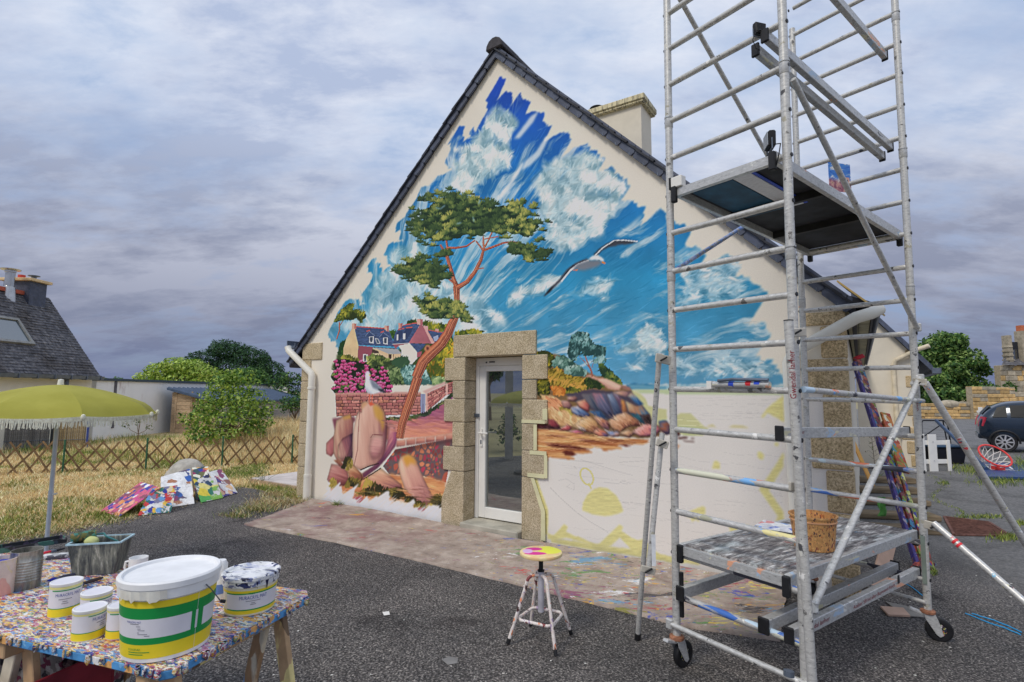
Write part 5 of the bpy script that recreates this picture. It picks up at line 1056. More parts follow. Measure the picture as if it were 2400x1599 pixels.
def left_side():
    # neighbour house
    t = thing('neighbour_house', (XW, 10, 0), 0, 'cream house with a steep mossy slate roof, slate chimney and skylight', 'house')
    ye = 7.55; y0 = -6.0
    m = MB(); m.box(-4.2, .0, y0, ye - .05, -.02, 2.18); m.build('wall', mat('neighbour_render', S(206, 202, 190), .9, var=.06, scale=2), t)
    RX, RZ, EZ = -1.72, 4.78, 2.16
    m = MB(); m.add([(.22, y0 - .2, EZ), (.22, ye, EZ), (RX, ye, RZ), (RX, y0 - .2, RZ), (RX * 2 - .22, y0 - .2, EZ), (RX * 2 - .22, ye, EZ), (.22, y0 - .2, EZ - .08), (.22, ye, EZ - .08), (RX, ye, RZ - .1), (RX * 2 - .22, ye, EZ - .08)], [(0, 1, 2, 3), (3, 2, 5, 4), (0, 6, 7, 1), (1, 7, 8, 2), (2, 8, 9, 5)])
    rf = m.build('roof', M_OLDROOF, t)
    sl = np.array([RX - .22, 0, RZ - EZ]); Ls = np.linalg.norm(sl); sl = sl / Ls; nr = np.array([-sl[2], 0, sl[0]]) * -1; rows = 30
    if nr[0] < 0: nr = -nr
    m = MB(); R = random.Random(2)
    for i in range(rows):
        a = np.array([.22, 0, EZ]) + sl * (Ls * i / rows); b = np.array([.22, 0, EZ]) + sl * (Ls * (i + 1.2) / rows)
        y = y0 - .2
        while y < ye:
            w = R.uniform(.2, .34); y2 = min(ye, y + w - .006); h = R.uniform(.012, .03)
            m.add([(*(a + nr * h)[[0]], y, (a + nr * h)[2]), ((a + nr * h)[0], y2, (a + nr * h)[2]), ((b + nr * .004)[0], y2, (b + nr * .004)[2]), ((b + nr * .004)[0], y, (b + nr * .004)[2]), (a[0], y, a[2]), (a[0], y2, a[2])], [(0, 1, 2, 3), (4, 5, 1, 0)]); y += w
    o = m.build('roof_slates', M_OLDROOF, rf); o['kind'] = 'stuff'
    m = MB(); m.box(RX - .14, RX + .14, y0 - .2, ye - 1.0, RZ - .07, RZ + .05); m.build('ridge_tiles', mat('red_ridge', S(150, 76, 58), .8, var=.25, scale=8), rf)
    # chimney near the gable
    m = MB(); m.box(RX - .55, RX + .30, ye - 1.05, ye - .45, RZ - 1.1, RZ + .38); ch = m.build('chimney', M_SLATE, t)
    m = MB(); m.box(RX - .65, RX + .40, ye - 1.15, ye - .35, RZ + .38, RZ + .47); m.build('chimney_cap', mat('cap_tan', S(190, 166, 128), .8), ch, bevel=.01)
    m = MB(); m.lathe([(.10, 0), (.10, .16)], 12, (RX - .28, ye - .75, RZ + .47)); m.build('chimney_pot', mat('red_pot', S(170, 60, 50), .8), ch); m = MB(); m.lathe([(.07, 0), (.07, .1), (.16, .12), (.16, .14)], 12, (RX + .12, ye - .75, RZ + .47)); m.build('cowl', M_ZINC, ch)
    # steel flue and flashing
    m = MB(); p = (RX + .10, 6.02, RZ - .42); m.lathe([(.20, 0), (.15, .5), (.12, .52), (.12, .95), (.14, .96), (.14, 1.02), (.24, 1.03), (.25, 1.06)], 16, p); m.build('flue', mat('steel', (.55, .55, .54), .25, .9, var=.1), t, smooth=True)
    # skylight
    m = MB(); f = lambda s, y, h: tuple(np.array([.22, y, EZ]) + sl * s + nr * h)
    def quad(mb, s0, s1, ya, yb, h0, h1): mb.add([f(s0, ya, h0), f(s0, yb, h0), f(s1, yb, h0), f(s1, ya, h0), f(s0, ya, h1), f(s0, yb, h1), f(s1, yb, h1), f(s1, ya, h1)], [(0, 1, 2, 3), (4, 5, 6, 7), (0, 1, 5, 4), (1, 2, 6, 5), (2, 3, 7, 6), (3, 0, 4, 7)])
    ya, yb, s0, s1 = 4.2, 5.62, 1.15, 1.95
    quad(m, s0 - .08, s0, ya, yb, .0, .09); quad(m, s1, s1 + .08, ya, yb, 0, .09); quad(m, s0 - .08, s1 + .08, ya - .08, ya, 0, .09); quad(m, s0 - .08, s1 + .08, yb, yb + .08, 0, .09); sk = m.build('skylight', mat('skylight_frame', S(120, 120, 116), .5), t)
    m = MB(); quad(m, s0, s1, ya, yb, .03, .05); m.build('pane', glass_mat('skylight_glass', (.05, .08, .1), .05), sk)
    m = MB(); pr = [(.22, EZ - .02), (.24, EZ - .1), (.30, EZ - .12), (.36, EZ - .1), (.38, EZ), (.36, EZ), (.34, EZ - .08), (.26, EZ - .08)]; m.prism(pr, y0 - .2, ye, lambda p, q, tt: (p, tt, q)); m.build('gutter', M_ZINC, t)
    for i in range(12):
        y = 1.0 + i * .58; m = MB(); m.box(.22, .39, y, y + .03, EZ - .13, EZ + .02); m.build('gutter_bracket', M_ZINC, t)
    m = MB(); m.tube([(.08, ye - 1.15, EZ - .1), (.08, ye - 1.15, .0)], .07, 10); m.tube([(.08, ye - 1.15, EZ - .45), (.08, ye - 1.15, EZ - .3)], .13, 10); m.build('downpipe', M_ZINC, t)
    # long pale building with flat coping
    t = thing('garden_building', (XW, 17.6, 0), 0, 'long low pale rendered building with dark streaks and a thin dark coping', 'building')
    m = MB(); m.box(-3.5, 0, .1, 15.2, -.02, 2.03); m.build('wall', stained('streaked_render', S(228, 222, 214), S(150, 128, 126)), t)
    m = MB(); m.box(-3.56, .06, .05, 15.26, 2.03, 2.12); m.build('coping', mat('dark_coping', S(48, 62, 72), .5), t)
    m = MB(); m.box(.0, .03, .9, 1.0, .4, 2.03); m.build('joint', mat('joint_grey', S(80, 78, 84), .7), t)
    # reed screen in front of the neighbour's yard
    mr = mat('reed', S(120, 106, 84), .9, var=.35, scale=30, rand=.25)
    for k, (xa, xb, ca, lab) in enumerate(((-60, 118, S(100, 98, 96), 'weathered grey reed screen beside the blue post'), (122, 202, S(134, 116, 84), 'tan reed screen at the corner of the pale wall'))):
        a = gp(xa, 1057 - xa * .03); b = gp(xb, 1056 - xb * .03); t = thing('reed_screen', (a[0], a[1], GZ), atan2(b[1] - a[1], b[0] - a[0]), lab, 'screen', 'reed screens under the parasol'); L = np.hypot(b[0] - a[0], b[1] - a[1]); n = int(L / .045); mr = mat('reed', ca, .9, var=.3, scale=30, rand=.3)
        me = None
        for i in range(n):
            if me is None: q = MB(); q.box(-.019, .019, -.012, .012, 0, 1.2); o = q.build('reed', mr, t); me = o.data
            else: o = bpy.data.objects.new('reed', me); COL.objects.link(o); o.parent = t
            o.location = (.02 + i * .045, random.uniform(-.005, .005), 0); o.scale = (1, 1, random.uniform(.94, 1.03))
        for z in (.25, .75): q = MB(); q.tube([(0, -.02, z), (L, -.02, z)], .006, 5); q.build('wire', M_ZINC, t)
        q = MB(); q.box(L - .02, L + .03, -.03, .03, 0, 1.1); q.build('post', mat('blue_post' if k else 'dark_post', S(50, 66, 130) if k else S(40, 44, 48), .6), t)
    # shed
    t = thing('wooden_shed', (-13.45, 21.0, 0), 0, 'weathered plank shed with a ribbed blue-grey metal roof', 'shed'); W, D = 1.75, 9.0
    mw = mat('shed_plank', S(160, 138, 112), .9, var=.3, scale=10, bump=.4, bscale=30, rand=.2, stretch=(1, 1, 6)); mg = mat('shed_plank_grey', S(136, 132, 130), .9, var=.25, scale=10, bump=.4, rand=.2, stretch=(1, .2, 6))
    H0, H1 = 1.78, 1.32
    m = MB(); m.prism([(0.03, 0), (W - .03, 0), (W - .03, H1 - .05), (.03, H0 - .05)], .04, D, lambda p, q, tt: (p, tt, q)); m.build('body', M_SLATE_D, t)
    n = 12
    for i in range(n):
        z0 = .02 + i * .148; z1 = z0 + .142
        for xa, xb in ((.0, .16), (.82, W)):
            zt = lambda x: H0 - .04 + (H1 - H0) * x / W
            if z0 > zt(xa) - .02: continue
            q = MB(); xe = xb if z1 < zt(xb) else max(xa + .05, min(xb, (zt(0) - z1) / ((H0 - H1) / W)))
            if xe - xa < .06: continue
            q.box(xa, xe, .0, .035, z0, min(z1, zt(xa))); q.build('plank', mw, t)
        if z1 < H1:
            q = MB(); q.box(W - .028, W, .04, D, z0, z1); q.build('plank', mg, t)
    q = MB(); dr = q.box(.20, .78, -.012, .03, .03, 1.60).build('door', mw, t)
    for i in range(10): q = MB(); q.box(.22, .76, -.028, -.0125, .06 + i * .153, .06 + i * .153 + .140); q.build('plank', mw, dr)
    for x in (.16, .78): q = MB(); q.box(x, x + .05, -.04, .0, .0, 1.68); q.build('door_post', mw, t)
    q = MB(); q.add([(-.12, -.18, H0 + .05), (W + .18, -.18, H1 - .02), (W + .18, D + .1, H1 - .02), (-.12, D + .1, H0 + .05), (-.12, -.18, H0 - .04), (W + .18, -.18, H1 - .11), (W + .18, D + .1, H1 - .11), (-.12, D + .1, H0 - .04)], [(0, 1, 2, 3), (7, 6, 5, 4), (0, 4, 5, 1), (1, 5, 6, 2), (2, 6, 7, 3), (3, 7, 4, 0)]); mr = mat('blue_grey_sheet', S(66, 80, 100), .65, 0., var=.12, spec=.2); rf = q.build('roof', mr, t)
    for i in range(30):
        y = -.1 + i * .3; q = MB(); q.add([(-.12, y, H0 + .05), (W + .18, y, H1 - .02), (W + .18, y + .06, H1 - .02), (-.12, y + .06, H0 + .05), (-.12, y + .02, H0 + .085), (W + .18, y + .02, H1 + .015), (W + .18, y + .04, H1 + .015), (-.12, y + .04, H0 + .085)], [(0, 4, 5, 1), (4, 7, 6, 5), (7, 3, 2, 6), (0, 3, 7, 4), (1, 5, 6, 2)]); q.build('rib', mr, rf)
    # trellis fence with green posts
    a = gp(-120, 1118); b = gp(720, 1086); L = np.hypot(*(b - a)[:2]); t = thing('trellis_fence', (a[0], a[1], GZ), atan2(b[1] - a[1], b[0] - a[0]), 'low wooden diamond trellis fence with green metal posts across the dry lawn', 'fence')
    ms = mat('trellis_slat', S(104, 84, 60), .9, var=.3, scale=12, rand=.25); Hf = .62; w = .27; n = int(L / w); mh = {}
    for s in (-1, 1):
        q = MB(); q.bar((-s * .225, 0, -.02), (s * .225, 0, Hf), .032, .014, (0, 1, 0)); o = q.build('slat', ms, t); mh[s] = o.data; bpy.data.objects.remove(o)
        for i in range(n + 1):
            o = bpy.data.objects.new('slat', mh[s]); COL.objects.link(o); o.parent = t; o.location = (i * w + random.uniform(-.02, .02), s * .009, random.uniform(-.03, .03)); o.rotation_euler = (0, random.uniform(-.10, .10), 0)
    for i in range(int(L / 1.42) + 1):
        q = MB(); q.tube([(0, 0, -.02), (0, 0, .66)], .018, 8); o = q.build('post', mat('green_post', S(40, 84, 62), .5) if i == 0 else bpy.data.materials['green_post'], t); o.location = (i * 1.42 + .35, -.04, 0)
    # things reflected in the door glass: concrete pole
left_side()
# ------------------------------------------------------------------ right: annexe, stone walls, stone house, road things
def uz(x, y, d): return wall_uz(x, y, -d)
def right_side():
    D = 9.95
    t = thing('house_annexe', HO, HANG, 'cream rendered annexe with tan granite corner stones and slate roof behind the scaffold', 'house')
    uR = uz(2158, 1000, D)[0]; zE = uz(2160, 848, D)[1]; ua, za = uz(2040, 738, D); k = (za - zE) / (uR + .1 - ua)
    uA = 7.43; zA = zE + k * (uR + .1 - uA)
    m = MB(); m.prism([(uA, -.05), (uR, -.05), (uR, zE + k * .1 - .02), (uA, zA - .03)], D, D + 6, lambda p, q, tt: (p, tt, q)); m.build('wall', M_RENDER, t)
    m = MB(); m.prism([(uA, zA), (uR + .28, zE - k * .18), (uR + .28, zE - k * .18 + .13), (uA, zA + .13)], D - .12, D + 6, lambda p, q, tt: (p, tt, q)); rf = m.build('roof', M_SLATE, t)
    n = 14
    for i in range(n):
        a = uA + (uR + .28 - uA) * i / n; b = uA + (uR + .28 - uA) * (i + 1.05) / n; z = lambda u: zE + k * (uR + .1 - u)
        q = MB(); q.prism([(a, z(a) - .02), (b, z(b) - .02), (b, z(b) + .10), (a, z(a) + .10)], D - .145, D - .122, lambda p, q_, tt: (p, tt, q_)); q.build('verge_slate', M_SLATE, rf)
    for x0, y0, x1, y1 in ((2121, 820, 2150, 835), (2133, 836, 2153, 872), (2122, 880, 2150, 908), (2136, 908, 2155, 942), (2125, 944, 2156, 975), (2138, 976, 2158, 1000), (2112, 1000, 2158, 1032), (2125, 1033, 2160, 1065), (2135, 1066, 2160, 1095)):
        u0, z1 = uz(x0, y0, D); u1, z0 = uz(x1, y1, D); q = MB(); q.box(u0, uR + .015, D - .02, D + .2, max(.0, z0), z1 - .01); q.build('quoin_stone', M_GRAN2, t, bevel=.015)
    u, z = uz(2093, 850, D); u2, z2 = uz(2150, 815, D); q = MB(); q.tube([(u2 + .2, D - .22, z2 + .02), (u2, D - .16, z2 - .05), (u + .05, D - .07, z + .05), (u, D - .06, z - .1), (u, D - .06, .1)], .05, 10); q.build('downpipe', mat('cream_pipe', S(196, 184, 160), .5), t, smooth=True)
    for zz in (1.62, .72): q = MB(); q.lathe([(.07, 0), (.07, .04)], 10, (u, D - .06, zz)); q.build('pipe_bracket', bpy.data.materials['cream_pipe'], t)
    q = MB(); q.box(uR + .26, uR + .42, D - .2, D + 6, zE - k * .2 - .02, zE - k * .2 + .1); q.build('gutter', M_ZINC, t)
    # rubble wall: two runs; stones are separate
    ms = [mat('tan_stone', S(176, 146, 98), .9, var=.25, scale=4, bump=.6, bscale=14, bdist=.02, rand=.3), mat('grey_stone', S(150, 140, 122), .9, var=.25, scale=4, bump=.6, bscale=14, bdist=.02, rand=.3)]
    def rubble(t, x0, x1, z0, z1, R, rows, th=.5, mi=0, wmin=.25, wmax=.75, top=None, name='stone'):
        q = MB(); q.box(x0, x1, .06, th - .06, z0 - .05, z1 - .03); q.build('core', M_MORTAR, t); z = z0
        hs = [(z1 - z0) / rows] * rows
        for h in hs:
            x = x0
            while x < x1 - .02:
                w = min(R.uniform(wmin, wmax), x1 - x)
                if x1 - x - w < .12: w = x1 - x
                zt = z + h
                if top: zt = min(zt, top(x + w / 2))
                if zt - z > .05:
                    q = MB(); q.box(x + .012, x + w - .012, R.uniform(-.03, .03), th, z + .012, zt - .012); q.build(name, ms[mi if R.random() < .75 else 1 - mi], t, bevel=.03)
                x += w
            z += h
    Y = 37.; a = at(2150, 980, Y); t = thing('stone_wall', (a[0], Y, 0), 0, 'low tan rubble stone wall across the road', 'wall'); R = random.Random(8)
    wl = at(2276, 980, Y)[0] - a[0]; rubble(t, 0, wl, -.05, 1.12, R, 5, .5, 0, .4, 1.1)
    t = thing('stone_wall', (a[0] + wl, Y - .3, 0), 0, 'taller squared tan stone pier with ivy on top, right of the low wall', 'wall'); rubble(t, 0, 3.0, -.05, 2.3, R, 9, .6, 0, .5, 1.1, lambda x: 2.4 - max(0, x - .8) * .12)
    # boulders on the low wall
    for x, y, r_, lab in ((2225, 936, .55, 'big rounded rubble boulder on top of the low stone wall'), (2262, 938, .45, 'smaller grey boulder on the low wall beside the pier')):
        b = at(x, y, Y + .2); boulder('boulder', (b[0], Y + .25, 1.1 - .1), (r_ * 1.4, r_ * .6, r_ * .6), lab, ms[1], int(r_ * 100))
    # stone house with gabled dormers
    Y = 41.; a = at(2352, 950, Y); t = thing('stone_house', (a[0], Y, 0), 0, 'old grey stone house with stepped dormers at the right edge', 'house'); z1 = at(2352, 856, Y)[2]
    rubble(t, 0, 4.2, -.05, z1, R, 10, .6, 1, .3, .8)
    q = MB(); q.add([(-.15, -.3, z1), (4.6, -.3, z1), (6.2, 1.7, z1 + 1.9), (2.6, 1.7, z1 + 1.9)], [(0, 1, 2, 3)]); q.build('roof', M_OLDROOF, t)
    x0 = at(2364, 830, Y)[0] - a[0]; zt = at(2364, 786, Y)[2]
    q = MB(); q.box(x0, x0 + .3, -.05, .5, z1 - .2, zt); q.build('dormer_pier', ms[1], t); q = MB(); q.box(x0 + .3, 4.2, .25, .6, z1 + .1, zt - .5); q.build('dormer_slates', M_SLATE_D, t); q = MB(); q.box(x0 + .45, x0 + .85, .2, .26, z1 + .3, zt - 1.1); q.build('dormer_window', M_GLASS, t)
    x1 = at(2392, 800, Y)[0] - a[0]; q = MB(); q.box(x1, x1 + .5, -.15, .5, z1 - .2, zt + .35); q.build('dormer_pier', ms[1], t); q = MB(); q.box(x1 + .1, x1 + .4, .0, .4, zt + .35, zt + .8); q.build('chimney_stack', mat('brick_red', S(170, 96, 66), .9), t)
    for i in range(5): q = MB(); q.box(x0 - .12 + .02 * i, x0 + .36 - .02 * i, -.1, .5, z1 + .35 * i, z1 + .35 * i + .12); q.build('stone_step', ms[1], t)
def boulder(name, loc, rad, label, mtl, seed, sub=3):
    r = np.random.default_rng(seed); bm = bmesh.new(); bmesh.ops.create_icosphere(bm, subdivisions=sub, radius=1); 
    for v in bm.verts:
        c_ = v.co; n = Mural.fbm(_NZ, np.array([c_.x * 1.3 + c_.z + 9 + seed]), np.array([c_.y * 1.3 - c_.z * .7 + 9]), seed, 3)[0]; k = .75 + .5 * n
        v.co = Vector((c_.x * rad[0] * k, c_.y * rad[1] * k, max(-.6, c_.z) * rad[2] * k))
    me = bpy.data.meshes.new(name); bm.to_mesh(me); bm.free(); me.materials.append(mtl); me.polygons.foreach_set('use_smooth', [True] * len(me.polygons)); o = bpy.data.objects.new(name, me); COL.objects.link(o); o.location = [float(q) for q in loc]; tag(o, label, 'boulder'); return o
right_side()
# ------------------------------------------------------------------ the scaffold tower
SA = np.array([1.0044, 3.3473]); STH = radians(-53.9); SW, SL = .753, 1.729
SD = np.array([cos(STH), sin(STH)]); SE = np.array([-sin(STH), cos(STH)])
def alu_mat(name, cover, base=(.46, .46, .48), paints=None, scale=55., rough=.42, st=(1, 1, 1)):
    m, nt, b = newmat(name); q = NT(nt); v0 = q.map(st)
    sc = q.noise(34, 5, .7, .2, q.map((1, 1, 2.5))); bs = q.ramp(sc, [(.30, mul(base, .42)), (.42, mul(base, .85)), (.58, base), (.72, mul(base, 1.3))])
    v = q.addv(v0, q.noise(scale * .6, 3, .6, 0, v0, True), .03); cr = q.sep(q.voro(scale, v)); P = paints or [S(60, 110, 190), S(230, 228, 224), S(40, 40, 46), S(196, 60, 66), S(120, 180, 214), S(226, 200, 90), S(214, 120, 60), S(60, 60, 90), S(235, 235, 235)]
    pc = q.ramp(cr[0], [(i / len(P), p) for i, p in enumerate(P)], True); f = q.noise(9, 6, .7, .5, v0); f = q.math('ADD', q.math('MULTIPLY', f, .7), q.math('MULTIPLY', cr[1], .3)); th = .28 + .44 * (1 - cover)
    fac = q.step(f, th - .015, th + .015); q.to(q.mix(fac, bs, pc), b.inputs['Base Color']); q.to(q.math('MULTIPLY', q.math('SUBTRACT', 1., fac), .28), b.inputs['Metallic']); b.inputs['Roughness'].default_value = rough
    q.bump(q.math('ADD', q.math('MULTIPLY', fac, 1.), sc), .25, .002, b); return m
M_ALU = alu_mat('aluminium', .14, (.66, .65, .62), [S(96, 94, 92), S(70, 70, 72), S(190, 188, 180), S(150, 146, 130), S(206, 204, 200)], 40., .42); M_ALU_P = alu_mat('aluminium_painty', .44, (.62, .61, .59), [S(110, 160, 206), S(206, 204, 196), S(190, 190, 170), S(60, 100, 170), S(170, 190, 206), S(150, 150, 130), S(56, 56, 66), S(196, 110, 80), S(206, 196, 140), S(190, 70, 80), S(180, 196, 200)], 12., .5, (.35, 1, 1)); M_ALU_L = alu_mat('aluminium_light', .16, (.62, .62, .61), [S(200, 200, 196), S(90, 92, 96), S(190, 186, 160), S(150, 170, 190), S(206, 150, 120)], 14., .4, (1, .4, 1))
M_RUB = mat('rubber', (.014, .014, .016), .55, var=.4, scale=12); M_RED = mat('red_paint', S(190, 40, 48), .5); M_DKRED = mat('dark_red_lettering', S(120, 24, 40), .6)
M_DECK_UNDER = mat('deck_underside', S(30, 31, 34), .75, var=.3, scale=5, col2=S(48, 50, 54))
def deck_mat():
    m, nt, b = newmat('painty_deck'); q = NT(nt); v = q.map((1, .16, 1)); f = q.noise(38, 7, .75, .3, v); f2 = q.noise(11, 6, .7, .5, q.map((1, .4, 1)))
    c = q.ramp(f, [(.34, S(38, 36, 40)), (.46, S(92, 88, 88)), (.55, S(128, 124, 122)), (.66, S(206, 204, 200))]); c = q.mix(q.step(f2, .5, .68), c, q.ramp(f, [(.35, S(96, 100, 100)), (.5, S(150, 156, 156)), (.65, S(214, 214, 210))]))
    P = [S(100, 140, 170), S(150, 96, 90), S(190, 188, 150), S(70, 90, 110), S(206, 206, 204), S(60, 56, 60)]; cr = q.sep(q.voro(20, q.addv(v, q.noise(30, 3, .6, 0, v, True), .06))); pc = q.ramp(cr[0], [(i / 6, p) for i, p in enumerate(P)], True); c = q.mix(q.math('MULTIPLY', q.step(q.noise(13, 6, .75, .4, v), .60, .64), .7), c, pc)
    q.to(c, b.inputs['Base Color']); b.inputs['Roughness'].default_value = .8; q.bump(f, .4, .003, b); return m
M_DECK_TOP = deck_mat()
def scaffold():
    S_ = thing('scaffold_tower', (SA[0], SA[1], 0), 0, 'paint-spattered aluminium scaffold tower on castors with two working platforms', 'scaffold')
    S_.rotation_euler = (Matrix.Rotation(.013, 3, 'X') @ Matrix.Rotation(.005, 3, 'Y') @ Matrix.Rotation(STH, 3, 'Z')).to_euler()
    pr = .0235; rr = .0185
    posts = {'al': (0, 0), 'ar': (SW, 0), 'bl': (0, SL), 'br': (SW, SL)}
    top = {'al': 6.2, 'ar': 6.2, 'bl': 4.86, 'br': 6.2}
    for k, (x, y) in posts.items():
        m = MB(); z = .22
        m.tube([(x, y, z), (x, y, top[k])], pr, 14); m.build('post', M_ALU, S_, smooth=True)
        for zc in (2.47, 3.49, 4.55):
            if zc < top[k] - .1: m = MB(); m.lathe([(pr * 1.02, -.06), (pr * 1.14, -.055), (pr * 1.14, 0), (pr * 1.03, .002), (pr * 1.03, .006), (pr * 1.2, .007), (pr * 1.2, .016), (pr, .018)], 14, (x, y, zc)); m.build('spigot_collar', M_ALU_L, S_, smooth=True)
    # ladder rungs
    for y in (0, SL):
        for i in range(24):
            z = .48 + .2495 * i if y == 0 else .445 + .242 * i
            if y == SL and z > 4.9 and False: break
            m = MB(); m.tube([(pr * .7, y, z), (SW * .5, y, z + random.uniform(-.002, .002)), (SW - pr * .7, y, z)], rr, 10); m.build('rung', M_ALU_P if z < 1.4 else M_ALU, S_, smooth=True)
            for x in (-pr, SW + pr):
                m = MB(); m.tube([(x - .003, y, z), (x + .003, y, z)], .012, 8); m.build('rung_end', M_BLACK, S_)
    # castors: telescopic leg, fork, brake, wheel
    for k, (x, y) in posts.items():
        ca = thing_child('castor', S_, (x, y, 0), {'al': .6, 'ar': 2.2, 'bl': 1.0, 'br': -.45}[k] - STH); z0 = GZ
        m = MB(); m.tube([(0, 0, .235), (0, 0, .50 if k in ('al', 'br') else .34)], .013, 10); m.build('leg_tube', M_ALU, ca, smooth=True); ca_w = .078
        m = MB(); m.lathe([(.036, .222), (.044, .228), (.044, .243), (.03, .25)], 16); m.build('swivel', mat('rusty_swivel', S(130, 88, 66), .7, var=.4, scale=30) if k == 'al' else bpy.data.materials['rusty_swivel'], ca, smooth=True)
        m = MB()
        for s in (-1, 1): m.prism([(-.03, .225), (.035, .225), (.05, .19), (.075, .10), (.055, .085), (.035, .10), (-.02, .19)], s * .027, s * .031, lambda p, q, t: (p, t, q))
        m.box(-.03, .035, -.031, .031, .218, .226); m.build('fork', M_ALU_L, ca, bevel=.002)
        m = MB(); m.prism([(-.11, .235), (-.02, .205), (-.02, .222), (-.10, .25)], -.018, .018, lambda p, q, t: (p, t, q)); m.build('brake', M_ALU_L, ca, bevel=.003)
        wx, wz = .055, GZ + ca_w
        m = MB(); prf = [(.040, -.016), (.060, -.019), (.072, -.017), (.078, -.010), (.078, .010), (.072, .017), (.060, .019), (.040, .016)]; n = 28; v = []
        for r_, w_ in prf:
            for i in range(n): a = 2 * pi * i / n; v.append((wx + r_ * cos(a), w_, wz + r_ * sin(a)))
        f = [(i * n + j, i * n + (j + 1) % n, (i + 1) * n + (j + 1) % n, (i + 1) * n + j) for i in range(len(prf) - 1) for j in range(n)]; m.add(v, f); m.build('tyre', M_RUB, ca, smooth=True)
        m = MB(); v = []
        for r_, w_ in [(.041, -.012), (.016, -.016), (.016, .016), (.041, .012)]:
            for i in range(n): a = 2 * pi * i / n; v.append((wx + r_ * cos(a), w_, wz + r_ * sin(a)))
        f = [(i * n + j, i * n + (j + 1) % n, (i + 1) * n + (j + 1) % n, (i + 1) * n + j) for i in range(3) for j in range(n)]; m.add(v, f); m.build('hub', splat('painty_hub', (.03, .03, .035), scale=120, cover=.4, mscale=40) if k == 'al' else bpy.data.materials['painty_hub'], ca, smooth=True)
    # levelling scales on the legs
    m = MB(); m.box(SW - .012, SW + .012, SL - .03, SL - .0225, .42, .74); m.build('level_scale', mat('scale_green', S(110, 120, 112), .5), S_)
    m = MB(); m.tube([(.03, .012, .36), (.03, .012, .62)], .014, 10); m.build('level_scale', M_RUB, S_)
    def tubep(name, a, b, r=.0165, mtl=None, flat=True):
        a = Vector(a); b = Vector(b); m = MB(); m.tube([a, b], r, 10); o = m.build(name, mtl or M_ALU, S_, smooth=True); return o
    # braces
    tubep('brace', (SW + .03, .04, .66), (SW + .03, SL - .02, 1.82), .0185)
    tubep('brace', (SW + .03, .03, 3.40), (SW + .03, SL - .02, 2.18), .0165)
    tubep('brace', (-.02, .0, 4.55), (-.02, SL, 3.28), .0165)
    tubep('brace', (-.015, .01, 2.47), (-.015, SL, 3.40), .014, alu_mat('aluminium_blue', .6, paints=[S(90, 120, 180), S(110, 140, 190), S(150, 160, 190)]))
    tubep('brace', (SW + .03, .02, 1.735), (SW + .03, SL + .02, 1.66), .0165, M_ALU_P)
    tubep('brace', (-.02, -.028, .31), (SW + .03, -.028, .31), .015, M_ALU)
    tubep('brace', (0, SL - .03, .31), (SW, SL - .03, .30), .013, M_ALU)
    for p in ((-.03, -.03, .31), (SW + .03, SL, 1.82), (SW + .03, .04, .66), (SW + .03, SL, 2.18)):
        m = MB(); m.box(p[0] - .022, p[0] + .022, p[1] - .012, p[1] + .012, p[2] - .03, p[2] + .03); m.build('brace_claw', M_ALU_L, S_, bevel=.006)
    zb = lambda z: .445 + (z - .48) / .2495 * .242
    def shear(o, z):
        co = np.empty(len(o.data.vertices) * 3); o.data.vertices.foreach_get('co', co); co = co.reshape(-1, 3); co[:, 2] += (zb(z) - z) * co[:, 1] / SL; o.data.vertices.foreach_set('co', co.ravel()); return o
    # hooked rectangular beams from frame to frame
    def beam(x, z, h=.052, w=.036, mtl=None, y0=-.02, y1=None, hooks=True):
        y1 = SL + .02 if y1 is None else y1; m = MB(); m.box(x - w / 2, x + w / 2, y0, y1, z + .004, z + .004 + h); o = shear(m.build('beam', mtl or M_ALU_L, S_, bevel=.003), z)
        for ya, yb in ((y0 - .018, y0 - .001), (y1 + .001, y1 + .012)): m = MB(); m.box(x - w / 2 - .004, x + w / 2 + .004, ya, yb, z - .008, z + .012 + h); shear(m.build('hook', M_RUB, o, bevel=.004), z)
        return o
    beam(SW - .085, 3.655, .055); beam(SW - .14, 3.60, .055); beam(SW - .09, 4.40, .06)
    bm_ = beam(SW - .075, 1.475, .058); b1 = beam(SW - .06, .475, .062, .04); b2 = beam(SW - .19, .475, .062, .05); beam(.05, .475, .065, .045)
    text_part('lettering', 'bl cher', .028, M_DKRED, bm_, (SW - .075 + .0195, .16, 1.505), (pi / 2 , 0, pi / 2))
    text_part('lettering', 'wendal larher', .034, M_DKRED, b1, (SW - .06 + .0212, .24, .504), (pi / 2, 0, pi / 2), .26)
    text_part('lettering', 'Atelier 58 bd aller Raymond Roch', .030, M_DKRED, b1, (SW - .06 + .0212, .98, .508 + (zb(.475) - .475) * .57), (pi / 2, 0, pi / 2), .62)
    m = MB(); m.box(SW - .06 + .0205, SW - .06 + .0215, 1.34, 1.375, .482, .535); m.build('tape_mark', M_RUB, b1)
    # platforms
    def platform(name, z, mt_top, low):
        p = thing_child(name, S_, (0, 0, 0), 0); x0, x1 = .045, SW - .045
        for x in (x0, x1 - .03): m = MB(); m.box(x, x + .03, -.03, SL + .03, z + .026, z + .088); shear(m.build('side_rail', M_ALU_L, p, bevel=.003), z)
        m = MB(); m.box(x0 + .032, x1 - .032, .0, SL, z + .072, z + .084); shear(m.build('deck', mt_top, p), z)
        for y in (-.03, SL * .33, SL * .66, SL): m = MB(); m.box(x0 + .032, x1 - .032, y, y + .03, z + .022, z + .071); shear(m.build('cross_member', M_ALU_L if y < 0 or y > SL - .1 else M_RUB, p), z)
        for x in (x0 - .002, x1 - .034):
            for y in (-.052, SL + .022): m = MB(); m.box(x, x + .036, y, y + .03, z - .022, z + .082); shear(m.build('hook', M_RUB, p, bevel=.005), z)
        return p
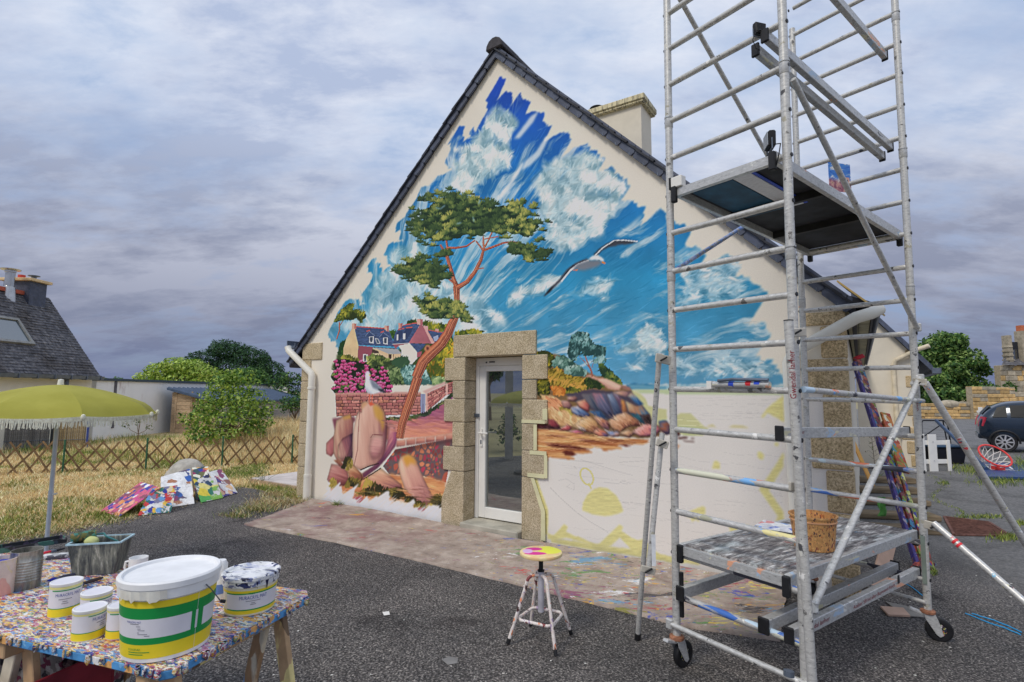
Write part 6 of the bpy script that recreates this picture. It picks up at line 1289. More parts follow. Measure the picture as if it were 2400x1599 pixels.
    lo = platform('platform', .715, M_DECK_TOP, True); up = platform('platform', 2.925, M_DECK_UNDER, False)
    m = MB(); m.box(.10, SW * .50, .10, SL * .42, 2.9930, 2.9965); shear(m.build('deck_patch', mat('teal_board', S(30, 72, 96), .6, var=.3, scale=6), up), 2.925)
    m = MB(); m.box(.39, .50, .05, SL * .42, 2.9890, 2.9929); shear(m.build('sticker', mat('sticker_white', S(196, 198, 200), .6, var=.12, scale=30, stretch=(1, 6, 1)), up), 2.925)
    m = MB(); m.box(.505, .525, .04, SL * .42, 2.9890, 2.9929); shear(m.build('sticker_stripe', mat('sticker_blue', S(40, 70, 170), .6), up), 2.925)
    # stabilisers: tube, clamps and foot
    M_ALU_B = alu_mat('aluminium_bright', .10, (.72, .71, .68))
    def stab(name, pts, r=.0225, clamps=(), foot=True, mtl=None):
        p = thing_child(name, None, (0, 0, 0), 0); m = MB(); m.tube(pts, r, 14); m.build('tube', mtl or M_ALU, p, smooth=True)
        if foot: e = Vector(pts[-1]); d = (Vector(pts[-2]) - e).normalized(); m = MB(); m.tube([e - d * .012, e + d * .05], r * 1.28, 14); m.build('rubber_foot', M_RUB, p, smooth=True)
        return p
    def root_of(p):  p.parent = S_; p.matrix_parent_inverse = S_mat.inverted()
    S_mat = Matrix.Translation(S_.location) @ S_.rotation_euler.to_matrix().to_4x4()
    W = lambda x, y, z: tuple(S_mat @ Vector((x, y, z)))
    # left pair
    e = gp(1494, 1500); a = at(1546, 828, np.interp(0, [0, 1], [3.26, 3.2])); p = stab('stabiliser', [a, tuple(e)], .0165); root_of(p)
    a2 = at(1552, 1015, 3.27); e2 = at(1519, 1345, 3.24); m = MB(); m.tube([a2, e2], .0160, 12); m.build('inner_tube', M_ALU, p, smooth=True)
    def clamp(par, c1, c2, h=.05):
        c1 = Vector(c1); c2 = Vector(c2); m = MB(); m.bar(c1, c2, .012, h, (0, 0, 1)); m.build('clamp', mat('clamp_plate', S(170, 164, 152), .5, .2), par, bevel=.004) if 'clamp_plate' not in bpy.data.materials else m.build('clamp', bpy.data.materials['clamp_plate'], par, bevel=.004)
        md = (c1 + c2) / 2 + Vector((0, -.012, 0)); m = MB(); m.bar(md + Vector((-.022, 0, -.012)), md + Vector((.022, 0, .012)), .010, .010); m.build('wing_nut', M_RUB, par, bevel=.002)
    clamp(p, at(1536, 838, 3.22), at(1572, 846, 3.25), .055); clamp(p, at(1538, 1035, 3.22), at(1566, 1045, 3.22), .045); clamp(p, at(1502, 1332, 3.20), at(1536, 1340, 3.20), .04)
    m = MB(); c_ = at(1532, 1290, 3.222); m.box(c_[0] - .012, c_[0] + .012, c_[1] - .002, c_[1] + .002, c_[2] - .09, c_[2] + .09); m.build('sticker', bpy.data.materials['sticker_white'], p)
    # near one, beside the right-hand post, with the lettering
    tz = at(1848, 752, 2.60); p = stab('stabiliser', [tuple(tz), (tz[0] + .028, tz[1] - .02, GZ)], .0215); root_of(p); clamp(p, at(1842, 782, 2.60), at(1888, 778, 2.70), .045); clamp(p, at(1850, 1140, 2.61), at(1884, 1142, 2.68), .045)
    m = MB(); m.tube([(tz[0], tz[1], tz[2] - .001), (tz[0], tz[1], tz[2] + .004)], .0225, 14); m.build('cap', M_RUB, p)
    m = MB(); m.tube([at(1849, 1572, 2.585), at(1849, 1585, 2.583)], .0235, 14); m.build('collar', M_ZINC, p)
    vd = math.atan2(tz[1], tz[0]); cdir = Vector((-cos(vd), -sin(vd), 0)); lp = Vector((tz[0] + .006, tz[1] - .004, 0)) + cdir * .0226; c_ = at(1850, 862, 2.6)
    o = text_part('lettering', 'Gwendal larher', .040, M_DKRED, p, (lp.x, lp.y, c_[2] - .035), (0, 0, 0), .235); o.rotation_euler = (Matrix.Rotation(vd + pi / 2 + pi, 3, 'Z') @ Matrix.Rotation(pi / 2, 3, 'X') @ Matrix.Rotation(pi / 2, 3, 'Z')).to_euler() if False else (Matrix.Rotation(vd - pi / 2, 3, 'Z') @ Matrix.Rotation(pi / 2, 3, 'X') @ Matrix.Rotation(pi / 2, 3, 'Z')).to_euler()
    # right-hand pair splaying out of the frame
    b_ = at(2168, 897, 3.62); e = gp(2520, 1460); p = stab('stabiliser', [tuple(at(2140, 900, 3.72)), tuple(b_), tuple(e)], .0225, mtl=M_ALU_B); root_of(p)
    m = MB(); m.tube([at(2188, 1226, 3.62), at(2470, 1470, 3.1)], .0200, 12); m.build('lower_strut', M_ALU_B, p, smooth=True)
    for x, y, Y in ((2236, 1267, 3.515), (2246, 1276, 3.495)):
        c0 = at(x, y, Y); c1 = at(x + 5, y + 4.4, Y - .01); m = MB(); m.tube([c0, c1], .0206, 12); m.build('red_mark', M_RED, p)
    clamp(p, at(2165, 1228, 3.66), at(2204, 1238, 3.60), .055); clamp(p, at(2140, 895, 3.72), at(2172, 897, 3.60), .05)
    o = text_part('lettering', 'Gwe', .032, M_DKRED, S_, (SW + .006, SL - .0225, 1.62), (pi / 2, -pi / 2, 0))
    return S_, W
def thing_child(name, parent, loc, rz):
    o = bpy.data.objects.new(name, None); COL.objects.link(o); o.parent = parent; o.location = loc; o.rotation_euler = (0, 0, rz); o.empty_display_size = .05; return o
SCAF, SW_ = scaffold()
def scaffold_things():
    # work lamps clipped to the rungs
    def lamp(name, c, label, rz, tilt, sc=1., kind=0):
        t = thing(name, c, rz, label, 'lamp', 'work lamps clipped to the scaffold'); t.scale = (sc,) * 3
        m = MB(); m.prism([(-.05, -.012), (.05, -.012), (.06, .10), (-.06, .10)], -.03, .02, lambda p, q, k: (p, k, q + .03)); m.build('housing', M_RUB, t, bevel=.01)
        m = MB(); m.box(-.05, .05, .021, .026, .03, .12); m.build('lens', mat('lamp_lens', S(150, 156, 164), .15), t) if 'lamp_lens' not in bpy.data.materials else m.build('lens', bpy.data.materials['lamp_lens'], t)
        m = MB(); m.tube([(-.065, 0, .07), (-.065, 0, .0), (.065, 0, .0), (.065, 0, .07)], .005, 6); m.build('bracket', M_ZINC, t)
        m = MB(); m.tube([(.0, -.03, .05), (-.07, -.05, .02), (-.10, -.03, -.06), (-.06, -.02, -.13), (.0, .0, -.12)], .004, 6); m.build('cable', M_RUB, t, smooth=True)
        return t
    p = SW_(SW - .09, -.005, 3.03); lamp('work_lamp', p, 'small black floodlight with a cable clipped above the upper platform', STH + 2.3, 0, .8)
    p = SW_(SW - .12, -.02, 3.70); t = lamp('work_lamp', p, 'black clamp pair gripping the rung below the top beams', STH + 1.2, 0, .62)
    p = SW_(.05, -.015, 3.0); t = thing('cable_box', p, STH, 'small white box with a black end hung by the left post', 'box'); m = MB(); m.box(-.01, .07, -.03, .02, .0, .07); m.build('box', M_WHITE, t, bevel=.004); m = MB(); m.box(-.022, -.0105, -.032, .022, -.004, .074); m.build('black_end', M_RUB, t)
    # small printed picture of the mural design
    m, nt, b = newmat('design_print'); q = NT(nt); z = q.sep(q.co); f = q.noise(14, 5, .6, .6, q.map((1, 1, 1.6))); sky = q.ramp(f, [(.35, S(30, 80, 180)), (.55, S(70, 130, 200)), (.62, S(214, 214, 214))]); land = q.ramp(q.noise(26, 4, .6), [(.3, S(70, 50, 60)), (.45, S(150, 90, 110)), (.6, S(196, 150, 140)), (.7, S(110, 120, 70))])
    q.to(q.mix(q.step(q.math('ADD', z[2], q.math('MULTIPLY', f, .12)), .02, .06), land, sky), b.inputs['Base Color']); b.inputs['Roughness'].default_value = .5
    t = thing('design_print', at(1968, 415, 3.98), radians(10), 'small printed picture of the mural hung on the scaffold rung', 'print'); mm = MB(); mm.box(-.10, .10, -.002, .002, -.12, .11); mm.build('sheet', m, t); mm = MB(); mm.box(.03, .085, -.0035, -.0022, -.12, .0); mm.build('doorway', mat('print_door', S(206, 160, 146), .6), t); mm = MB(); mm.box(.045, .07, -.005, -.0037, -.12, -.02); mm.build('door', mat('print_dark', S(60, 50, 64), .5), t)
    t.rotation_euler = (0, 0, radians(12))
    # orange bucket on the lower platform
    p = SW_(SW - .22, .62, .715 + .074); t = thing('paint_bucket', p, .3, 'orange plastic bucket smeared with dark paint on the lower platform', 'bucket'); t.scale = (.9, .9, .92)
    M_OB = splat('orange_bucket', S(184, 136, 82), [S(50, 36, 50), S(150, 96, 60), S(206, 160, 100), S(110, 60, 60), S(180, 110, 60), S(60, 44, 50), S(206, 150, 90)], 110., .34, .6, .01, (1, 1, .5), 22., .3)
    m = MB(); m.lathe([(.118, 0), (.140, .20), (.148, .203), (.148, .213), (.136, .213), (.112, .012)], 28, cap1=True); m.build('pail', M_OB, t, smooth=True)
    m = MB(); m.lathe([(.1375, .172), (.143, .175), (.143, .181), (.138, .184)], 28, cap0=False, cap1=False); m.build('rim_band', mat('bucket_band', S(200, 150, 110), .6), t, smooth=True)
    p = SW_(.22, .95, .715 + .066); t = thing('paper_sheet', p, STH + .2, 'creased blue and white painted paper on the lower platform', 'paper'); m = MB(); m.add([(-.2, -.12, 0), (.2, -.12, .004), (.2, .12, .0), (-.2, .12, .008), (0, 0, .014)], [(0, 1, 4), (1, 2, 4), (2, 3, 4), (3, 0, 4)]); m.build('sheet', splat('paper_paint', S(190, 190, 196), [S(90, 110, 180), S(214, 214, 220), S(196, 130, 130), S(120, 150, 200)], 12., .7, .7), t)
    # hand tools taped to a mid rung
    p = SW_(SW * .58, -.03, 1.725); t = thing('roller_pole', p, STH, 'telescopic paint roller pole with blue and red tape lying along the rung', 'tool'); m = MB(); m.tube([(-.13, 0, .035), (.20, 0, .03)], .017, 12); m.build('pole', M_ALU_L, t, smooth=True)
    for x, mm_ in ((-.03, mat('blue_tape', S(40, 70, 180), .5)), (.0, None), (.07, M_RED), (.12, bpy.data.materials['blue_tape'] if 'blue_tape' in bpy.data.materials else M_RED)):
        if mm_: m = MB(); m.tube([(x, 0, .035), (x + .03, 0, .034)], .0178, 12); m.build('tape', mm_, t)
    m = MB(); m.box(-.165, -.135, -.02, .02, .01, .055); m.build('head', M_WHITE, t)
    m = MB(); m.tube([(-.09, -.02, .055), (.0, -.02, .062), (.2, -.015, .055)], .009, 8); m.build('brush_handle', M_ZINC, t)
scaffold_things()
# ------------------------------------------------------------------ drop cloth, stool, table and paints
def drop_cloth():
    far = [wall_pt for wall_pt in (hw(.42, -.04, 0), hw(2.0, -.03, 0), hw(3.1, -.06, 0), hw(4.3, -.14, 0), hw(5.5, -.05, 0), hw(6.9, -.05, 0))]
    near = [gp(x, y) for x, y in ((572, 1231), (800, 1276), (1000, 1321), (1330, 1402), (1600, 1470), (1826, 1504))]
    nu, nv = 260, 60; t = np.linspace(0, 1, nu); f = lambda L: np.stack([np.interp(t, np.linspace(0, 1, len(L)), [p[i] for p in L]) for i in (0, 1)], 1)
    A, B = f(far), f(near); s = np.linspace(0, 1, nv); P = A[None] * (1 - s[:, None, None]) + B[None] * s[:, None, None]; X, Y = P[..., 0], P[..., 1]
    wv = vnoise(X, Y, .28, 31); X = X + (vnoise(X, Y, .2, 5) - .5) * .03; Y = Y + (vnoise(Y, X, .2, 6) - .5) * .03
    h = GZ + .006 + .018 * np.clip(vnoise(X, Y, .35, 33) - .35, 0, 1) + .010 * vnoise(X * .6 + Y, Y, .12, 37) + .012 * np.clip(1 - s * 14, 0, 1)[:, None]
    h[-3:] += .006; h[-1] += .002
    V = np.stack([X, Y, h], -1).reshape(-1, 3); V = np.concatenate([V, V[-nu:] * (1, 1, 0) + (0, 0, GZ - .004)])
    idx = np.arange(nu * nv).reshape(nv, nu); Fq = np.stack([idx[:-1, :-1], idx[1:, :-1], idx[1:, 1:], idx[:-1, 1:]], -1).reshape(-1, 4)
    e = idx[-1]; g = np.arange(nu * nv, nu * nv + nu); Fq = np.concatenate([Fq, np.stack([e[:-1], g[:-1], g[1:], e[1:]], 1)])
    m, nt, b = newmat('drop_cloth'); q = NT(nt)
    c = q.ramp(q.noise(5, 9, .68, .4), [(.25, S(104, 95, 86)), (.42, S(138, 124, 114)), (.6, S(160, 147, 136)), (.8, S(190, 181, 170))])
    x = q.sep(q.co)
    pur = q.math('MULTIPLY', q.step(q.noise(1.6, 5, .6), .45, .62), q.math('SUBTRACT', 1., q.step(x[0], -1.7, -.6))); c = q.mix(q.math('MULTIPLY', pur, .55), c, S(116, 78, 84))
    c = q.mix(q.step(q.noise(42, 6, .8, .3), .60, .68), c, S(84, 72, 64))
    v0 = q.map((.42, 1, 1), (0, 0, .25)); vv = q.addv(v0, q.noise(14, 4, .7, 0, v0, True), .16)
    cr = q.sep(q.voro(5.5, vv)); P_ = [S(200, 150, 50), S(150, 50, 66), S(60, 90, 160), S(216, 214, 210), S(120, 120, 50), S(40, 70, 160), S(130, 70, 100), S(90, 140, 170), S(180, 60, 60), S(60, 60, 64), S(206, 190, 80), S(80, 130, 70)]
    pc = q.ramp(cr[0], [(i / len(P_), p) for i, p in enumerate(P_)], True)
    fm = q.noise(7.5, 8, .75, .9, v0); right = q.step(x[0], -.9, .5); k = q.math('ADD', fm, q.math('MULTIPLY', cr[1], .10)); k = q.math('ADD', k, q.math('MULTIPLY', right, .055)); dab = q.step(k, .652, .69); c = q.mix(q.math('MULTIPLY', dab, .8), c, pc)
    cr2 = q.sep(q.voro(26, q.addv(v0, q.noise(40, 3, .6, 0, v0, True), .05))); pc2 = q.ramp(cr2[0], [(i / len(P_), p) for i, p in enumerate(P_)], True); k2 = q.math('ADD', q.noise(30, 4, .7, .3, v0), q.math('MULTIPLY', right, .06)); c = q.mix(q.math('MULTIPLY', q.step(k2, .645, .68), .85), c, pc2)
    q.to(c, b.inputs['Base Color']); b.inputs['Roughness'].default_value = .95; b.inputs['Specular IOR Level'].default_value = .1; q.bump(q.noise(12, 7, .7), .6, .02, b)
    o = npmesh('drop_cloth', V, Fq, m, None, smooth=True); tag(o, 'long paint-stained drop cloth spread along the foot of the mural', 'drop cloth')
drop_cloth()
def stool():
    c = gp(1268, 1503); t = thing('stool', (c[0], c[1], GZ), 0, 'adjustable round stool with paint-smeared seat and chipped white tube legs', 'stool')
    mw = splat('chipped_white_tube', S(206, 190, 184), [S(60, 34, 34), S(120, 60, 60), S(206, 130, 90), S(200, 190, 190), S(150, 130, 160), S(90, 60, 50)], 60., .30, .5, .01, (1, 1, .6), 16., .3)
    m, nt, b = newmat('stool_seat'); q = NT(nt); x = q.sep(q.co); base = q.mix(q.step(q.noise(20, 5), .4, .7), S(222, 190, 140), S(206, 170, 120)); n = q.math('MULTIPLY', q.noise(14, 5, .6), .16)
    def blob(cx, cy, rx, ry):
        a = q.math('DIVIDE', q.math('SUBTRACT', x[0], cx), rx); bb = q.math('DIVIDE', q.math('SUBTRACT', x[1], cy), ry); return q.math('ADD', q.math('SQRT', q.math('ADD', q.math('MULTIPLY', a, a), q.math('MULTIPLY', bb, bb))), n)
    col = q.mix(q.math('SUBTRACT', 1., q.step(blob(.06, .03, .085, .09), .95, 1.15)), base, S(222, 216, 70)); col = q.mix(q.math('SUBTRACT', 1., q.step(blob(-.04, -.05, .075, .034), .95, 1.15)), col, S(196, 44, 130)); col = q.mix(q.math('SUBTRACT', 1., q.step(blob(-.045, .05, .06, .036), .95, 1.15)), col, S(190, 40, 130)); col = q.mix(q.math('SUBTRACT', 1., q.step(blob(-.09, .0, .035, .05), .9, 1.2)), col, S(196, 160, 196)); col = q.mix(q.step(q.noise(40, 5, .7, .4, q.map((.5, 1, 1))), .67, .70), col, S(60, 44, 54))
    q.to(col, b.inputs['Base Color']); b.inputs['Roughness'].default_value = .5; M_SEAT = m
    zs = .555
    m = MB(); m.lathe([(.132, zs), (.142, zs + .004), (.145, zs + .013), (.142, zs + .022), (.132, zs + .026)], 40); m.build('seat', M_SEAT, t, smooth=True)
    m = MB(); m.tube([(0, 0, zs - .10), (0, 0, zs)], .015, 14); m.tube([(0, 0, zs - .022), (0, 0, zs - .001)], .020, 14); m.build('spindle', M_RUB, t, smooth=True)
    m = MB(); m.tube([(0, 0, .19), (0, 0, zs - .10)], .021, 14); m.build('column', mat('grey_column', S(170, 168, 176), .4, .2), t, smooth=True); m = MB(); m.tube([(0, 0, zs - .105), (0, 0, zs - .095)], .0235, 14); m.build('collar', M_RUB, t)
    dirs = []
    for x, y in ((1190, 1512), (1303, 1541), (1344, 1488), (1243, 1468)):
        p = gp(x, y) - c; dirs.append((p[0], p[1])); d = Vector((p[0], p[1], 0)); L = .225; d = d.normalized(); zt = .425
        pts = [d * .018 + Vector((0, 0, zt)), d * .05 + Vector((0, 0, zt + .004)), d * .078 + Vector((0, 0, zt - .004)), d * .096 + Vector((0, 0, zt - .025)), d * .105 + Vector((0, 0, zt - .06)), d * L + Vector((0, 0, .02))]
        m = MB(); m.tube(pts, .0115, 12); m.build('leg', mw, t, smooth=True); m = MB(); e = pts[-1]; u = (pts[-2] - e).normalized(); m.tube([e - u * .012, e + u * .022], .0135, 10); m.build('foot_cap', M_RUB, t, smooth=True)
    ang = sorted(math.atan2(q_[1], q_[0]) for q_ in dirs); r_ = .168; pts = []
    for i in range(4):
        for k in range(2): a0, a1 = ang[i], ang[(i + 1) % 4] + (2 * pi if i == 3 else 0); 
        P0 = Vector((cos(a0) * r_, sin(a0) * r_, .155)); P1 = Vector((cos(a1) * r_, sin(a1) * r_, .155))
        for s in (.12, .5, .88): pts.append(P0.lerp(P1, s))
    m = MB(); m.tube(pts, .0105, 10, closed=True); m.build('foot_ring', mw, t, smooth=True)
stool()
def streaky(name, stops, scale, st, metal=0., rough=.6):
    m, nt, b = newmat(name); q = NT(nt); f = q.noise(scale, 7, .72, .5, q.map(st)); f2 = q.noise(9, 5, .6); c = q.mix(q.step(f2, .42, .68), q.ramp(f, stops), q.mix(1., q.ramp(f, stops), (.7, .72, .76), 'MULTIPLY'))
    q.to(c, b.inputs['Base Color']); b.inputs['Roughness'].default_value = rough; b.inputs['Metallic'].default_value = metal; q.bump(f, .3, .002, b); return m
# ---- trestle table
TF = np.array([-1.105, 1.79]); TLd = np.array([-.950, .312]); TLd /= np.linalg.norm(TLd); TWd = np.array([-TLd[1], TLd[0]]) * -1; TZ = .80
if TWd[1] < 0: TWd = -TWd
M_TBLUE = splat('blue_table_edge', S(70, 130, 180), [S(60, 110, 160), S(110, 160, 200), S(206, 206, 206), S(60, 90, 140), S(200, 150, 90)], 30., .3, .6, .02, (1, 1, 1), 9.)
M_TTOP = splat('daubed_table_top', S(206, 150, 70), [S(206, 156, 80), S(214, 206, 198), S(60, 70, 140), S(160, 60, 70), S(206, 180, 130), S(120, 80, 110), S(110, 150, 190), S(100, 130, 90), S(216, 200, 160), S(66, 56, 84), S(200, 176, 96), S(180, 130, 160), S(220, 216, 212), S(50, 70, 96), S(190, 140, 80), S(186, 186, 190), S(90, 130, 180), S(206, 200, 198), S(150, 70, 110)], 95., .86, .5, .03, (.42, 1, 1), 14., .9, bump_d=.003)
def table():
    ang = atan2(TLd[1], TLd[0]); t = thing('trestle_table', (TF[0], TF[1], GZ), ang, 'wooden trestle table thickly daubed with dried paint, blue along its edges', 'table')
    s = 1 if (TLd[0] * TWd[1] - TLd[1] * TWd[0]) > 0 else -1          # width axis sign in local y
    L, W = 2.1, .727; R = random.Random(3); Z = TZ - GZ
    out = [(0.03, 0.0), (0, .03 * s), (0.004, .2 * s), (0, .45 * s), (.003, (W - .05) * s), (.05, W * s), (.6, (W - .004) * s), (1.3, W * s), (L, W * s), (L, 0), (1.4, .003 * s), (.8, 0), (.3, .005 * s)]
    m = MB(); m.prism(out, Z - .034, Z - .004); m.build('table_edge', M_TBLUE, t, bevel=.004)
    m = MB(); m.prism([(p * .999 + .001, q * .998) for p, q in out], Z - .0038, Z); m.build('table_top', M_TTOP, t)
    # crust of paint dripping over the edge
    q = MB()
    for i in range(70):
        if R.random() < .55: x, y = -.004, R.uniform(.02, W - .03) * s
        else: x, y = R.uniform(.02, 1.6), -.004 * s
        h = R.uniform(.01, .035); w = R.uniform(.004, .012); q.lathe([(w * .3, -h), (w, -h * .6), (w * .8, .002)], 7, (x, y, Z - .002))
    o = q.build('paint_drip', M_TTOP, t, smooth=True); o['kind'] = 'stuff'
    mwood = splat('painty_wood', S(170, 140, 106), [S(206, 206, 200), S(90, 130, 170), S(150, 110, 80), S(130, 60, 90), S(110, 90, 70), S(206, 190, 130)], 14., .5, .7, .04, (1, 1, .3), 4., .3); mw2 = splat('painty_wood_pale', S(196, 186, 166), [S(206, 206, 200), S(120, 150, 180), S(200, 190, 150), S(150, 120, 90)], 14., .45, .7, .04, (1, 1, .3), 4., .3)
    for k, x in enumerate((.13, .86)):
        tr = thing_child('trestle', t, (x, 0, 0), 0); m = MB(); m.box(-.03, .03, .02 * s if s > 0 else -(W - .02), (W - .02) * s if s > 0 else -.02, Z - .10, Z - .036); m.build('rail', mwood, tr, bevel=.004)
        for y in (.10, W - .12):
            for sx in (-1, 1):
                m = MB(); m.bar((sx * .035, y * s, Z - .06), (sx * .19, y * s, .0), .058, .028, (0, 1, 0)); m.build('leg', mwood if sx < 0 else mw2, tr, bevel=.003)
        for sx in (-1, 1): m = MB(); m.bar((sx * .13, .08 * s, .30), (sx * .13, (W - .10) * s, .30), .02, .05); m.build('stretcher', mwood, tr, bevel=.003)
    return t
table()
def on_table(x, y, z=TZ): return gp(x, y, z)
M_YEL = mat('yellow_label', S(236, 186, 40), .45, var=.06, scale=5); M_GRN = mat('green_label', S(20, 128, 60), .45, var=.06, scale=5); M_LAB = mat('grey_white_label', S(196, 194, 200), .45, var=.05, scale=6); M_LID = mat('white_lid', S(214, 214, 216), .4, var=.09, scale=9, bump=.15, bscale=30); M_TXT = mat('blue_lettering', S(70, 80, 140), .5); M_INK = mat('ink', S(110, 108, 118), .6)
M_CREAM = mat('cream_plastic', S(206, 200, 178), .45, var=.06, scale=8)
def band(t, name, r0, r1, z0, z1, h, mtl, eps, a0=0., a1=2 * pi, n=48):
    """thin label wrapped on a tapered tub between heights z0..z1 and angles a0..a1"""
    R = lambda z: r0 + (r1 - r0) * z / h + eps; full = abs(a1 - a0 - 2 * pi) < 1e-3; k = max(4, int(n * (a1 - a0) / (2 * pi))); m = MB(); v = []
    for i in range(k + 1):
        a = a0 + (a1 - a0) * i / k
        for z in (z0, z1): v.append((R(z) * cos(a), R(z) * sin(a), z))
    m.add(v, [(2 * i, 2 * i + 2, 2 * i + 3, 2 * i + 1) for i in range(k)]); return m.build(name, mtl, t, smooth=True)
def wrap_text(t, body, size, mtl, r, z, a, width=None, name='lettering'):
    o = text_part(name, body, size, mtl, t, (0, 0, 0), (0, 0, 0), width); me = o.data; n = len(me.vertices); co = np.empty(n * 3, np.float32); me.vertices.foreach_get('co', co); co = co.reshape(-1, 3)
    th = a + co[:, 0] / r; co2 = np.stack([r * np.cos(th), r * np.sin(th), z + co[:, 1]], 1); me.vertices.foreach_set('co', co2.astype(np.float32).ravel()); me.update(); return o
def facing(p): return atan2(-p[1], -p[0])        # angle towards the camera
def lines_of_print(t, r0, r1, h, eps, a, specs):
    for z, w, off in specs: band(t, 'fine_print', r0, r1, z, z + .0022, h, M_INK, eps, a + off - w / 2, a + off + w / 2, 60)
def big_tub():
    p = on_table(390, 1512); fa = facing(p); t = thing('paint_tub', p, 0, 'largest white paint tub with green and yellow bands and closed lid', 'tub', 'paint tubs and tins on the trestle table'); r0, r1, h = .150, .168, .262; t.scale = (.89, .89, .90)
    m = MB(); m.lathe([(r0 - .006, 0), (r0, .004), (r1, h), (r1 + .001, h)], 56); m.build('tub', M_LID, t, smooth=True)
    band(t, 'yellow_band', r0, r1, .018, .068, h, M_YEL, .0008); band(t, 'green_band', r0, r1, .068, .092, h, M_GRN, .0008); band(t, 'label_panel', r0, r1, .092, .160, h, M_LAB, .0008); band(t, 'green_band', r0, r1, .160, .200, h, M_GRN, .0008); band(t, 'yellow_band', r0, r1, .200, .225, h, M_YEL, .0008)
    band(t, 'green_upright', r0, r1, .080, .180, h, M_GRN, .0014, fa + .50, fa + .60); band(t, 'green_upright', r0, r1, .080, .180, h, M_GRN, .0014, fa + .66, fa + .80); band(t, 'seam', r0, r1, .018, .225, h, M_LID, .0018, fa + .625, fa + .632)
    lines_of_print(t, r0, r1, h, .0014, fa, [(.142, .22, -.72), (.134, .10, -.62), (.126, .08, -.60), (.120, .16, -.55), (.112, .05, -.62), (.106, .22, -.52), (.100, .12, -.42)])
    wrap_text(t, 'COULEURS', .010, M_GRN, r0 + .006, .052, fa - .72, .05); band(t, 'fine_print', r0, r1, .040, .043, h, M_GRN, .0014, fa - .88, fa - .35, 60); band(t, 'fine_print', r0, r1, .032, .035, h, M_GRN, .0014, fa - .88, fa - .5, 60)
    wrap_text(t, 'MURACRYL MAT', .010, M_TXT, r0 + .0125, .150, fa - .74, .06)
    m = MB(); m.lathe([(r1 + .002, h - .034), (r1 + .006, h - .03), (r1 + .008, h + .004), (r1 + .012, h + .006), (r1 + .012, h + .026), (r1 + .006, h + .032), (r1 - .004, h + .030), (r1 - .008, h + .020), (r1 - .02, h + .018), (.05, h + .021), (.0, h + .022)], 56, cap0=True, cap1=False); m.build('lid', M_LID, t, smooth=True)
    # torn tape under the rim, wire handle
    m = MB(); R = random.Random(2); v = []; K = 16
    for i in range(K + 1):
        a = fa - 1.05 + i * 1.0 / K; zb_ = h - .034 + .006 - (R.random() ** 3) * .012; rr_ = r1 + .011 + R.random() * .004; v += [(rr_ * cos(a), rr_ * sin(a), h + .003), ((rr_ - .004 + R.random() * .004) * cos(a), (rr_ - .004) * sin(a), zb_)]
    m.add(v, [(2 * i, 2 * i + 2, 2 * i + 3, 2 * i + 1) for i in range(K)]); m.build('torn_tape', mat('tape_cream', S(206, 200, 188), .6), t)
    a = fa + .72; P = [((r1 + e) * cos(a + b_), (r1 + e) * sin(a + b_), z) for e, b_, z in ((.013, 0, h - .012), (.016, .12, h - .035), (.018, .32, h - .075), (.02, .55, h - .112))]; m = MB(); m.tube(P, .0022, 6); m.build('handle', M_ZINC, t, smooth=True); m = MB(); m.tube([P[-1], (P[-1][0] + .012, P[-1][1] + .012, P[-1][2] - .006)], .007, 8); m.build('handle_grip', M_RUB, t)
big_tub()
def mid_tub():
    p = on_table(585, 1425); fa = facing(p); t = thing('paint_tub', p, 0, 'medium paint tub with dark blue paint smeared over its lid', 'tub', 'paint tubs and tins on the trestle table'); r0, r1, h = .094, .104, .135
    m = MB(); m.lathe([(r0 - .004, 0), (r0, .003), (r1, h)], 44); m.build('tub', M_CREAM, t, smooth=True)
    band(t, 'yellow_band', r0, r1, .010, .024, h, M_YEL, .0008); band(t, 'green_band', r0, r1, .024, .029, h, M_GRN, .0008, fa - 1.0, fa + 1.3); band(t, 'label_panel', r0, r1, .029, .088, h, M_LAB, .0008, fa - 1.0, fa + 1.3); band(t, 'green_band', r0, r1, .088, .093, h, M_GRN, .0008, fa - 1.0, fa + 1.3); band(t, 'yellow_band', r0, r1, .093, .102, h, M_YEL, .0008)
    wrap_text(t, 'MURACRYL MAT', .019, M_TXT, r0 + .0075, .074, fa + .12, .105); wrap_text(t, 'mat', .014, M_GRN, r0 + .009, .092, fa + .05, .022); lines_of_print(t, r0, r1, h, .0014, fa, [(.060, .55, .12), (.052, .15, .12), (.046, .22, .12)])
    ml = splat('blue_smeared_lid', S(196, 198, 200), [S(40, 48, 90), S(30, 32, 56), S(96, 104, 140), S(196, 196, 204), S(150, 156, 176)], 75., .34, .4, .02, (.3, 1, 1), 12.)
    m = MB(); m.lathe([(r1 + .001, h - .022), (r1 + .004, h - .02), (r1 + .005, h + .002), (r1 + .009, h + .004), (r1 + .009, h + .016), (r1 + .004, h + .020), (r1 - .004, h + .018), (r1 - .010, h + .010), (.0, h + .010)], 44, cap1=False); m.build('lid', ml, t, smooth=True)
    m = MB(); R = random.Random(4)
    for i in range(4):
        a = fa - .5 + i * .36; w = .03 + R.random() * .04; r_ = r1 + .0055; d = R.uniform(.02, .045)
        m.add([(r_ * cos(a - w), r_ * sin(a - w), h - .001), (r_ * cos(a + w), r_ * sin(a + w), h - .001), ((r_ - .003) * cos(a + w * .3), (r_ - .003) * sin(a + w * .3), h - d)], [(0, 1, 2)])
    m.build('paint_run', mat('navy_paint', S(26, 28, 60), .3), t)
mid_tub()
